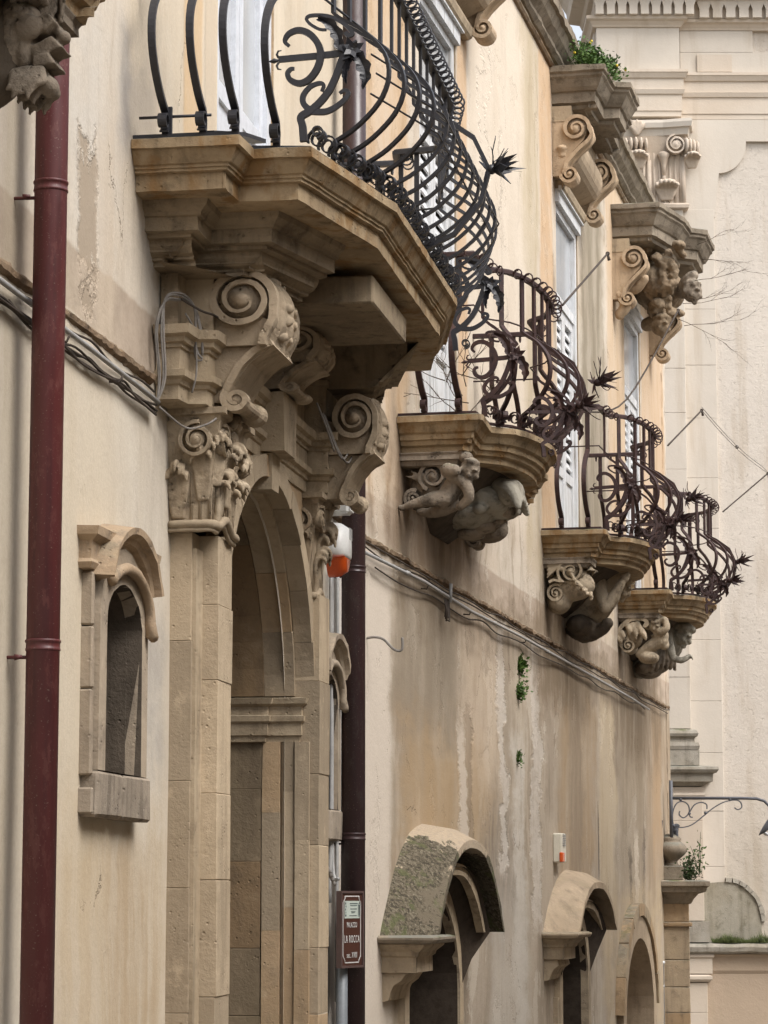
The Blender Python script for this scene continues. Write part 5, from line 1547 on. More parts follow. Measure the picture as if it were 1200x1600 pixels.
# ------------------------------------------------------------------ pediments over the balcony doors
def pediment(s, c, half, label, kind):
    t = thing('door_pediment', label, 'pediment', W2, 0, c, 7.5, 'stone pediments over the small balconies')
    prof = [(-.20, 8.16), (-.16, 8.17), (-.155, 8.20), (-.11, 8.215), (-.11, 8.30), (-.09, 8.31), (-.07, 8.34), (-.04, 8.40), (-.02, 8.42), (-.02, 8.44), (-.0, 8.455), (.0, 8.50), (-.05, 8.515)]
    if kind == 2: prof = [(o, z - .26) for o, z in prof]
    # plan breaks forward in the middle
    a, b = c - half, c + half
    pth = [(-.02, a), (.46, a), (.47, a + half * .62), (.60, a + half * .66), (.60, b - half * .66), (.47, b - half * .62), (.46, b), (-.02, b)]
    if kind == 2: pth = [(-.02, a), (.47, a), (.64, a + half * .42), (.66, a + half * .7), (.80, a + half * .78), (.80, b - half * .78), (.66, b - half * .7), (.64, b - half * .42), (.47, b), (-.02, b)]
    m = MB(); m.sweep_plan(resample(pth, .1), prof); m.jitter(.008, 9); m.build('cornice', M['grey_cornice'], t)
    zt = prof[0][1]
    m = MB(); m.box((-.02, a + .10, zt - .10), (.16, b - .10, zt + .03)); m.jitter(.003, 9).build('bed_course', M['hood_stone'], t)
    # side brackets: an S scroll seen from the side, with its lower curl turned out
    for side, sc in ((-1, a + .16), (1, b - .16)):
        w = .085
        k = MB()
        C1 = (.20, zt - .17); sp_ = spiral(C1, .02, .10, R(-5) + 2 * pi * 1.6, R(-5), 34, .9)
        tail = catmull([sp_[-1], (.315, zt - .225), (.285, zt - .275), (.19, zt - .36), (.115, zt - .45), (.085, zt - .55)], 6)[1:]
        low = spiral((.145, zt - .555), .06, .014, R(178), R(178) + 2 * pi * 1.4, 26)
        path = sp_ + tail
        k.band(path, [(-w, -.002), (-w, .028), (-w * .6, .028), (-w * .5, .014), (w * .5, .014), (w * .6, .028), (w, .028), (w, -.002)], (0, sc, 0), (1,0,0), (0,0,1), (0,1,0), [.4 + .6 * min(1, i / 24) for i in range(len(path))])
        k.band(low, [(-w * 1.1, -.028), (-w * 1.1, .0), (w * 1.1, .0), (w * 1.1, -.028)], (0, sc, 0), (1,0,0), (0,0,1), (0,1,0), [1 - .5 * i / 26 for i in range(27)])
        k.lathe([(.098, -w * .8), (.05, -w * .62), (.03, -w * .9), (.002, -w)], (C1[0], sc, C1[1]), 18, axis=1); k.lathe([(.098, w * .8), (.05, w * .62), (.03, w * .9), (.002, w)], (C1[0], sc, C1[1]), 18, axis=1)
        k.lathe([(.056, -w * .9), (.03, -w * .8), (.015, -w * 1.05), (.002, -w * 1.1)], (.145, sc, zt - .555), 16, axis=1)
        k.prism([(.0, zt - .02), (.20, zt - .06), (.29, zt - .2), (.26, zt - .27), (.17, zt - .36), (.10, zt - .46), (.09, zt - .56), (0, zt - .56)], sc - w * .62, sc + w * .62, axis=1)
        k.jitter(.004, 16).build('scroll_bracket', M['carved_pale'], t)
    if kind == 1:
        m = MB(); m.box((-.02, a + .30, zt - .62), (.025, b - .30, zt - .1)); m.build('tympanum', M['hood_stone'], t)
        m = MB()
        rr = random.Random(3)
        for k in range(9): m.ell((.08, a + .16 + rr.uniform(-.05, .03), zt - .36 + rr.uniform(-.05, .05)), (.05, .04, .03), seg=8, rings=6)
        m.build_sculpt('carved_leaf', M['carved_pale'], t, .009, 2, .003)
        m = MB(); m.prism([(.02, zt - .08)] + [(.10 + .13 * math.cos(q), zt - .28 + .17 * math.sin(q)) for q in [R(80 - 16 * i) for i in range(11)]] + [(.02, zt - .5)], a + .26, b - .26, axis=1, smooth=False); m.jitter(.004, 8).build('cove', M['tan_vault'], t)
        m = MB(); m.sweep_plan([(0, a + .25), (.05, a + .25), (.05, b - .25), (0, b - .25)], [(0, zt - .64), (.02, zt - .62), (.03, zt - .58), (.03, zt - .56), (0, zt - .55)]); m.build('frame_moulding', M['hood_stone'], t)
    else:
        rr2 = random.Random(17)
        # figure group on the keystone: shell, cherub heads, scrolls
        m = MB()
        m.ell((.34, c - .85, 7.62), (.13, .28, .19)); m.ell((.30, c - .2, 7.68), (.26, .5, .20)); m.ell((.32, c - .5, 7.42), (.10, .3, .10))
        for q in range(9):
            aa = q * .7; capsule(m, [(.44 + .10 * math.cos(aa), c - 1.08 + .05 * (q % 3), 7.64 + .17 * math.sin(aa)), (.50 + .05 * math.cos(aa + .5), c - 1.12, 7.64 + .12 * math.sin(aa + .5)), (.46 + .12 * math.cos(aa + 1), c - 1.05, 7.63 + .19 * math.sin(aa + 1))], [.03, .045, .02], 8)
        for q in range(16): m.ell((.25 + rr2.uniform(0, .38), c - .95 + rr2.uniform(-.25, .4), 7.84 + rr2.uniform(-.10, .12)), (rr2.uniform(.04, .08), rr2.uniform(.05, .1), rr2.uniform(.03, .06)), (rr2.random(), rr2.random(), 0), 8, 6)
        for q in range(10): m.ell((.30 + rr2.uniform(0, .2), c - .8 + rr2.uniform(-.25, .2), 7.40 + rr2.uniform(-.08, .1)), (rr2.uniform(.04, .07), .06, rr2.uniform(.03, .05)), (rr2.random(), rr2.random(), 0), 8, 6)
        m.build_sculpt('shield', M['carved_brown'], t, .012, 1, .012)
        m = MB(); head(m, (.66, c - .55, 7.58), .105, (.7, -.6, -.3)); capsule(m, [(.55, c - .4, 7.62), (.62, c - .5, 7.70), (.68, c - .55, 7.74)], [.08, .07, .05]); m.build_sculpt('cherub_head', M['figure_stone'], t, .011, 3, .004)
        m = MB(); head(m, (.36, c - .65, 7.24), .105, (.6, -.7, -.3)); capsule(m, [(.2, c - .4, 7.3), (.45, c - .6, 7.36), (.58, c - .7, 7.33)], [.07, .06, .03]); m.build_sculpt('cherub_head', M['carved_brown'], t, .011, 3, .004)
        m = MB(); capsule(m, [(.05, a + .15, 7.40), (.12, a + .15, 7.30), (.06, a + .15, 7.2)], [.05, .06, .05]); capsule(m, [(.10, a + .3, 7.5), (.20, a + .25, 7.46), (.30, a + .2, 7.55)], [.05, .05, .04]); m.build_sculpt('scroll_end', M['carved_pale'], t, .011, 3, .004)
    return t
M['carved_pale'] = stone('carved_pale', (.50, .38, .26), (.40, .30, .20), (.17, .12, .08), .45, .2, .6)
M['carved_brown'] = stone('carved_brown', (.28, .21, .14), (.20, .15, .10), (.08, .06, .04), .6, .2, .9)
pediment(6.9, 7.73, .86, 'grey mossy stone pediment with scroll brackets and green weeds sprouting on top', 1)
pediment(10.5, 12.05, 1.55, 'stained stone pediment with cherub heads and dry twigs, farthest along the front', 2)
p0 = pediment(1.6, 2.43, .84, 'pediment above the first small balcony, only its lower scroll showing at the top edge', 1)
# ------------------------------------------------------------------ street doorways with vaulted hoods
def hood(label, s0, s1, zs, rz, n_out, top_mat, ext, RR, RW, hz):
    """doorway: moulded jambs, arched opening, a barrel-vaulted hood standing out from the wall on corbels"""
    c = (s0 + s1) / 2; r = (s1 - s0) / 2
    t = thing('hooded_doorway', label, 'doorway', W2, 0, c, 0, 'arched street doorways')
    op = arch_poly(s0, s1, .02, zs, rz)
    m = MB(); reveal(m, op, .03, -.45); m.jitter(.003, 9).build('reveal', M['hood_shade'], t)
    m = MB(); m.box((-.5, s0 - .05, 0), (-.45, s1 + .05, zs + rz + .05)); bk = m.build('backing', M['dark_void'], t)
    m = MB()
    m.box((-.40, s0 + .03, .02), (-.34, c - .01, zs + rz * .6)); m.build('door_leaf', M['dark_wood'], t)
    m = MB()
    m.box((-.40, c + .01, .02), (-.34, s1 - .03, zs + rz * .6)); m.build('door_leaf', M['dark_wood'], t)
    fr = MB(); ou = [(c + (s - c) * (1 + .13 / r), z if z < zs + .001 else zs + (z - zs) * (1 + .16 / rz)) for s, z in op]
    ring(fr, op, ou, -.02, .045); fr.jitter(.004, 10).build('frame', M['hood_stone'], t)
    # the vault: outer shell, flared in plan so that it widens towards the wall
    zb = hz
    rows_o, rows_i = [], []
    H = ext
    for i in range(25):
        a = pi - pi * i / 24
        ex, ez = math.cos(a), 1 - abs(math.cos(a)) ** 2.5
        RM = RR + (RW - RR) * .42
        rows_o.append([(-.02, c + RW * ex, zb + (H + .10) * ez), (n_out * .5, c + RM * ex, zb + (H + .07) * ez), (n_out, c + RR * ex, zb + H * ez)])
        rows_i.append([(-.02, c + (RW - .10) * ex, zb + (H - .01) * ez), (n_out * .5, c + (RM - .07) * ex, zb + (H - .03) * ez), (n_out, c + (RR - .055) * ex, zb + (H - .05) * ez)])
    v = MB(); rows = [a + b[::-1] for a, b in zip(rows_o, rows_i)]
    v.grid(rows, False, wrap=True); k = 6
    v.f.append(tuple(range(k))); v.sm.append(False); v.f.append(tuple(24 * k + j for j in range(k))); v.sm.append(False)
    v.jitter(.007, 8)
    vo = v.build('vault', M[top_mat], t)
    # moulded front arch, standing back inside the rim
    for (ra, rb, nn, dd) in ((.10, .16, n_out - .10, .05), (.0, .09, .05, .10)):
        g_ = MB(); rows = []
        for i in range(25):
            a = pi - pi * i / 24; ex, ez = math.cos(a), 1 - abs(math.cos(a)) ** 2.5
            A = (c + (RR - .12 - ra) * ex, zb + (H - .13 - ra * .8) * ez); B = (c + (RR - .05 - ra) * ex, zb + (H - .06 - ra * .8) * ez)
            rows.append([(nn - dd, *A), (nn, *A), (nn, *B), (nn - dd, *B)])
        g_.grid(rows, False, wrap=True); g_.jitter(.003, 10).build('arch_moulding', M['hood_stone'], t)
    # inner soffit down to the opening
    g_ = MB(); rows = []
    for i in range(25):
        a = pi - pi * i / 24; ex, ez = math.cos(a), math.sin(a)
        rows.append([(.03, c + (r + .08) * ex, zs + (rz + .08) * ez), (.10, c + (r + RR - .10) / 2 * ex, (zs + zb) / 2 + .01 + (rz + H) / 2 * ez), (n_out - .08, c + (RR - .10) * ex, zb + (H - .16) * (1 - abs(ex) ** 2.5))])
    g_.grid(rows, True).build('soffit', M['hood_shade'], t)
    # corbel blocks carrying the vault: table, two mouldings, tapering foot
    for sd in (-1,):
        e = RW + .0
        a, b = (c - e, c - r - .02) if sd < 0 else (c + r + .02, c + e)
        top = MB(); top.sweep_plan([(-.02, a - .03), (n_out + .03, a - .03), (n_out + .03, b + .02), (-.02, b + .02)], [(-.02, hz - .035), (.0, hz - .03), (.012, hz - .012), (.012, hz + .0), (-.02, hz + .012)]); top.jitter(.006, 12); to = top.build('corbel_table', M['grey_cornice'] if top_mat == 'mossy_vault' else M['hood_stone'], t)
        m = MB(); m.sweep_plan([(-.02, a), (n_out - .01, a), (n_out - .01, b), (-.02, b)], [(-.10, hz - .20), (-.07, hz - .195), (-.07, hz - .11), (-.055, hz - .10), (-.05, hz - .08), (-.015, hz - .05), (-.01, hz - .036)]); m.jitter(.004, 12).build('corbel', M['hood_stone'], t)
        m = MB()
        m.prism([(0, hz - .36), (.04, hz - .35), (.05, hz - .31), (.07, hz - .27), (.11, hz - .24), (n_out - .14, hz - .20), (0, hz - .20)], a + .09, b - .03, axis=1); m.jitter(.005, 12).build('corbel_foot', M['hood_stone'], t)
        m = MB(); m.box((-.02, *( (c - r - .20, 0) if sd < 0 else (c + r + .10, 0))), (.035, *((c - r - .10, hz - .5) if sd < 0 else (c + r + .20, hz - .5)))); m.jitter(.003, 9).build('pilaster_strip', M['hood_stone'], t)
    return t
hood('arched street doorway under a big mossy barrel vaulted stone hood', 1.06, 2.60, 1.14, .60, .28, 'mossy_vault', .57, 1.10, 1.40, 1.50)
hood('arched street doorway under a smooth tan vaulted hood below the small white alarm', 6.85, 8.25, 1.05, .50, .24, 'tan_vault', .40, 1.10, 1.42, 1.44)
t = thing('arched_doorway', 'pointed arch doorway without a hood, last before the pillar with the urn', 'doorway', W2, 0, 11.57, 0, 'arched street doorways')
op = ARCH3; c, r = 11.575, 1.025
m = MB(); reveal(m, op, .04, -.55); m.jitter(.003, 9).build('reveal', M['tan_vault'], t)
fr = MB(); ou = [(c + (s - c) * 1.20, z if z < .621 else .62 + (z - .62) * 1.30) for s, z in op]; ring(fr, op, ou, -.02, .06); fr.jitter(.004, 10).build('frame', M['tan_vault'], t)
for k in range(9):
    a0, a1 = pi - pi * k / 9 * .98 - .03, pi - pi * (k + 1) / 9 * .98 - .02
    m = MB(); rows = []
    for i in range(4):
        a = a0 + (a1 - a0) * i / 3
        rows.append([(-.02, c + 1.235 * math.cos(a), .62 + .915 * math.sin(a)), (.085, c + 1.235 * math.cos(a), .62 + .915 * math.sin(a)), (.085, c + 1.36 * math.cos(a), .62 + 1.03 * math.sin(a)), (-.02, c + 1.36 * math.cos(a), .62 + 1.03 * math.sin(a))])
    m.grid(rows, False, wrap=True)
    for rI in (0, 3): m.f.append(tuple(rI * 4 + j for j in range(4))); m.sm.append(False)
    m.jitter(.006, 9, k).build('arch_brick', M['pillar_stone'], t)
for k in range(11):
    m = MB(); m.chamfer_box((-.42, 10.6, .02 + k * .105), (-.37, 12.55, .115 + k * .105), .006); m.build('shutter_slat', M['niche_sill'], t)
m = MB(); m.box((-.60, 10.5, 0), (-.551, 12.7, 1.4)); m.build('backing', M['dark_void'], t)
# ------------------------------------------------------------------ rain pipes
def rain_pipe(label, wall, n, s, r, z0, z1, mat, joints, hooks):
    t = thing('rain_pipe', label, 'drainpipe', wall, n, s, z0, 'rain pipes down the palazzo front')
    m = MB(); m.lathe([(r, z0), (r, z1)], (n, s, 0), 24); m.build('pipe', M[mat], t)
    for z in joints:
        j = MB(); j.lathe([(r + .0005, z - .016), (r + .003, z - .014), (r + .003, z - .008), (r + .001, z - .006), (r + .001, z + .010), (r + .0035, z + .012), (r + .004, z + .019), (r + .0005, z + .021)], (n, s, 0), 24); j.build('collar', M[mat], t)
        h = MB(); h.tube([(-.02, s - .02, z - .035), (n - .02, s - .01, z - .035)], .006, 6); h.tube([(n - r - .004, s - r * .7, z - .035), (n - r - .028, s - r * .75, z - .037)], [.006, .010], 6); h.build('pipe_hook', M[mat], t)
    return t
rain_pipe('dark red rain pipe down the near wall, leftmost in view', W1, .115, 8.73, .053, 0, 8.6, 'pipe_red', [4.005, 2.52, 1.0, 5.6], 1)
rain_pipe('dark brown rain pipe beside the sign and the portal', W1, .115, 14.40, .063, 0, 8.6, 'pipe_brown', [3.42, 2.035, 5.2], 1)

# ------------------------------------------------------------------ cables and conduits along the string course
def conduit(label, wall, pts, r, mat, joints=(), clip=()):
    t = thing('conduit', label, 'conduit', wall, pts[0][0], pts[0][1], pts[0][2], 'conduits along the front')
    m = MB(); m.tube(pts, r, 8); m.build('tube', M[mat], t)
    for (n, s, z) in joints:
        j = MB(); j.tube([(n, s - .03, z), (n, s + .03, z)], r + .004, 8); j.build('sleeve', M[mat], t)
    for (n, s, z) in clip:
        j = MB(); j.tube([(0, s, z - .02), (n, s, z - .025), (n + .012, s, z)], .005, 5); j.build('clip', M['cable_dark'], t)
    return t
conduit('pale grey conduit under the string course, between the red pipe and the portal', W1, [(.035, 7.0, 3.635), (.038, 8.4, 3.642), (.04, 9.5, 3.632), (.035, 10.5, 3.62)], .0095, 'pvc_grey', [], [(.04, 9.2, 3.62), (.04, 9.9, 3.61)])
conduit('long pale grey conduit under the far string course beyond the brown pipe', W2, [(.05, -.3, 3.61), (.05, 1.5, 3.628), (.05, 3.0, 3.60), (.052, 5.0, 3.61), (.05, 7.0, 3.605), (.05, 9.0, 3.6), (.05, 11.2, 3.59), (.05, 12.6, 3.57)], .0105, 'pvc_grey', [(.05, 1.0, 3.625), (.05, 3.9, 3.605), (.05, 6.2, 3.605)], [(.04, 1.6, 3.62), (.04, 3.0, 3.60), (.04, 5.2, 3.61)])
def cable(label, wall, strands, mat, group='loose cables on the front', r=.006):
    t = thing('cable_bundle', label, 'cables', wall, *strands[0][0], group)
    for s in strands:
        m = MB(); m.tube(catmull(s, 5), r, 6); m.build('cable', M[mat], t)
    return t
def sag(wall_s0, wall_s1, n, z, dz, k, seed, jit=.012):
    rr = random.Random(seed); out = []
    for i in range(k + 1):
        u = i / k
        out.append((n + rr.uniform(-.006, .006), wall_s0 + (wall_s1 - wall_s0) * u, z - dz * abs(math.sin(u * pi * (k / 3))) + rr.uniform(-jit, jit)))
    return out
cable('dark tangled cables sagging below the near string course', W1, [sag(6.8, 10.5, .025, 3.60, .012, 16, 1, .008), sag(6.8, 10.5, .03, 3.59, .014, 14, 2, .008), sag(6.8, 10.5, .02, 3.585, .012, 18, 3, .008), sag(8.6, 10.5, .025, 3.615, .03, 12, 4, .008), sag(6.8, 10.5, .028, 3.60, .02, 13, 9, .009), sag(6.8, 10.5, .02, 3.665, .01, 16, 10, .006)], 'cable_dark', r=.0048)
cable('dark cables fixed along the far string course above the hooded doorways', W2, [sag(-.2, 14.4, .045, 3.675, .012, 30, 5, .01), sag(-.2, 14.4, .03, 3.655, .015, 26, 6, .012), sag(.2, 12.4, .035, 3.575, .02, 22, 7, .012)], 'cable_dark', r=.005)
loops = []
rr = random.Random(12)
for k in range(5):
    d = rr.uniform(-.02, .02)
    loops.append([(.03, 10.50, 3.62), (.05 + d, 10.52, 3.72), (.045 + d, 10.50 + d, 3.90), (.05, 10.53 + d, 4.03 + d), (.09 + d, 10.60, 4.06 + d), (.13, 10.68, 4.03), (.15 + d, 10.70, 3.96 - .03 * k), (.16, 10.705, 3.84 + d)])
loops.append([(.10, 10.66, 4.0), (.13, 10.69, 3.93), (.14, 10.69, 3.78), (.12, 10.70, 3.69)])
loops.append([(.04, 10.5, 3.60), (.10, 10.69, 3.55), (.17, 10.74, 3.57), (.20, 10.78, 3.60)])
cable('grey cable tangle looping over the portal entablature at its near end', W1, loops, 'cable_grey', r=.0045)
cable('thin black cable lying on the portal entablature under the near console', W1, [[(.09, 10.62, 4.05), (.16, 10.68, 4.012), (.20, 10.75, 4.005), (.22, 11.0, 4.0), (.24, 11.22, 3.995)]], 'cable_dark', r=.005)
cable('grey wire loops hanging from the far end of the portal entablature', W1, [[(.22, 12.95, 4.0), (.27, 13.0, 3.85), (.29, 13.1, 3.80), (.30, 13.25, 3.88), (.28, 13.4, 4.0)], [(.22, 12.98, 4.0), (.28, 13.05, 3.83), (.31, 13.15, 3.79), (.31, 13.3, 3.9), (.28, 13.42, 4.0)], [(.22, 12.8, 4.02), (.25, 12.88, 3.92), (.27, 12.98, 3.82)]], 'cable_grey', r=.005)
cable('pale cables running down the wall beside the brown pipe', W1, [[(.03, 14.20, 3.4), (.035, 14.20, 2.6), (.03, 14.22, 2.2), (.03, 14.2, 1.7)], [(.03, 14.24, 3.6), (.03, 14.25, 2.6), (.04, 14.22, 1.9), (.08, 14.18, 1.82)], [(.05, 14.29, 3.5), (.05, 14.29, 1.2)]], 'pvc_grey', r=.010)
m = MB()
t = thing('cable_stub', 'torn cable ends sticking out of the wall above the sign', 'cables', W1, .03, 14.1, 1.75)
for k in range(4):
    m.tube([(.0, 14.08 + .02 * k, 1.88 + .02 * k), (.035, 14.06 + .02 * k, 1.89 - .01 * k), (.06 + .008 * k, 14.05, 1.85 - .02 * k)], [.012, .012, .009], 6)
m.build('stub', M['cable_grey'], t)
t = thing('wall_hook', 'bent iron hook sticking out of the wall past the brown pipe', 'hook', W2, 0, .15, 3.2)
m = MB(); m.tube(catmull([(.0, .12, 3.16), (.05, .12, 3.165), (.10, .12, 3.15), (.15, .12, 3.10), (.185, .12, 3.085), (.205, .12, 3.10), (.205, .12, 3.16)], 5), .0075, 7); m.build('hook', M['cable_grey'], t)
t = thing('wall_bracket', 'small grey insulator bracket with loose wires under the far string course', 'bracket', W2, .05, 2.2, 3.62)
m = MB(); m.tube([(.06, 2.25, 3.58), (.065, 2.25, 3.70)], .011, 7); m.build('peg', M['pvc_grey'], t)
m = MB()
for k in range(5): m.tube([(.04, 2.15 + .04 * k, 3.60), (.05, 2.15 + .03 * k, 3.54 - .02 * k), (.04, 2.17 + .02 * k, 3.48 - .012 * (k % 3))], .005, 5)
m.build('loose_wire', M['cable_dark'], t)

# ------------------------------------------------------------------ alarm boxes
t = thing('alarm_siren', 'white shield shaped alarm siren with orange base, half behind the portal capital', 'alarm', W1, .12, 14.05, 3.3)
def shield(s, pts, n0, n1, m):
    rows = []
    for f, n in ((1.0, n0), (1.0, n0 + .02), (.97, n0 + (n1 - n0) * .6), (.80, n1)):
        rows.append([(n, s - .08 + (a) * f * .95, 3.47 + b * f * .72) for a, b in pts])
    m.grid(rows, True, wrap=True); m.f.append(tuple((len(rows) - 1) * len(pts) + j for j in range(len(pts)))); m.sm.append(True)
def half(lo):
    P = []
    for i in range(28):
        a = 2 * pi * i / 28; x = .125 * math.copysign(abs(math.cos(a)) ** .8, math.cos(a)); z = .20 * math.sin(a)
        if z < 0: z *= .95; x *= (1 - .35 * abs(z / .19) ** 1.5)
        P.append((x, z))
    if lo: return [(x, min(z, -.065)) for x, z in P]
    return [(x, max(z, -.062)) for x, z in P]
m = MB(); shield(14.05, half(False), .07, .165, m); m.build('housing', M['plastic_white'], t)
m = MB(); shield(14.05, half(True), .065, .16, m); m.build('strobe_lens', M['plastic_orange'], t)
m = MB(); m.box((.145, 13.99, 3.53), (.168, 14.0, 3.59)); m.box((.145, 14.02, 3.53), (.168, 14.03, 3.59)); m.box((.145, 14.06, 3.53), (.166, 14.07, 3.59)); m.build('vent_slot', M['pvc_grey'], t)
m = MB(); m.box((-.02, 14.0, 3.42), (.07, 14.1, 3.56)); m.build('mount', M['plastic_cream'], t)
t = thing('junction_box', 'small white junction box on the wall just above the shield shaped siren', 'junction box', W1, .1, 14.1, 3.64)
m = MB(); m.chamfer_box((.0, 14.02, 3.67), (.155, 14.14, 3.76), .012); m.build('case', M['plastic_white'], t)
m = MB(); m.chamfer_box((.155, 14.03, 3.68), (.165, 14.13, 3.75), .004); m.build('lid', M['plastic_white'], t)
t = thing('alarm_siren', 'slim cream alarm box with orange corner above the tan vaulted hood', 'alarm', W2, .04, 6.8, 2.1)
m = MB(); m.chamfer_box((.0, 6.68, 1.985), (.075, 6.90, 2.215), .010); m.build('housing', M['plastic_cream'], t)
m = MB(); m.chamfer_box((.055, 6.672, 1.99), (.082, 6.78, 2.065), .005); m.build('strobe_lens', M['plastic_orange'], t)
m = MB()
for k in range(7): m.box((.074, 6.72, 2.20 - k * .014), (.080, 6.86, 2.207 - k * .014))
m.build('vent_slot', M['pvc_grey'], t)

# ------------------------------------------------------------------ the sign
def W1w(n, s, z): return W1.P(n, s, z)
sign_c = Vector((-.165, 14.0, 0))
t = wthing('street_sign', 'brown tourist sign reading PALAZZO LA ROCCA on a grey pole', 'sign', sign_c.x, sign_c.y, 0)
a_ = R(63); ex = Vector((math.cos(a_), math.sin(a_), 0)); ey = Vector((math.sin(a_), -math.cos(a_), 0))   # ex: reading direction, ey: towards the reader
SW, SH, SZ = .245, .385, 1.567
def sg(u, v, d=0): return sign_c + ex * u + ey * d + Vector((0, 0, SZ + v))
def plate(mb, u0, u1, v0, v1, d0, d1):
    vs = [sg(u, v, d) for d in (d0, d1) for u, v in ((u0, v0), (u1, v0), (u1, v1), (u0, v1))]
    return mb.add(vs, [(0, 3, 2, 1), (4, 5, 6, 7), (0, 1, 5, 4), (1, 2, 6, 5), (2, 3, 7, 6), (3, 0, 4, 7)])
m = MB(); plate(m, -SW/2, SW/2, -SH/2, SH/2, -.022, .0); plate(m, -SW/2, SW/2, SH/2 - .012, SH/2, 0, .008); plate(m, -SW/2, SW/2, -SH/2, -SH/2 + .012, 0, .008)
plate(m, -SW/2, -SW/2 + .012, -SH/2 + .012, SH/2 - .012, 0, .008); plate(m, SW/2 - .012, SW/2, -SH/2 + .012, SH/2 - .012, 0, .008); frame_o = m.build('frame', M['sign_frame'], t)
m = MB(); plate(m, -SW/2 + .012, SW/2 - .012, -SH/2 + .012, SH/2 - .012, 0, .002); m.build('face', M['sign_brown'], t)
m = MB(); bw = .0055; iu, iv = SW/2 - .024, SH/2 - .024; ck = .022
for (u0, u1, v0, v1) in ((-iu + ck, iu - ck, iv - bw, iv), (-iu + ck, iu - ck, -iv, -iv + bw), (-iu, -iu + bw, -iv + ck + .01, iv - ck - .01), (iu - bw, iu, -iv + ck + .01, iv - ck - .01)):
    plate(m, u0, u1, v0, v1, .002, .003)
for su in (-1, 1):
    for sv in (-1, 1):
        pts = [(iu - ck, iv - bw / 2), (iu - ck - .001, iv - ck * .6), (iu - ck * .5, iv - ck - .004), (iu - bw / 2, iv - ck - .012)]
        m.tube([sg(su * x, sv * y, .0025) for x, y in pts], bw * .42, 4)
m.build('border_line', M['sign_white'], t)
m = MB(); plate(m, -iu + .018, iu - .016, .055, .142, .002, .0035); pn = m.build('emblem_panel', M['sign_panel'], t)
m = MB(); rr = random.Random(4)
plate(m, -.025, .06, .126, .131, .0035, .0042); plate(m, -.02, .055, .117, .121, .0035, .0042); plate(m, -.02, .05, .100, .104, .0035, .0042); plate(m, -.012, .035, .087, .0905, .0035, .0042); plate(m, -.008, .03, .0815, .0845, .0035, .0042); plate(m, -.03, .05, .066, .070, .0035, .0042)
for k in range(5): plate(m, -iu + .024 + (k % 2) * .004, -iu + .036 - (k % 3) * .002, .064 + k * .015, .075 + k * .015, .0035, .0042)
for k in range(4): plate(m, .066 + k * .006, .069 + k * .006, .070, .118, .0035, .0042)
plate(m, .064, .09, .064, .068, .0035, .0042); plate(m, .064, .09, .118, .122, .0035, .0042)
m.tube([sg(.064, .122, .004), sg(.077, .134, .004), sg(.09, .122, .004)], .0014, 4)
m.build('emblem', M['sign_ink'], pn)
def lettering(txt, size, u, v, parent, xs=1.0):
    cu = bpy.data.curves.new('lettering', 'FONT'); cu.body = txt; cu.size = size; cu.align_x = 'CENTER'; cu.extrude = .0005; cu.offset = .0002; cu.space_character = 1.22
    o = bpy.data.objects.new('lettering', cu); col.objects.link(o)
    dg = bpy.context.evaluated_depsgraph_get(); dg.update()
    me = bpy.data.meshes.new_from_object(o.evaluated_get(dg)); bpy.data.objects.remove(o)
    loc = parent.location
    for vtx in me.vertices:
        q = sg(u + vtx.co.x * xs, v + vtx.co.y, .0032 + vtx.co.z); vtx.co = q - loc
    me.materials.clear(); me.materials.append(M['sign_white'])
    o = bpy.data.objects.new('lettering', me); col.objects.link(o); o.parent = parent
    return o
lettering('PALAZZO', .036, 0, .010, t, .60)
lettering('LA ROCCA', .052, 0, -.066, t, .56)
lettering('sec. XVIII', .040, 0, -.142, t, .58)
m = MB(); m.lathe([(.030, 0), (.030, 1.72)], sign_c - ey * .055 + ex * .0, 16); m.build('pole', M['pole_grey'], t)
for v in (-.12, .12):
    m = MB(); plate(m, -.05, .05, v - .012, v + .012, -.03, -.022); plate(m, -.02, .02, v - .012, v + .012, -.06, -.03); m.build('clamp', M['pole_grey'], t)

# ------------------------------------------------------------------ rods with lines on the railings
def rod(label, wall, a, b, mat='cable_dark', bend=None):
    t = thing('line_rod', label, 'rod', wall, *a, 'rods for washing lines on the railings')
    pts = catmull([a] + ([bend] if bend else []) + [b], 6)
    m = MB(); m.tube(pts, .008, 6); m.ell(b, (.016,) * 3, seg=8, rings=6); m.tube([b, (b[0] + .01, b[1], b[2] - .05)], [.008, .012], 6); m.build('rod', M[mat], t)
    return t
def at2(n, s, z): return (n, s, z)
R1 = (.83, 2.6, 5.52); R1b = (1.04, 3.6, 6.0)
rod('straight iron rod slanting up from the first small balcony railing', W2, (.76, 2.5, 5.53), (.80, 4.4, 6.31))
rod('bent iron rod rising from the near end of the middle balcony railing', W2, (.30, 6.6, 5.55), (.60, 10.8, 7.25), bend=(.42, 8.3, 5.95))
rod('slanting rod with slack lines on the middle balcony railing', W2, (.78, 8.2, 5.52), (.93, 9.6, 6.06))
rod('outermost slanting rod on the farthest balcony railing', W2, (.84, 12.4, 5.52), (1.24, 13.1, 6.0))
t = thing('washing_line', 'slack double line strung between the two outer rods', 'line', W2, .93, 9.6, 6.06)
m = MB()
for d in (0, .03):
    m.tube([(.93 + (1.24 - .93) * i / 10, 9.6 + 3.5 * i / 10, 6.06 - .06 * i / 10 - .05 * math.sin(pi * i / 10) + d * (1 if i < 10 else .3)) for i in range(11)], .0035, 4)
m.ell((1.085, 11.35, 6.0), (.02,) * 3, seg=6, rings=5); m.build('line', M['cable_grey'], t)

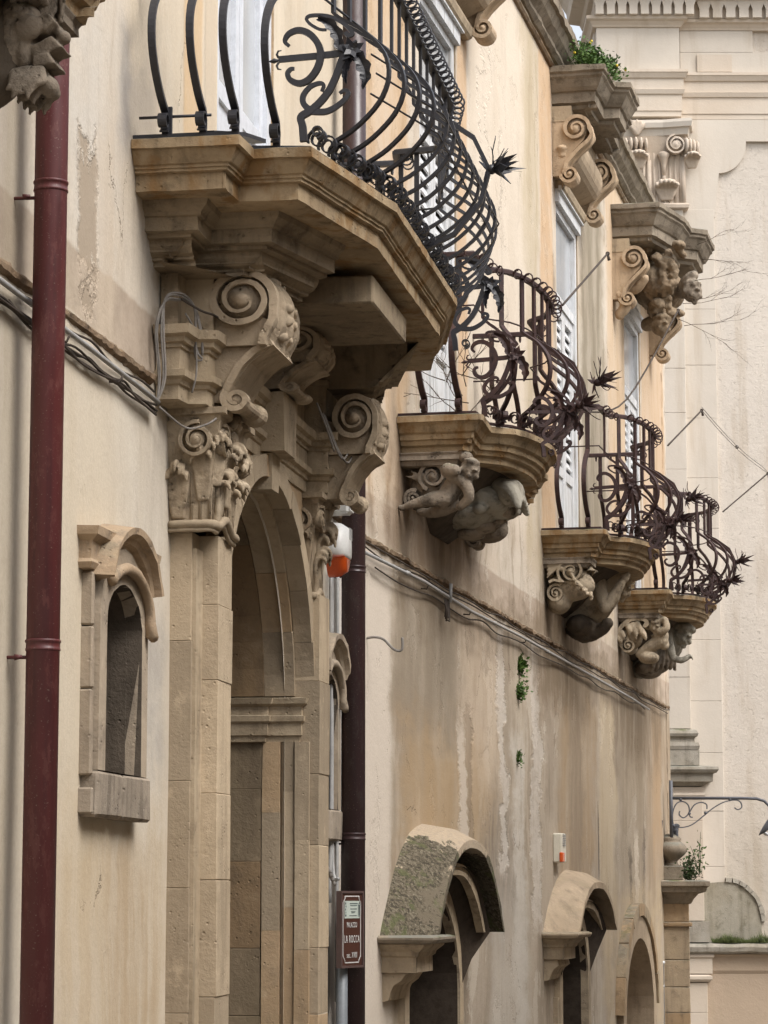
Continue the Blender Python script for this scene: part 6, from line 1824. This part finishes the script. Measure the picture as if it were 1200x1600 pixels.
# ------------------------------------------------------------------ corner pillar with urn, lamp bracket, grey pipe at the corner
PX, PY = 3.015, 28.95
t = wthing('corner_pillar', 'weathered stone pillar with moulded cap at the far corner of the palazzo', 'pillar', PX, PY, 0)
def fr2(o):
    return o
hw = .165
m = MB(); m.chamfer_box((PX - hw - .02, PY - hw - .02, 0), (PX + hw + .02, PY + hw + .02, .22), .01); m.build('base', M['pillar_stone'], t)
z = .22
for i, h in enumerate((.30, .26, .28, .34)):
    m = MB(); m.chamfer_box((PX - hw, PY - hw, z + .002), (PX + hw, PY + hw, z + h - .002), .006); m.jitter(.004, 9, i).build('stone_block', M['pillar_stone'], t); z += h
m = MB(); m.chamfer_box((PX - hw - .03, PY - hw - .03, z), (PX + hw + .03, PY + hw + .03, z + .05), .012); m.jitter(.006, 9).build('neck_moulding', M['pillar_stone'], t)
m = MB(); m.chamfer_box((PX - hw, PY - hw, z + .05), (PX + hw, PY + hw, 1.64), .006); m.jitter(.004, 9).build('stone_block', M['pillar_stone'], t)
q = [(PX - hw, PY + hw), (PX - hw, PY - hw), (PX + hw, PY - hw), (PX + hw, PY + hw)]
m = MB(); m.sweep_plan(q[1:] + q[:1] if 0 else [(PX + hw, PY + hw), (PX + hw, PY - hw), (PX - hw, PY - hw), (PX - hw, PY + hw)][::-1], [(-.02, 1.63), (.02, 1.64), (.05, 1.69), (.09, 1.74), (.16, 1.76), (.17, 1.80), (.20, 1.82), (.20, 1.865), (.15, 1.88)], closed=True); m.jitter(.005, 9).build('cap', M['grey_cornice'], t)
u = wthing('stone_urn', 'squat mossy stone urn standing on the corner pillar', 'urn', PX, PY, 1.88)
ux, uy = PX + .0, PY - .02
m = MB(); m.chamfer_box((ux - .115, uy - .115, 1.88), (ux + .115, uy + .115, 2.03), .008); m.jitter(.004, 12).build('plinth', M['urn_stone'] if 'urn_stone' in M else M['grey_cornice'], u)
m = MB(); m.lathe([(.10, 2.03), (.075, 2.05), (.065, 2.08), (.10, 2.11), (.155, 2.16), (.17, 2.20), (.16, 2.235), (.12, 2.27), (.10, 2.29), (.11, 2.31), (.085, 2.335), (.05, 2.36)], (ux, uy, 0), 20); m.jitter(.004, 12).build('bowl', M['grey_cornice'], u)
m = MB(); m.ell((ux + .04, uy, 2.40), (.045, .05, .05)); m.ell((ux + .055, uy - .01, 2.345), (.03, .04, .03)); m.ell((ux + .05, uy, 2.45), (.055, .06, .022)); m.build_sculpt('finial', M['lamp_grey'], u, .012, 2, .006)
t = wthing('lamp_bracket', 'grey scrolled iron street lamp bracket reaching out beside the urn', 'street lamp', 3.02, 28.9, 2.0)
LX, LY = 3.015, 28.85
m = MB(); m.tube([(LX, LY, 2.30), (LX, LY, 2.92)], .020, 10); m.build('mount_bar', M['lamp_grey'], t)
m = MB(); m.tube([(LX, LY, 2.735), (LX + .72, LY, 2.735), (LX + .90, LY, 2.73), (LX + .98, LY, 2.705), (LX + 1.03, LY, 2.655), (LX + 1.05, LY, 2.58)], .016, 8); m.build('arm', M['lamp_grey'], t)
for pts in ([(.0, 2.48), (.03, 2.44), (.12, 2.43), (.22, 2.46), (.34, 2.55), (.44, 2.63), (.56, 2.695), (.68, 2.715), (.73, 2.69), (.74, 2.64), (.70, 2.615), (.665, 2.635)],
            [(.02, 2.45), (-.0 + .012, 2.56), (.05, 2.67), (.12, 2.70), (.18, 2.66), (.185, 2.58), (.13, 2.53), (.085, 2.56), (.09, 2.60)],
            [(.19, 2.58), (.24, 2.66), (.31, 2.69), (.37, 2.67), (.375, 2.62)], [(.185, 2.575), (.20, 2.54), (.225, 2.535)]):
    m = MB(); m.tube(catmull([(LX + x, LY, z) for x, z in pts], 6), 1.0, flat=(.012, .006, (0, 1, 0))); m.build('scroll', M['lamp_grey'], t)
for x, z in ((.19, 2.575), (.36, 2.58), (.10, 2.72), (.62, 2.72), (.02, 2.45)):
    m = MB(); m.ell((LX + x, LY, z), (.018, .02, .016), seg=8, rings=6); m.build('collar', M['lamp_grey'], t)
m = MB()
hx, hz = LX + 1.05, 2.57
rows = []
for (f, w) in ((0, .035), (.05, .07), (.17, .085), (.24, .07), (.25, .0)):
    rows.append([(hx + .03 - .10 * 0 - f * .45 + w * .85 * math.cos(a), LY + w * .9 * math.sin(a), hz - f * .80 + w * .5 * math.cos(a)) for a in [2 * pi * j / 16 for j in range(16)]])
m.grid(rows, True, wrap=True); ho = m.build('lamp_head', M['lamp_grey'], t)
m = MB(); m.ell((hx - .07, LY, hz - .20), (.05, .06, .02), (0, .6, 0)); m.build('lamp_glass', M['glass'], ho)
t = wthing('rain_pipe', 'pale grey plastic pipe at the foot of the palazzo corner', 'drainpipe', 2.84, 28.72, 0, 'rain pipes down the palazzo front')
m = MB(); m.lathe([(.045, 0), (.045, 1.02), (.052, 1.02), (.052, 1.05), (.035, 1.05)], (2.86, 28.70, 0), 16); m.build('pipe', M['plastic_white'], t)
m = MB(); m.lathe([(.05, .78), (.05, .80)], (2.86, 28.70, 0), 16); m.build('collar', M['pvc_grey'], t)
m = MB(); m.tube([(2.85, 28.68, 1.05), (2.83, 28.68, 1.5), (2.82, 28.68, 1.95), (2.90, 28.75, 2.5)], .018, 8); m.build('feeder_tube', M['cable_dark'], t)
# ------------------------------------------------------------------ the church across the end of the street
CY_ = 33.0
church = wthing('church', 'pale baroque church front with corinthian pilaster, entablature and rough rendered panel closing the street', 'church', 5, CY_, 0)
def fb(x0, x1, z0, z1, d0, d1, mat, name, jit=0):
    """box on the church front; d = how far its face stands out towards the camera"""
    m = MB(); m.box((x0, CY_ - d1, z0), (x1, CY_ - d0, z1))
    if jit: m.jitter(jit, 6)
    return m.build(name, M[mat], church)
body = MB(); body.box((2.62, CY_ + .0, 0), (16, CY_ + 1.0, 13.9)); body.box((5.2, CY_ + 1.0, 0), (16, CY_ + 9, 13.9)); body.build('wall', M['church_render'], church)
# ashlar strips: outer pilaster layer, flat margin, rounded panel corner
def ashlar(x0, x1, z0, z1, d, mat, hs, seed=0, name='ashlar_block', split=None):
    rr = random.Random(seed); z = z0; i = 0
    while z < z1 - .03:
        h = min(hs[i % len(hs)], z1 - z)
        if z1 - z - h < .15: h = z1 - z
        xs = [x0, x1] if not split or i % 2 == 0 else [x0, x0 + (x1 - x0) * split, x1]
        for a, b in zip(xs[:-1], xs[1:]):
            m = MB(); m.chamfer_box((a + .0015, CY_ - d - rr.uniform(0, .005), z + .0015), (b - .0015, CY_ + .02, z + h - .0015), .003); m.build(name, M[mat], church)
        z += h; i += 1
ashlar(2.70, 3.685, 3.70, 10.12, .16, 'church_ashlar', [.62, .70, .55, .66], 1, split=.6)      # pilaster shaft
ashlar(3.685, 4.08, .0, 10.12, .05, 'church_ashlar', [.70, .62, .74, .66], 2)                   # margin
ashlar(2.63, 2.70, 3.0, 10.12, .05, 'church_ashlar', [.70, .62, .74], 3, split=.5)
# field above with the scooped panel corner
def scoop(x_edge, x_in, z_lo, z_hi, top, d, mat, name):
    m = MB(); P = [(4.08, 10.12), (4.08, z_lo)]
    n = 12; r = x_in - x_edge
    P = [(3.66, 10.02), (3.66, top), (7.6, top), (7.6, z_hi), (x_in, z_hi)]
    for i in range(n + 1):
        a = -i / n * pi / 2
        P.append((x_edge + .06 + (r - .06) * math.cos(i / n * pi / 2), z_hi - .02 - (z_hi - .02 - z_lo) * math.sin(i / n * pi / 2)))
    P.append((x_edge, 10.02))
    m.prism(P, CY_ - d, CY_ + .02, axis=1); return m.build(name, M[mat], church)
scoop(4.09, 4.49, 10.58, 10.985, 11.26, .052, 'church_ashlar', 'panel_corner')
# entablature: architrave bands, frieze, cornice with dentils; broken forward over the pilaster
def ent(path, prof, mat, name, jit=.002):
    m = MB(); m.sweep_plan(path, prof); m.jitter(jit, 4); return m.build(name, M[mat], church)
def epath(d0, d1, xb): return [(2.66 - d1 * .3, CY_ + .98), (2.66 - d1 * .3, CY_ - d1), (xb, CY_ - d1), (xb, CY_ - d0), (9.5, CY_ - d0)]
ent(epath(.05, .19, 3.68), [(-.1, 11.26), (.0, 11.265), (.0, 11.33), (.012, 11.335), (.012, 11.535), (.03, 11.545), (.045, 11.60), (.03, 11.605), (.03, 11.735), (.05, 11.745), (.075, 11.80), (.085, 11.81), (.085, 11.845), (-.1, 11.87)], 'church_warm', 'architrave')
fb(2.64, 3.67, 11.86, 12.41, 0, .18, 'church_ashlar', 'frieze_block')
for i, x in enumerate((3.69, 5.3, 6.9, 8.4)):
    fb(x, (5.3, 6.9, 8.4, 9.5)[i] - .004, 11.86, 12.125, 0, .05 + .003 * (i % 2), 'church_ashlar', 'frieze_block'); fb(x, (4.6, 6.2, 7.7, 9.5)[i] - .004, 12.129, 12.40, 0, .052, 'church_ashlar', 'frieze_block')
m = MB(); m.box((3.90, CY_ - .075, 11.87), (4.33, CY_ - .04, 12.09)); m.build('patched_stone', M['church_warm'], church)
ent(epath(.05, .19, 3.68), [(-.1, 12.40), (.01, 12.405), (.02, 12.43), (.05, 12.47), (.09, 12.49), (.095, 12.53), (-.1, 12.54)], 'church_warm', 'bed_moulding')
ent(epath(.17, .31, 3.80), [(-.2, 12.535), (-.04, 12.54), (-.04, 12.73), (.02, 12.735), (.05, 12.80), (.20, 12.82), (.22, 12.95), (.28, 13.05), (.34, 13.10), (.36, 13.22), (-.3, 13.26)], 'church_warm', 'cornice')
# dentils: every block on its own, with a round-headed gap between
def dentils(x0, x1, d, n):
    w = (x1 - x0) / n
    for i in range(n):
        a = x0 + i * w; g_ = w * .15
        m = MB(); P = [(a + g_, 12.53), (a + w - g_, 12.53), (a + w - g_, 12.64), (a + w, 12.70), (a + w, 12.735), (a, 12.735), (a, 12.70), (a + g_, 12.64)]
        m.prism(P, CY_ - d, CY_ - d + .10, axis=1); m.jitter(.003, 9, i).build('dentil', M['church_ashlar'], church)
dentils(2.60, 3.86, .345, 9); dentils(3.90, 6.7, .205, 17)
# capital of the pilaster
cap = MB(); X0, X1 = 2.72, 3.69; rows = []
for t_ in (0, .4, .75, 1):
    f = .05 * t_ ** 2
    rows.append([(X0 - f, CY_ - .16 - f, 10.15 + .86 * t_), (X1 + f, CY_ - .16 - f, 10.15 + .86 * t_), (X1 + f, CY_, 10.15 + .86 * t_), (X0 - f, CY_, 10.15 + .86 * t_)])
cap.grid(rows, False, wrap=True)
for i in range(15):
    x = X0 + .03 + i * (X1 - X0 - .06) / 14; cap.tube([(x, CY_ - .165, 10.15), (x, CY_ - .175, 10.8)], .018, 6)
cap.tube([(X1, CY_ - .17, 10.12), (X1, CY_ - .18, 10.75)], .03, 8); cap.tube([(3.27, CY_ - .17, 10.12), (3.27, CY_ - .18, 10.7)], .03, 8)
cap_o = cap.jitter(.004, 10).build('capital', M['church_carved'], church)
m = MB(); m.sweep_plan([(X1 + .03, CY_), (X1 + .03, CY_ - .19), (X0 - .03, CY_ - .19), (X0 - .03, CY_)][::-1], [(-.1, 10.08), (.0, 10.085), (.03, 10.10), (.035, 10.14), (.02, 10.16), (-.1, 10.17)]); m.jitter(.004, 8).build('astragal', M['church_carved'], cap_o)
m = MB(); m.sweep_plan([(2.5, CY_ - .24), (3.1, CY_ - .20), (3.45, CY_ - .22), (3.74, CY_ - .30), (3.79, CY_)], [(-.12, 11.0), (.0, 11.01), (.02, 11.09), (.05, 11.10), (.06, 11.16), (.05, 11.20), (-.12, 11.21)]); m.jitter(.004, 6).build('abacus', M['church_ashlar'], cap_o)
def cv(c, r, w, e1, e3, hand, mat='church_carved'):
    m = MB(); volute(m, c, e1, (0, 0, 1), e3, r, w, hand, 2.0, .022, R(80)); m.jitter(.003, 12); return m.build('volute', M[mat], cap_o)
cv((3.60, CY_ - .26, 10.88), .115, .05, (-1, 0, 0), (0, -1, 0), -1)
for k in range(4):
    m = MB(); m.lathe([(.085, -.02), (.11, 0), (.085, .02)], (3.73 + k * .045, CY_ - .25 + k * .012, 10.87 - k * .012), 16, axis=0); m.build('volute_roll', M['church_carved'], cap_o)
for k in range(5):
    m = MB(); m.lathe([(.05, -.02), (.085, -.01), (.085, .01), (.05, .02)], (2.98 + k * .062, CY_ - .27, 10.88 + .006 * (2 - abs(k - 2))), 14, axis=0); m.build('volute_roll', M['church_carved'], cap_o)
for x, z, h, w, c in ((3.12, 10.62, .17, .17, .09), (3.80, 10.62, .16, .13, .08), (3.48, 10.22, .20, .18, .10), (3.02, 10.2, .20, .14, .09)):
    curled_leaf('leaf', 'church_carved', cap_o, (x, CY_ - .18, z), (0, -1, 0), (1, 0, 0), h, w * .75, c * 1.3, 6, .012, x)
m = MB()
for k in range(5):
    a = -0.9 + k * .45; capsule(m, [(3.12, CY_ - .26, 11.02), (3.12 + .08 * math.sin(a), CY_ - .27, 11.06 + .07 * math.cos(a)), (3.12 + .12 * math.sin(a), CY_ - .28, 11.07 + .13 * math.cos(a))], [.03, .03, .012], 8)
m.build_sculpt('palmette', M['church_carved'], cap_o, .014, 2, .003)
for x in (3.45, 2.84):
    m = MB(); m.lathe([(.02, 10.52), (.03, 10.62), (.055, 10.72), (.085, 10.77), (.05, 10.80), (.0, 10.81)], (x, CY_ - .22, 0), 12); m.build('flower_cup', M['church_carved'], cap_o)
    m = MB()
    for k in range(5): m.ell((x, CY_ - .19, 10.54 - .055 * k), (.03 - .002 * k, .03, .03), seg=8, rings=6)
    for sg_ in (-1, 1): capsule(m, [(x, CY_ - .19, 10.40), (x + sg_ * .05, CY_ - .20, 10.44), (x + sg_ * .08, CY_ - .2, 10.39)], [.02, .018, .008], 7)
    m.build_sculpt('bead_drop', M['church_carved'], cap_o, .010, 1, .003)
# pilaster base and pedestal
def pb(prof, x1, d, name, mat='church_grey'):
    m = MB(); m.sweep_plan([(2.64, CY_ - d), (x1, CY_ - d), (x1, CY_)], prof); m.jitter(.005, 7); return m.build(name, M[mat], church)
pb([(-.1, 3.44), (.045, 3.445), (.055, 3.49), (.045, 3.53), (.01, 3.535), (.0, 3.575), (.01, 3.60), (.035, 3.605), (.045, 3.64), (.03, 3.675), (-.0, 3.685), (-.1, 3.71)], 3.72, .20, 'pilaster_base')
pb([(-.1, 3.26), (.0, 3.262), (.0, 3.438), (-.1, 3.44)], 3.77, .25, 'plinth')
pb([(-.1, 3.0), (.0, 3.01), (.05, 3.055), (.07, 3.06), (.10, 3.065), (.10, 3.16), (.14, 3.17), (.165, 3.205), (.16, 3.235), (-.1, 3.262)], 3.815, .25, 'pedestal_cap')
ashlar(2.64, 3.80, 1.42, 2.89, .25, 'church_warm', [.40, .36, .42], 7)
fb(2.64, 3.80, 2.93, 3.0, 0, .25, 'church_warm', 'neck_band')
pb([(-.1, 2.88), (.02, 2.885), (.03, 2.905), (.02, 2.93), (-.1, 2.935)], 3.80, .25, 'neck_roll', 'church_warm')
fb(2.64, 3.86, 1.17, 1.415, 0, .28, 'church_grey', 'pedestal_foot', .004)
# blind lunette in the panel
m = MB(); P = [(3.9, 1.19)] + [(4.15 - .0 + .36 * math.cos(a), 1.42 + .46 * math.sin(a)) for a in [pi - pi * i / 16 for i in range(17)]] + [(4.55, 1.19)]
P = [(3.82, 1.18), (3.82, 1.86)] + [(4.08 + .42 * math.sin(pi / 2 * i / 10), 1.40 + .48 * math.cos(pi / 2 * i / 10)) for i in range(11)] + [(4.50, 1.18)]
m.prism(P, CY_ - .056, CY_ + .01, axis=1); m.jitter(.006, 8).build('lunette', M['lunette'], church)
for i in range(8):
    a0, a1 = pi / 2 * i / 8, pi / 2 * (i + 1) / 8 - .02; m = MB(); rows = []
    for a in (a0, (a0 + a1) / 2, a1):
        rows.append([(4.08 + .42 * math.sin(a), CY_ + .01, 1.40 + .48 * math.cos(a)), (4.08 + .42 * math.sin(a), CY_ - .075, 1.40 + .48 * math.cos(a)), (4.08 + .47 * math.sin(a), CY_ - .07, 1.40 + .53 * math.cos(a)), (4.08 + .47 * math.sin(a), CY_ + .01, 1.40 + .53 * math.cos(a))])
    m.grid(rows, False, wrap=True)
    for rI in (0, 2): m.f.append(tuple(rI * 4 + j for j in range(4))); m.sm.append(False)
    m.jitter(.008, 9, i).build('arch_stone', M['church_grey'], church)
# ledge and lower storey
m = MB(); m.sweep_plan(resample([(2.9, CY_ - .30), (9.5, CY_ - .30)], .2), [(-.3, 1.03), (.02, 1.035), (.05, 1.06), (.06, 1.11), (.04, 1.15), (-.3, 1.175)]); m.jitter(.008, 5).build('ledge', M['ledge_stone'] if 'ledge_stone' in M else M['church_grey'], church)
fb(2.64, 9.5, 0, .80, 0, .22, 'church_low', 'lower_wall')
m = MB(); m.sweep_plan([(2.64, CY_ - .22), (9.5, CY_ - .22)], [(-.2, .78), (.0, .80), (.02, .84), (.02, 1.0), (.04, 1.03), (-.2, 1.035)]); m.jitter(.003, 5).build('lower_band', M['church_low'], church)
ent([(2.8, CY_ - .28), (3.87, CY_ - .28), (3.87, CY_)], [(-.05, .80), (.01, .805), (.01, .98), (.03, 1.0), (.03, 1.03), (-.05, 1.033)], 'church_warm', 'pilaster_head')
ashlar(2.9, 3.82, 0, .70, .27, 'church_warm', [.35, .33], 9)
ent([(2.9, CY_ - .27), (3.83, CY_ - .27), (3.83, CY_)], [(-.05, .705), (.02, .71), (.045, .74), (.045, .775), (.0, .798), (-.05, .80)], 'church_warm', 'pilaster_cap')

# ------------------------------------------------------------------ plants
def leaf_tuft(name, label, cat, frame, c, rx, ry, rz, n, size, mat, stems=14, droop=.0, seed=0, yellow=0):
    t = frame('%s' % name, label, cat, c)
    rr = random.Random(seed); c = Vector(c); S = MB(); L = MB(); Y = MB()
    tips = []
    for k in range(stems):
        th = rr.uniform(0, 2 * pi); ph = rr.uniform(.0, 1.25)
        d = Vector((math.cos(th) * math.sin(ph) * rx, math.sin(th) * math.sin(ph) * ry, math.cos(ph) * rz)) * rr.uniform(.55, 1.1)
        pts = [c + d * u + Vector((0, 0, -droop * u * u)) + Vector((rr.uniform(-.1, .1) * rx, rr.uniform(-.1, .1) * ry, rr.uniform(-.1, .1) * rz)) * u for u in (0, .33, .66, 1)]
        S.tube(pts, [size * .12, size * .1, size * .08, size * .04], 4)
        tips.append(pts)
    for i in range(n):
        pts = tips[i % stems]; u = rr.uniform(.25, 1.0) * 3; a = min(int(u), 2); f = u - a
        p = pts[a].lerp(pts[a + 1], f) + Vector((rr.gauss(0, size * .7), rr.gauss(0, size * .7), rr.gauss(0, size * .7)))
        d = Vector((rr.uniform(-1, 1), rr.uniform(-1, 1), rr.uniform(-.4, 1))).normalized(); s = d.orthogonal().normalized(); s.rotate(Matrix.Rotation(rr.uniform(0, 6.28), 3, d)); nn = d.cross(s)
        l = size * rr.uniform(.6, 1.3); w = l * .28
        L.add([p, p + d * l * .5 + s * w + nn * w * .3, p + d * l, p + d * l * .5 - s * w + nn * w * .3], [(0, 1, 2), (0, 2, 3)])
    for i in range(yellow):
        p = tips[i % stems][3] + Vector((rr.gauss(0, .03), rr.gauss(0, .03), rr.uniform(.0, .06))); Y.ell(p, (.012,) * 3, seg=6, rings=5)
    S.build('stem', M['twig'] if mat != 'leaf_bright' else M['leaf_dark'], t)
    L.build('foliage', M[mat], t, kind='stuff', fixn=False)
    if yellow: Y.build('blossom', M['flower_yellow'], t)
    return t
def fW2(name, label, cat, c, group=None): return thing(name, label, cat, W2, *c, group)
def fW(name, label, cat, c, group=None): return wthing(name, label, cat, *c, group)
leaf_tuft('weed_clump', 'bright green weeds with small yellow flowers on top of the nearer grey pediment', 'weeds', fW2, (.30, 7.35, 8.50), .24, .66, .30, 3600, .040, 'leaf_bright', 60, .02, 1, 7)
leaf_tuft('weed_clump', 'thin green weed trailing over the outer edge of the nearer grey pediment', 'weeds', fW2, (.44, 7.1, 8.48), .18, .30, .14, 420, .032, 'leaf_bright', 12, .04, 2, 2)
leaf_tuft('wall_weed', 'upper of two small green weeds in a crack under the far string course', 'weeds', fW2, (.005, 5.17, 3.37), .05, .09, .13, 420, .034, 'leaf_bright', 10, .03, 3)
leaf_tuft('wall_weed', 'second small green weed just below the upper one in the same wall crack', 'weeds', fW2, (.005, 5.10, 3.18), .045, .08, .13, 360, .034, 'leaf_bright', 9, .03, 4)
leaf_tuft('wall_weed', 'lowest and smallest green weed on the streaked wall above the doorways', 'weeds', fW2, (.005, 5.05, 2.70), .03, .06, .10, 180, .028, 'leaf_bright', 6, .02, 5)
leaf_tuft('urn_plant', 'low bushy green plant growing beside the urn on the pillar', 'plant', fW, (PX + .19, PY - .05, 1.87), .16, .14, .26, 620, .034, 'leaf_dark', 26, .0, 6)
leaf_tuft('urn_plant', 'thin leafy sprig leaning right from behind the urn', 'plant', fW, (PX + .30, PY, 1.95), .14, .05, .42, 60, .045, 'leaf_bright', 4, .0, 8)
rr = random.Random(31)
t = wthing('moss_growth', 'green moss and small ferns along the mossy church ledge', 'moss', 4.2, CY_ - .28, 1.17); t['kind'] = 'stuff'
m = MB()
for i in range(2600):
    x = 3.9 + abs(rr.gauss(0, .28)) + rr.choice((0, .08, .15)); y = CY_ - .10 - rr.uniform(0, .22); p = Vector((min(x, 5.2), y, 1.165))
    d = Vector((rr.uniform(-.7, .7), rr.uniform(-.7, .3), 1)).normalized(); s = d.orthogonal().normalized(); l = rr.uniform(.02, .06) * (1.8 if rr.random() < .15 else 1) * (.6 + 2.2 * max(0, noise.noise(Vector((x * 5, 3.1, 0))) + .3))
    m.add([p - s * .008, p + s * .008, p + d * l], [(0, 1, 2)])
m.build('moss', M['leaf_moss'], t, kind='stuff', fixn=False)
# dry twigs hanging out of the farther pediment
t = thing('dry_twigs', 'bare dry twigs spreading from the farthest pediment', 'twigs', W2, .6, 11.2, 7.6)
m = MB(); rr = random.Random(5)
def twig(p, d, L, r, lv):
    pts = [p]; q = p.copy(); k = 6
    for i in range(k):
        d = (d + Vector((rr.uniform(-.22, .22), rr.uniform(-.22, .22), rr.uniform(-.16, .20)))).normalized()
        q = q + d * (L / k); pts.append(q.copy())
        if lv > 0 and i >= 1 and rr.random() < .75:
            twig(q.copy(), (d + Vector((rr.uniform(-.6, .6), rr.uniform(-.6, .6), rr.uniform(-.5, .6)))).normalized(), L * rr.uniform(.3, .55), r * .6, lv - 1)
    m.tube(pts, [r * (1 - .7 * i / k) for i in range(k + 1)], 4)
for (n, s, z, dz, L) in ((.74, 11.3, 8.0, .30, .9), (.78, 11.3, 7.85, .05, .75), (.72, 11.2, 7.62, .02, .85), (.66, 11.2, 7.45, -.02, .9), (.60, 11.2, 7.40, -.1, 1.0), (.55, 11.2, 7.25, -.25, .95), (.60, 11.3, 7.2, .05, 1.0)):
    twig(Vector((n, s, z)), Vector((1, .2, dz)).normalized(), L * .55, .0032, 2)
m.build('twig', M['twig'], t)
t = thing('dry_twigs', 'tangle of dry vine caught in the first small balcony railing', 'twigs', W2, .5, 1.2, 4.7)
m = MB(); rr = random.Random(8)
for k in range(12):
    twig(Vector((rr.uniform(.25, .62), 1.05 + rr.uniform(0, .3), 4.58 + rr.uniform(0, .25))), Vector((rr.uniform(-.8, .5), .1, rr.uniform(.1, .9))).normalized(), rr.uniform(.25, .5), .0035, 1)
m.build('twig', M['twig'], t)
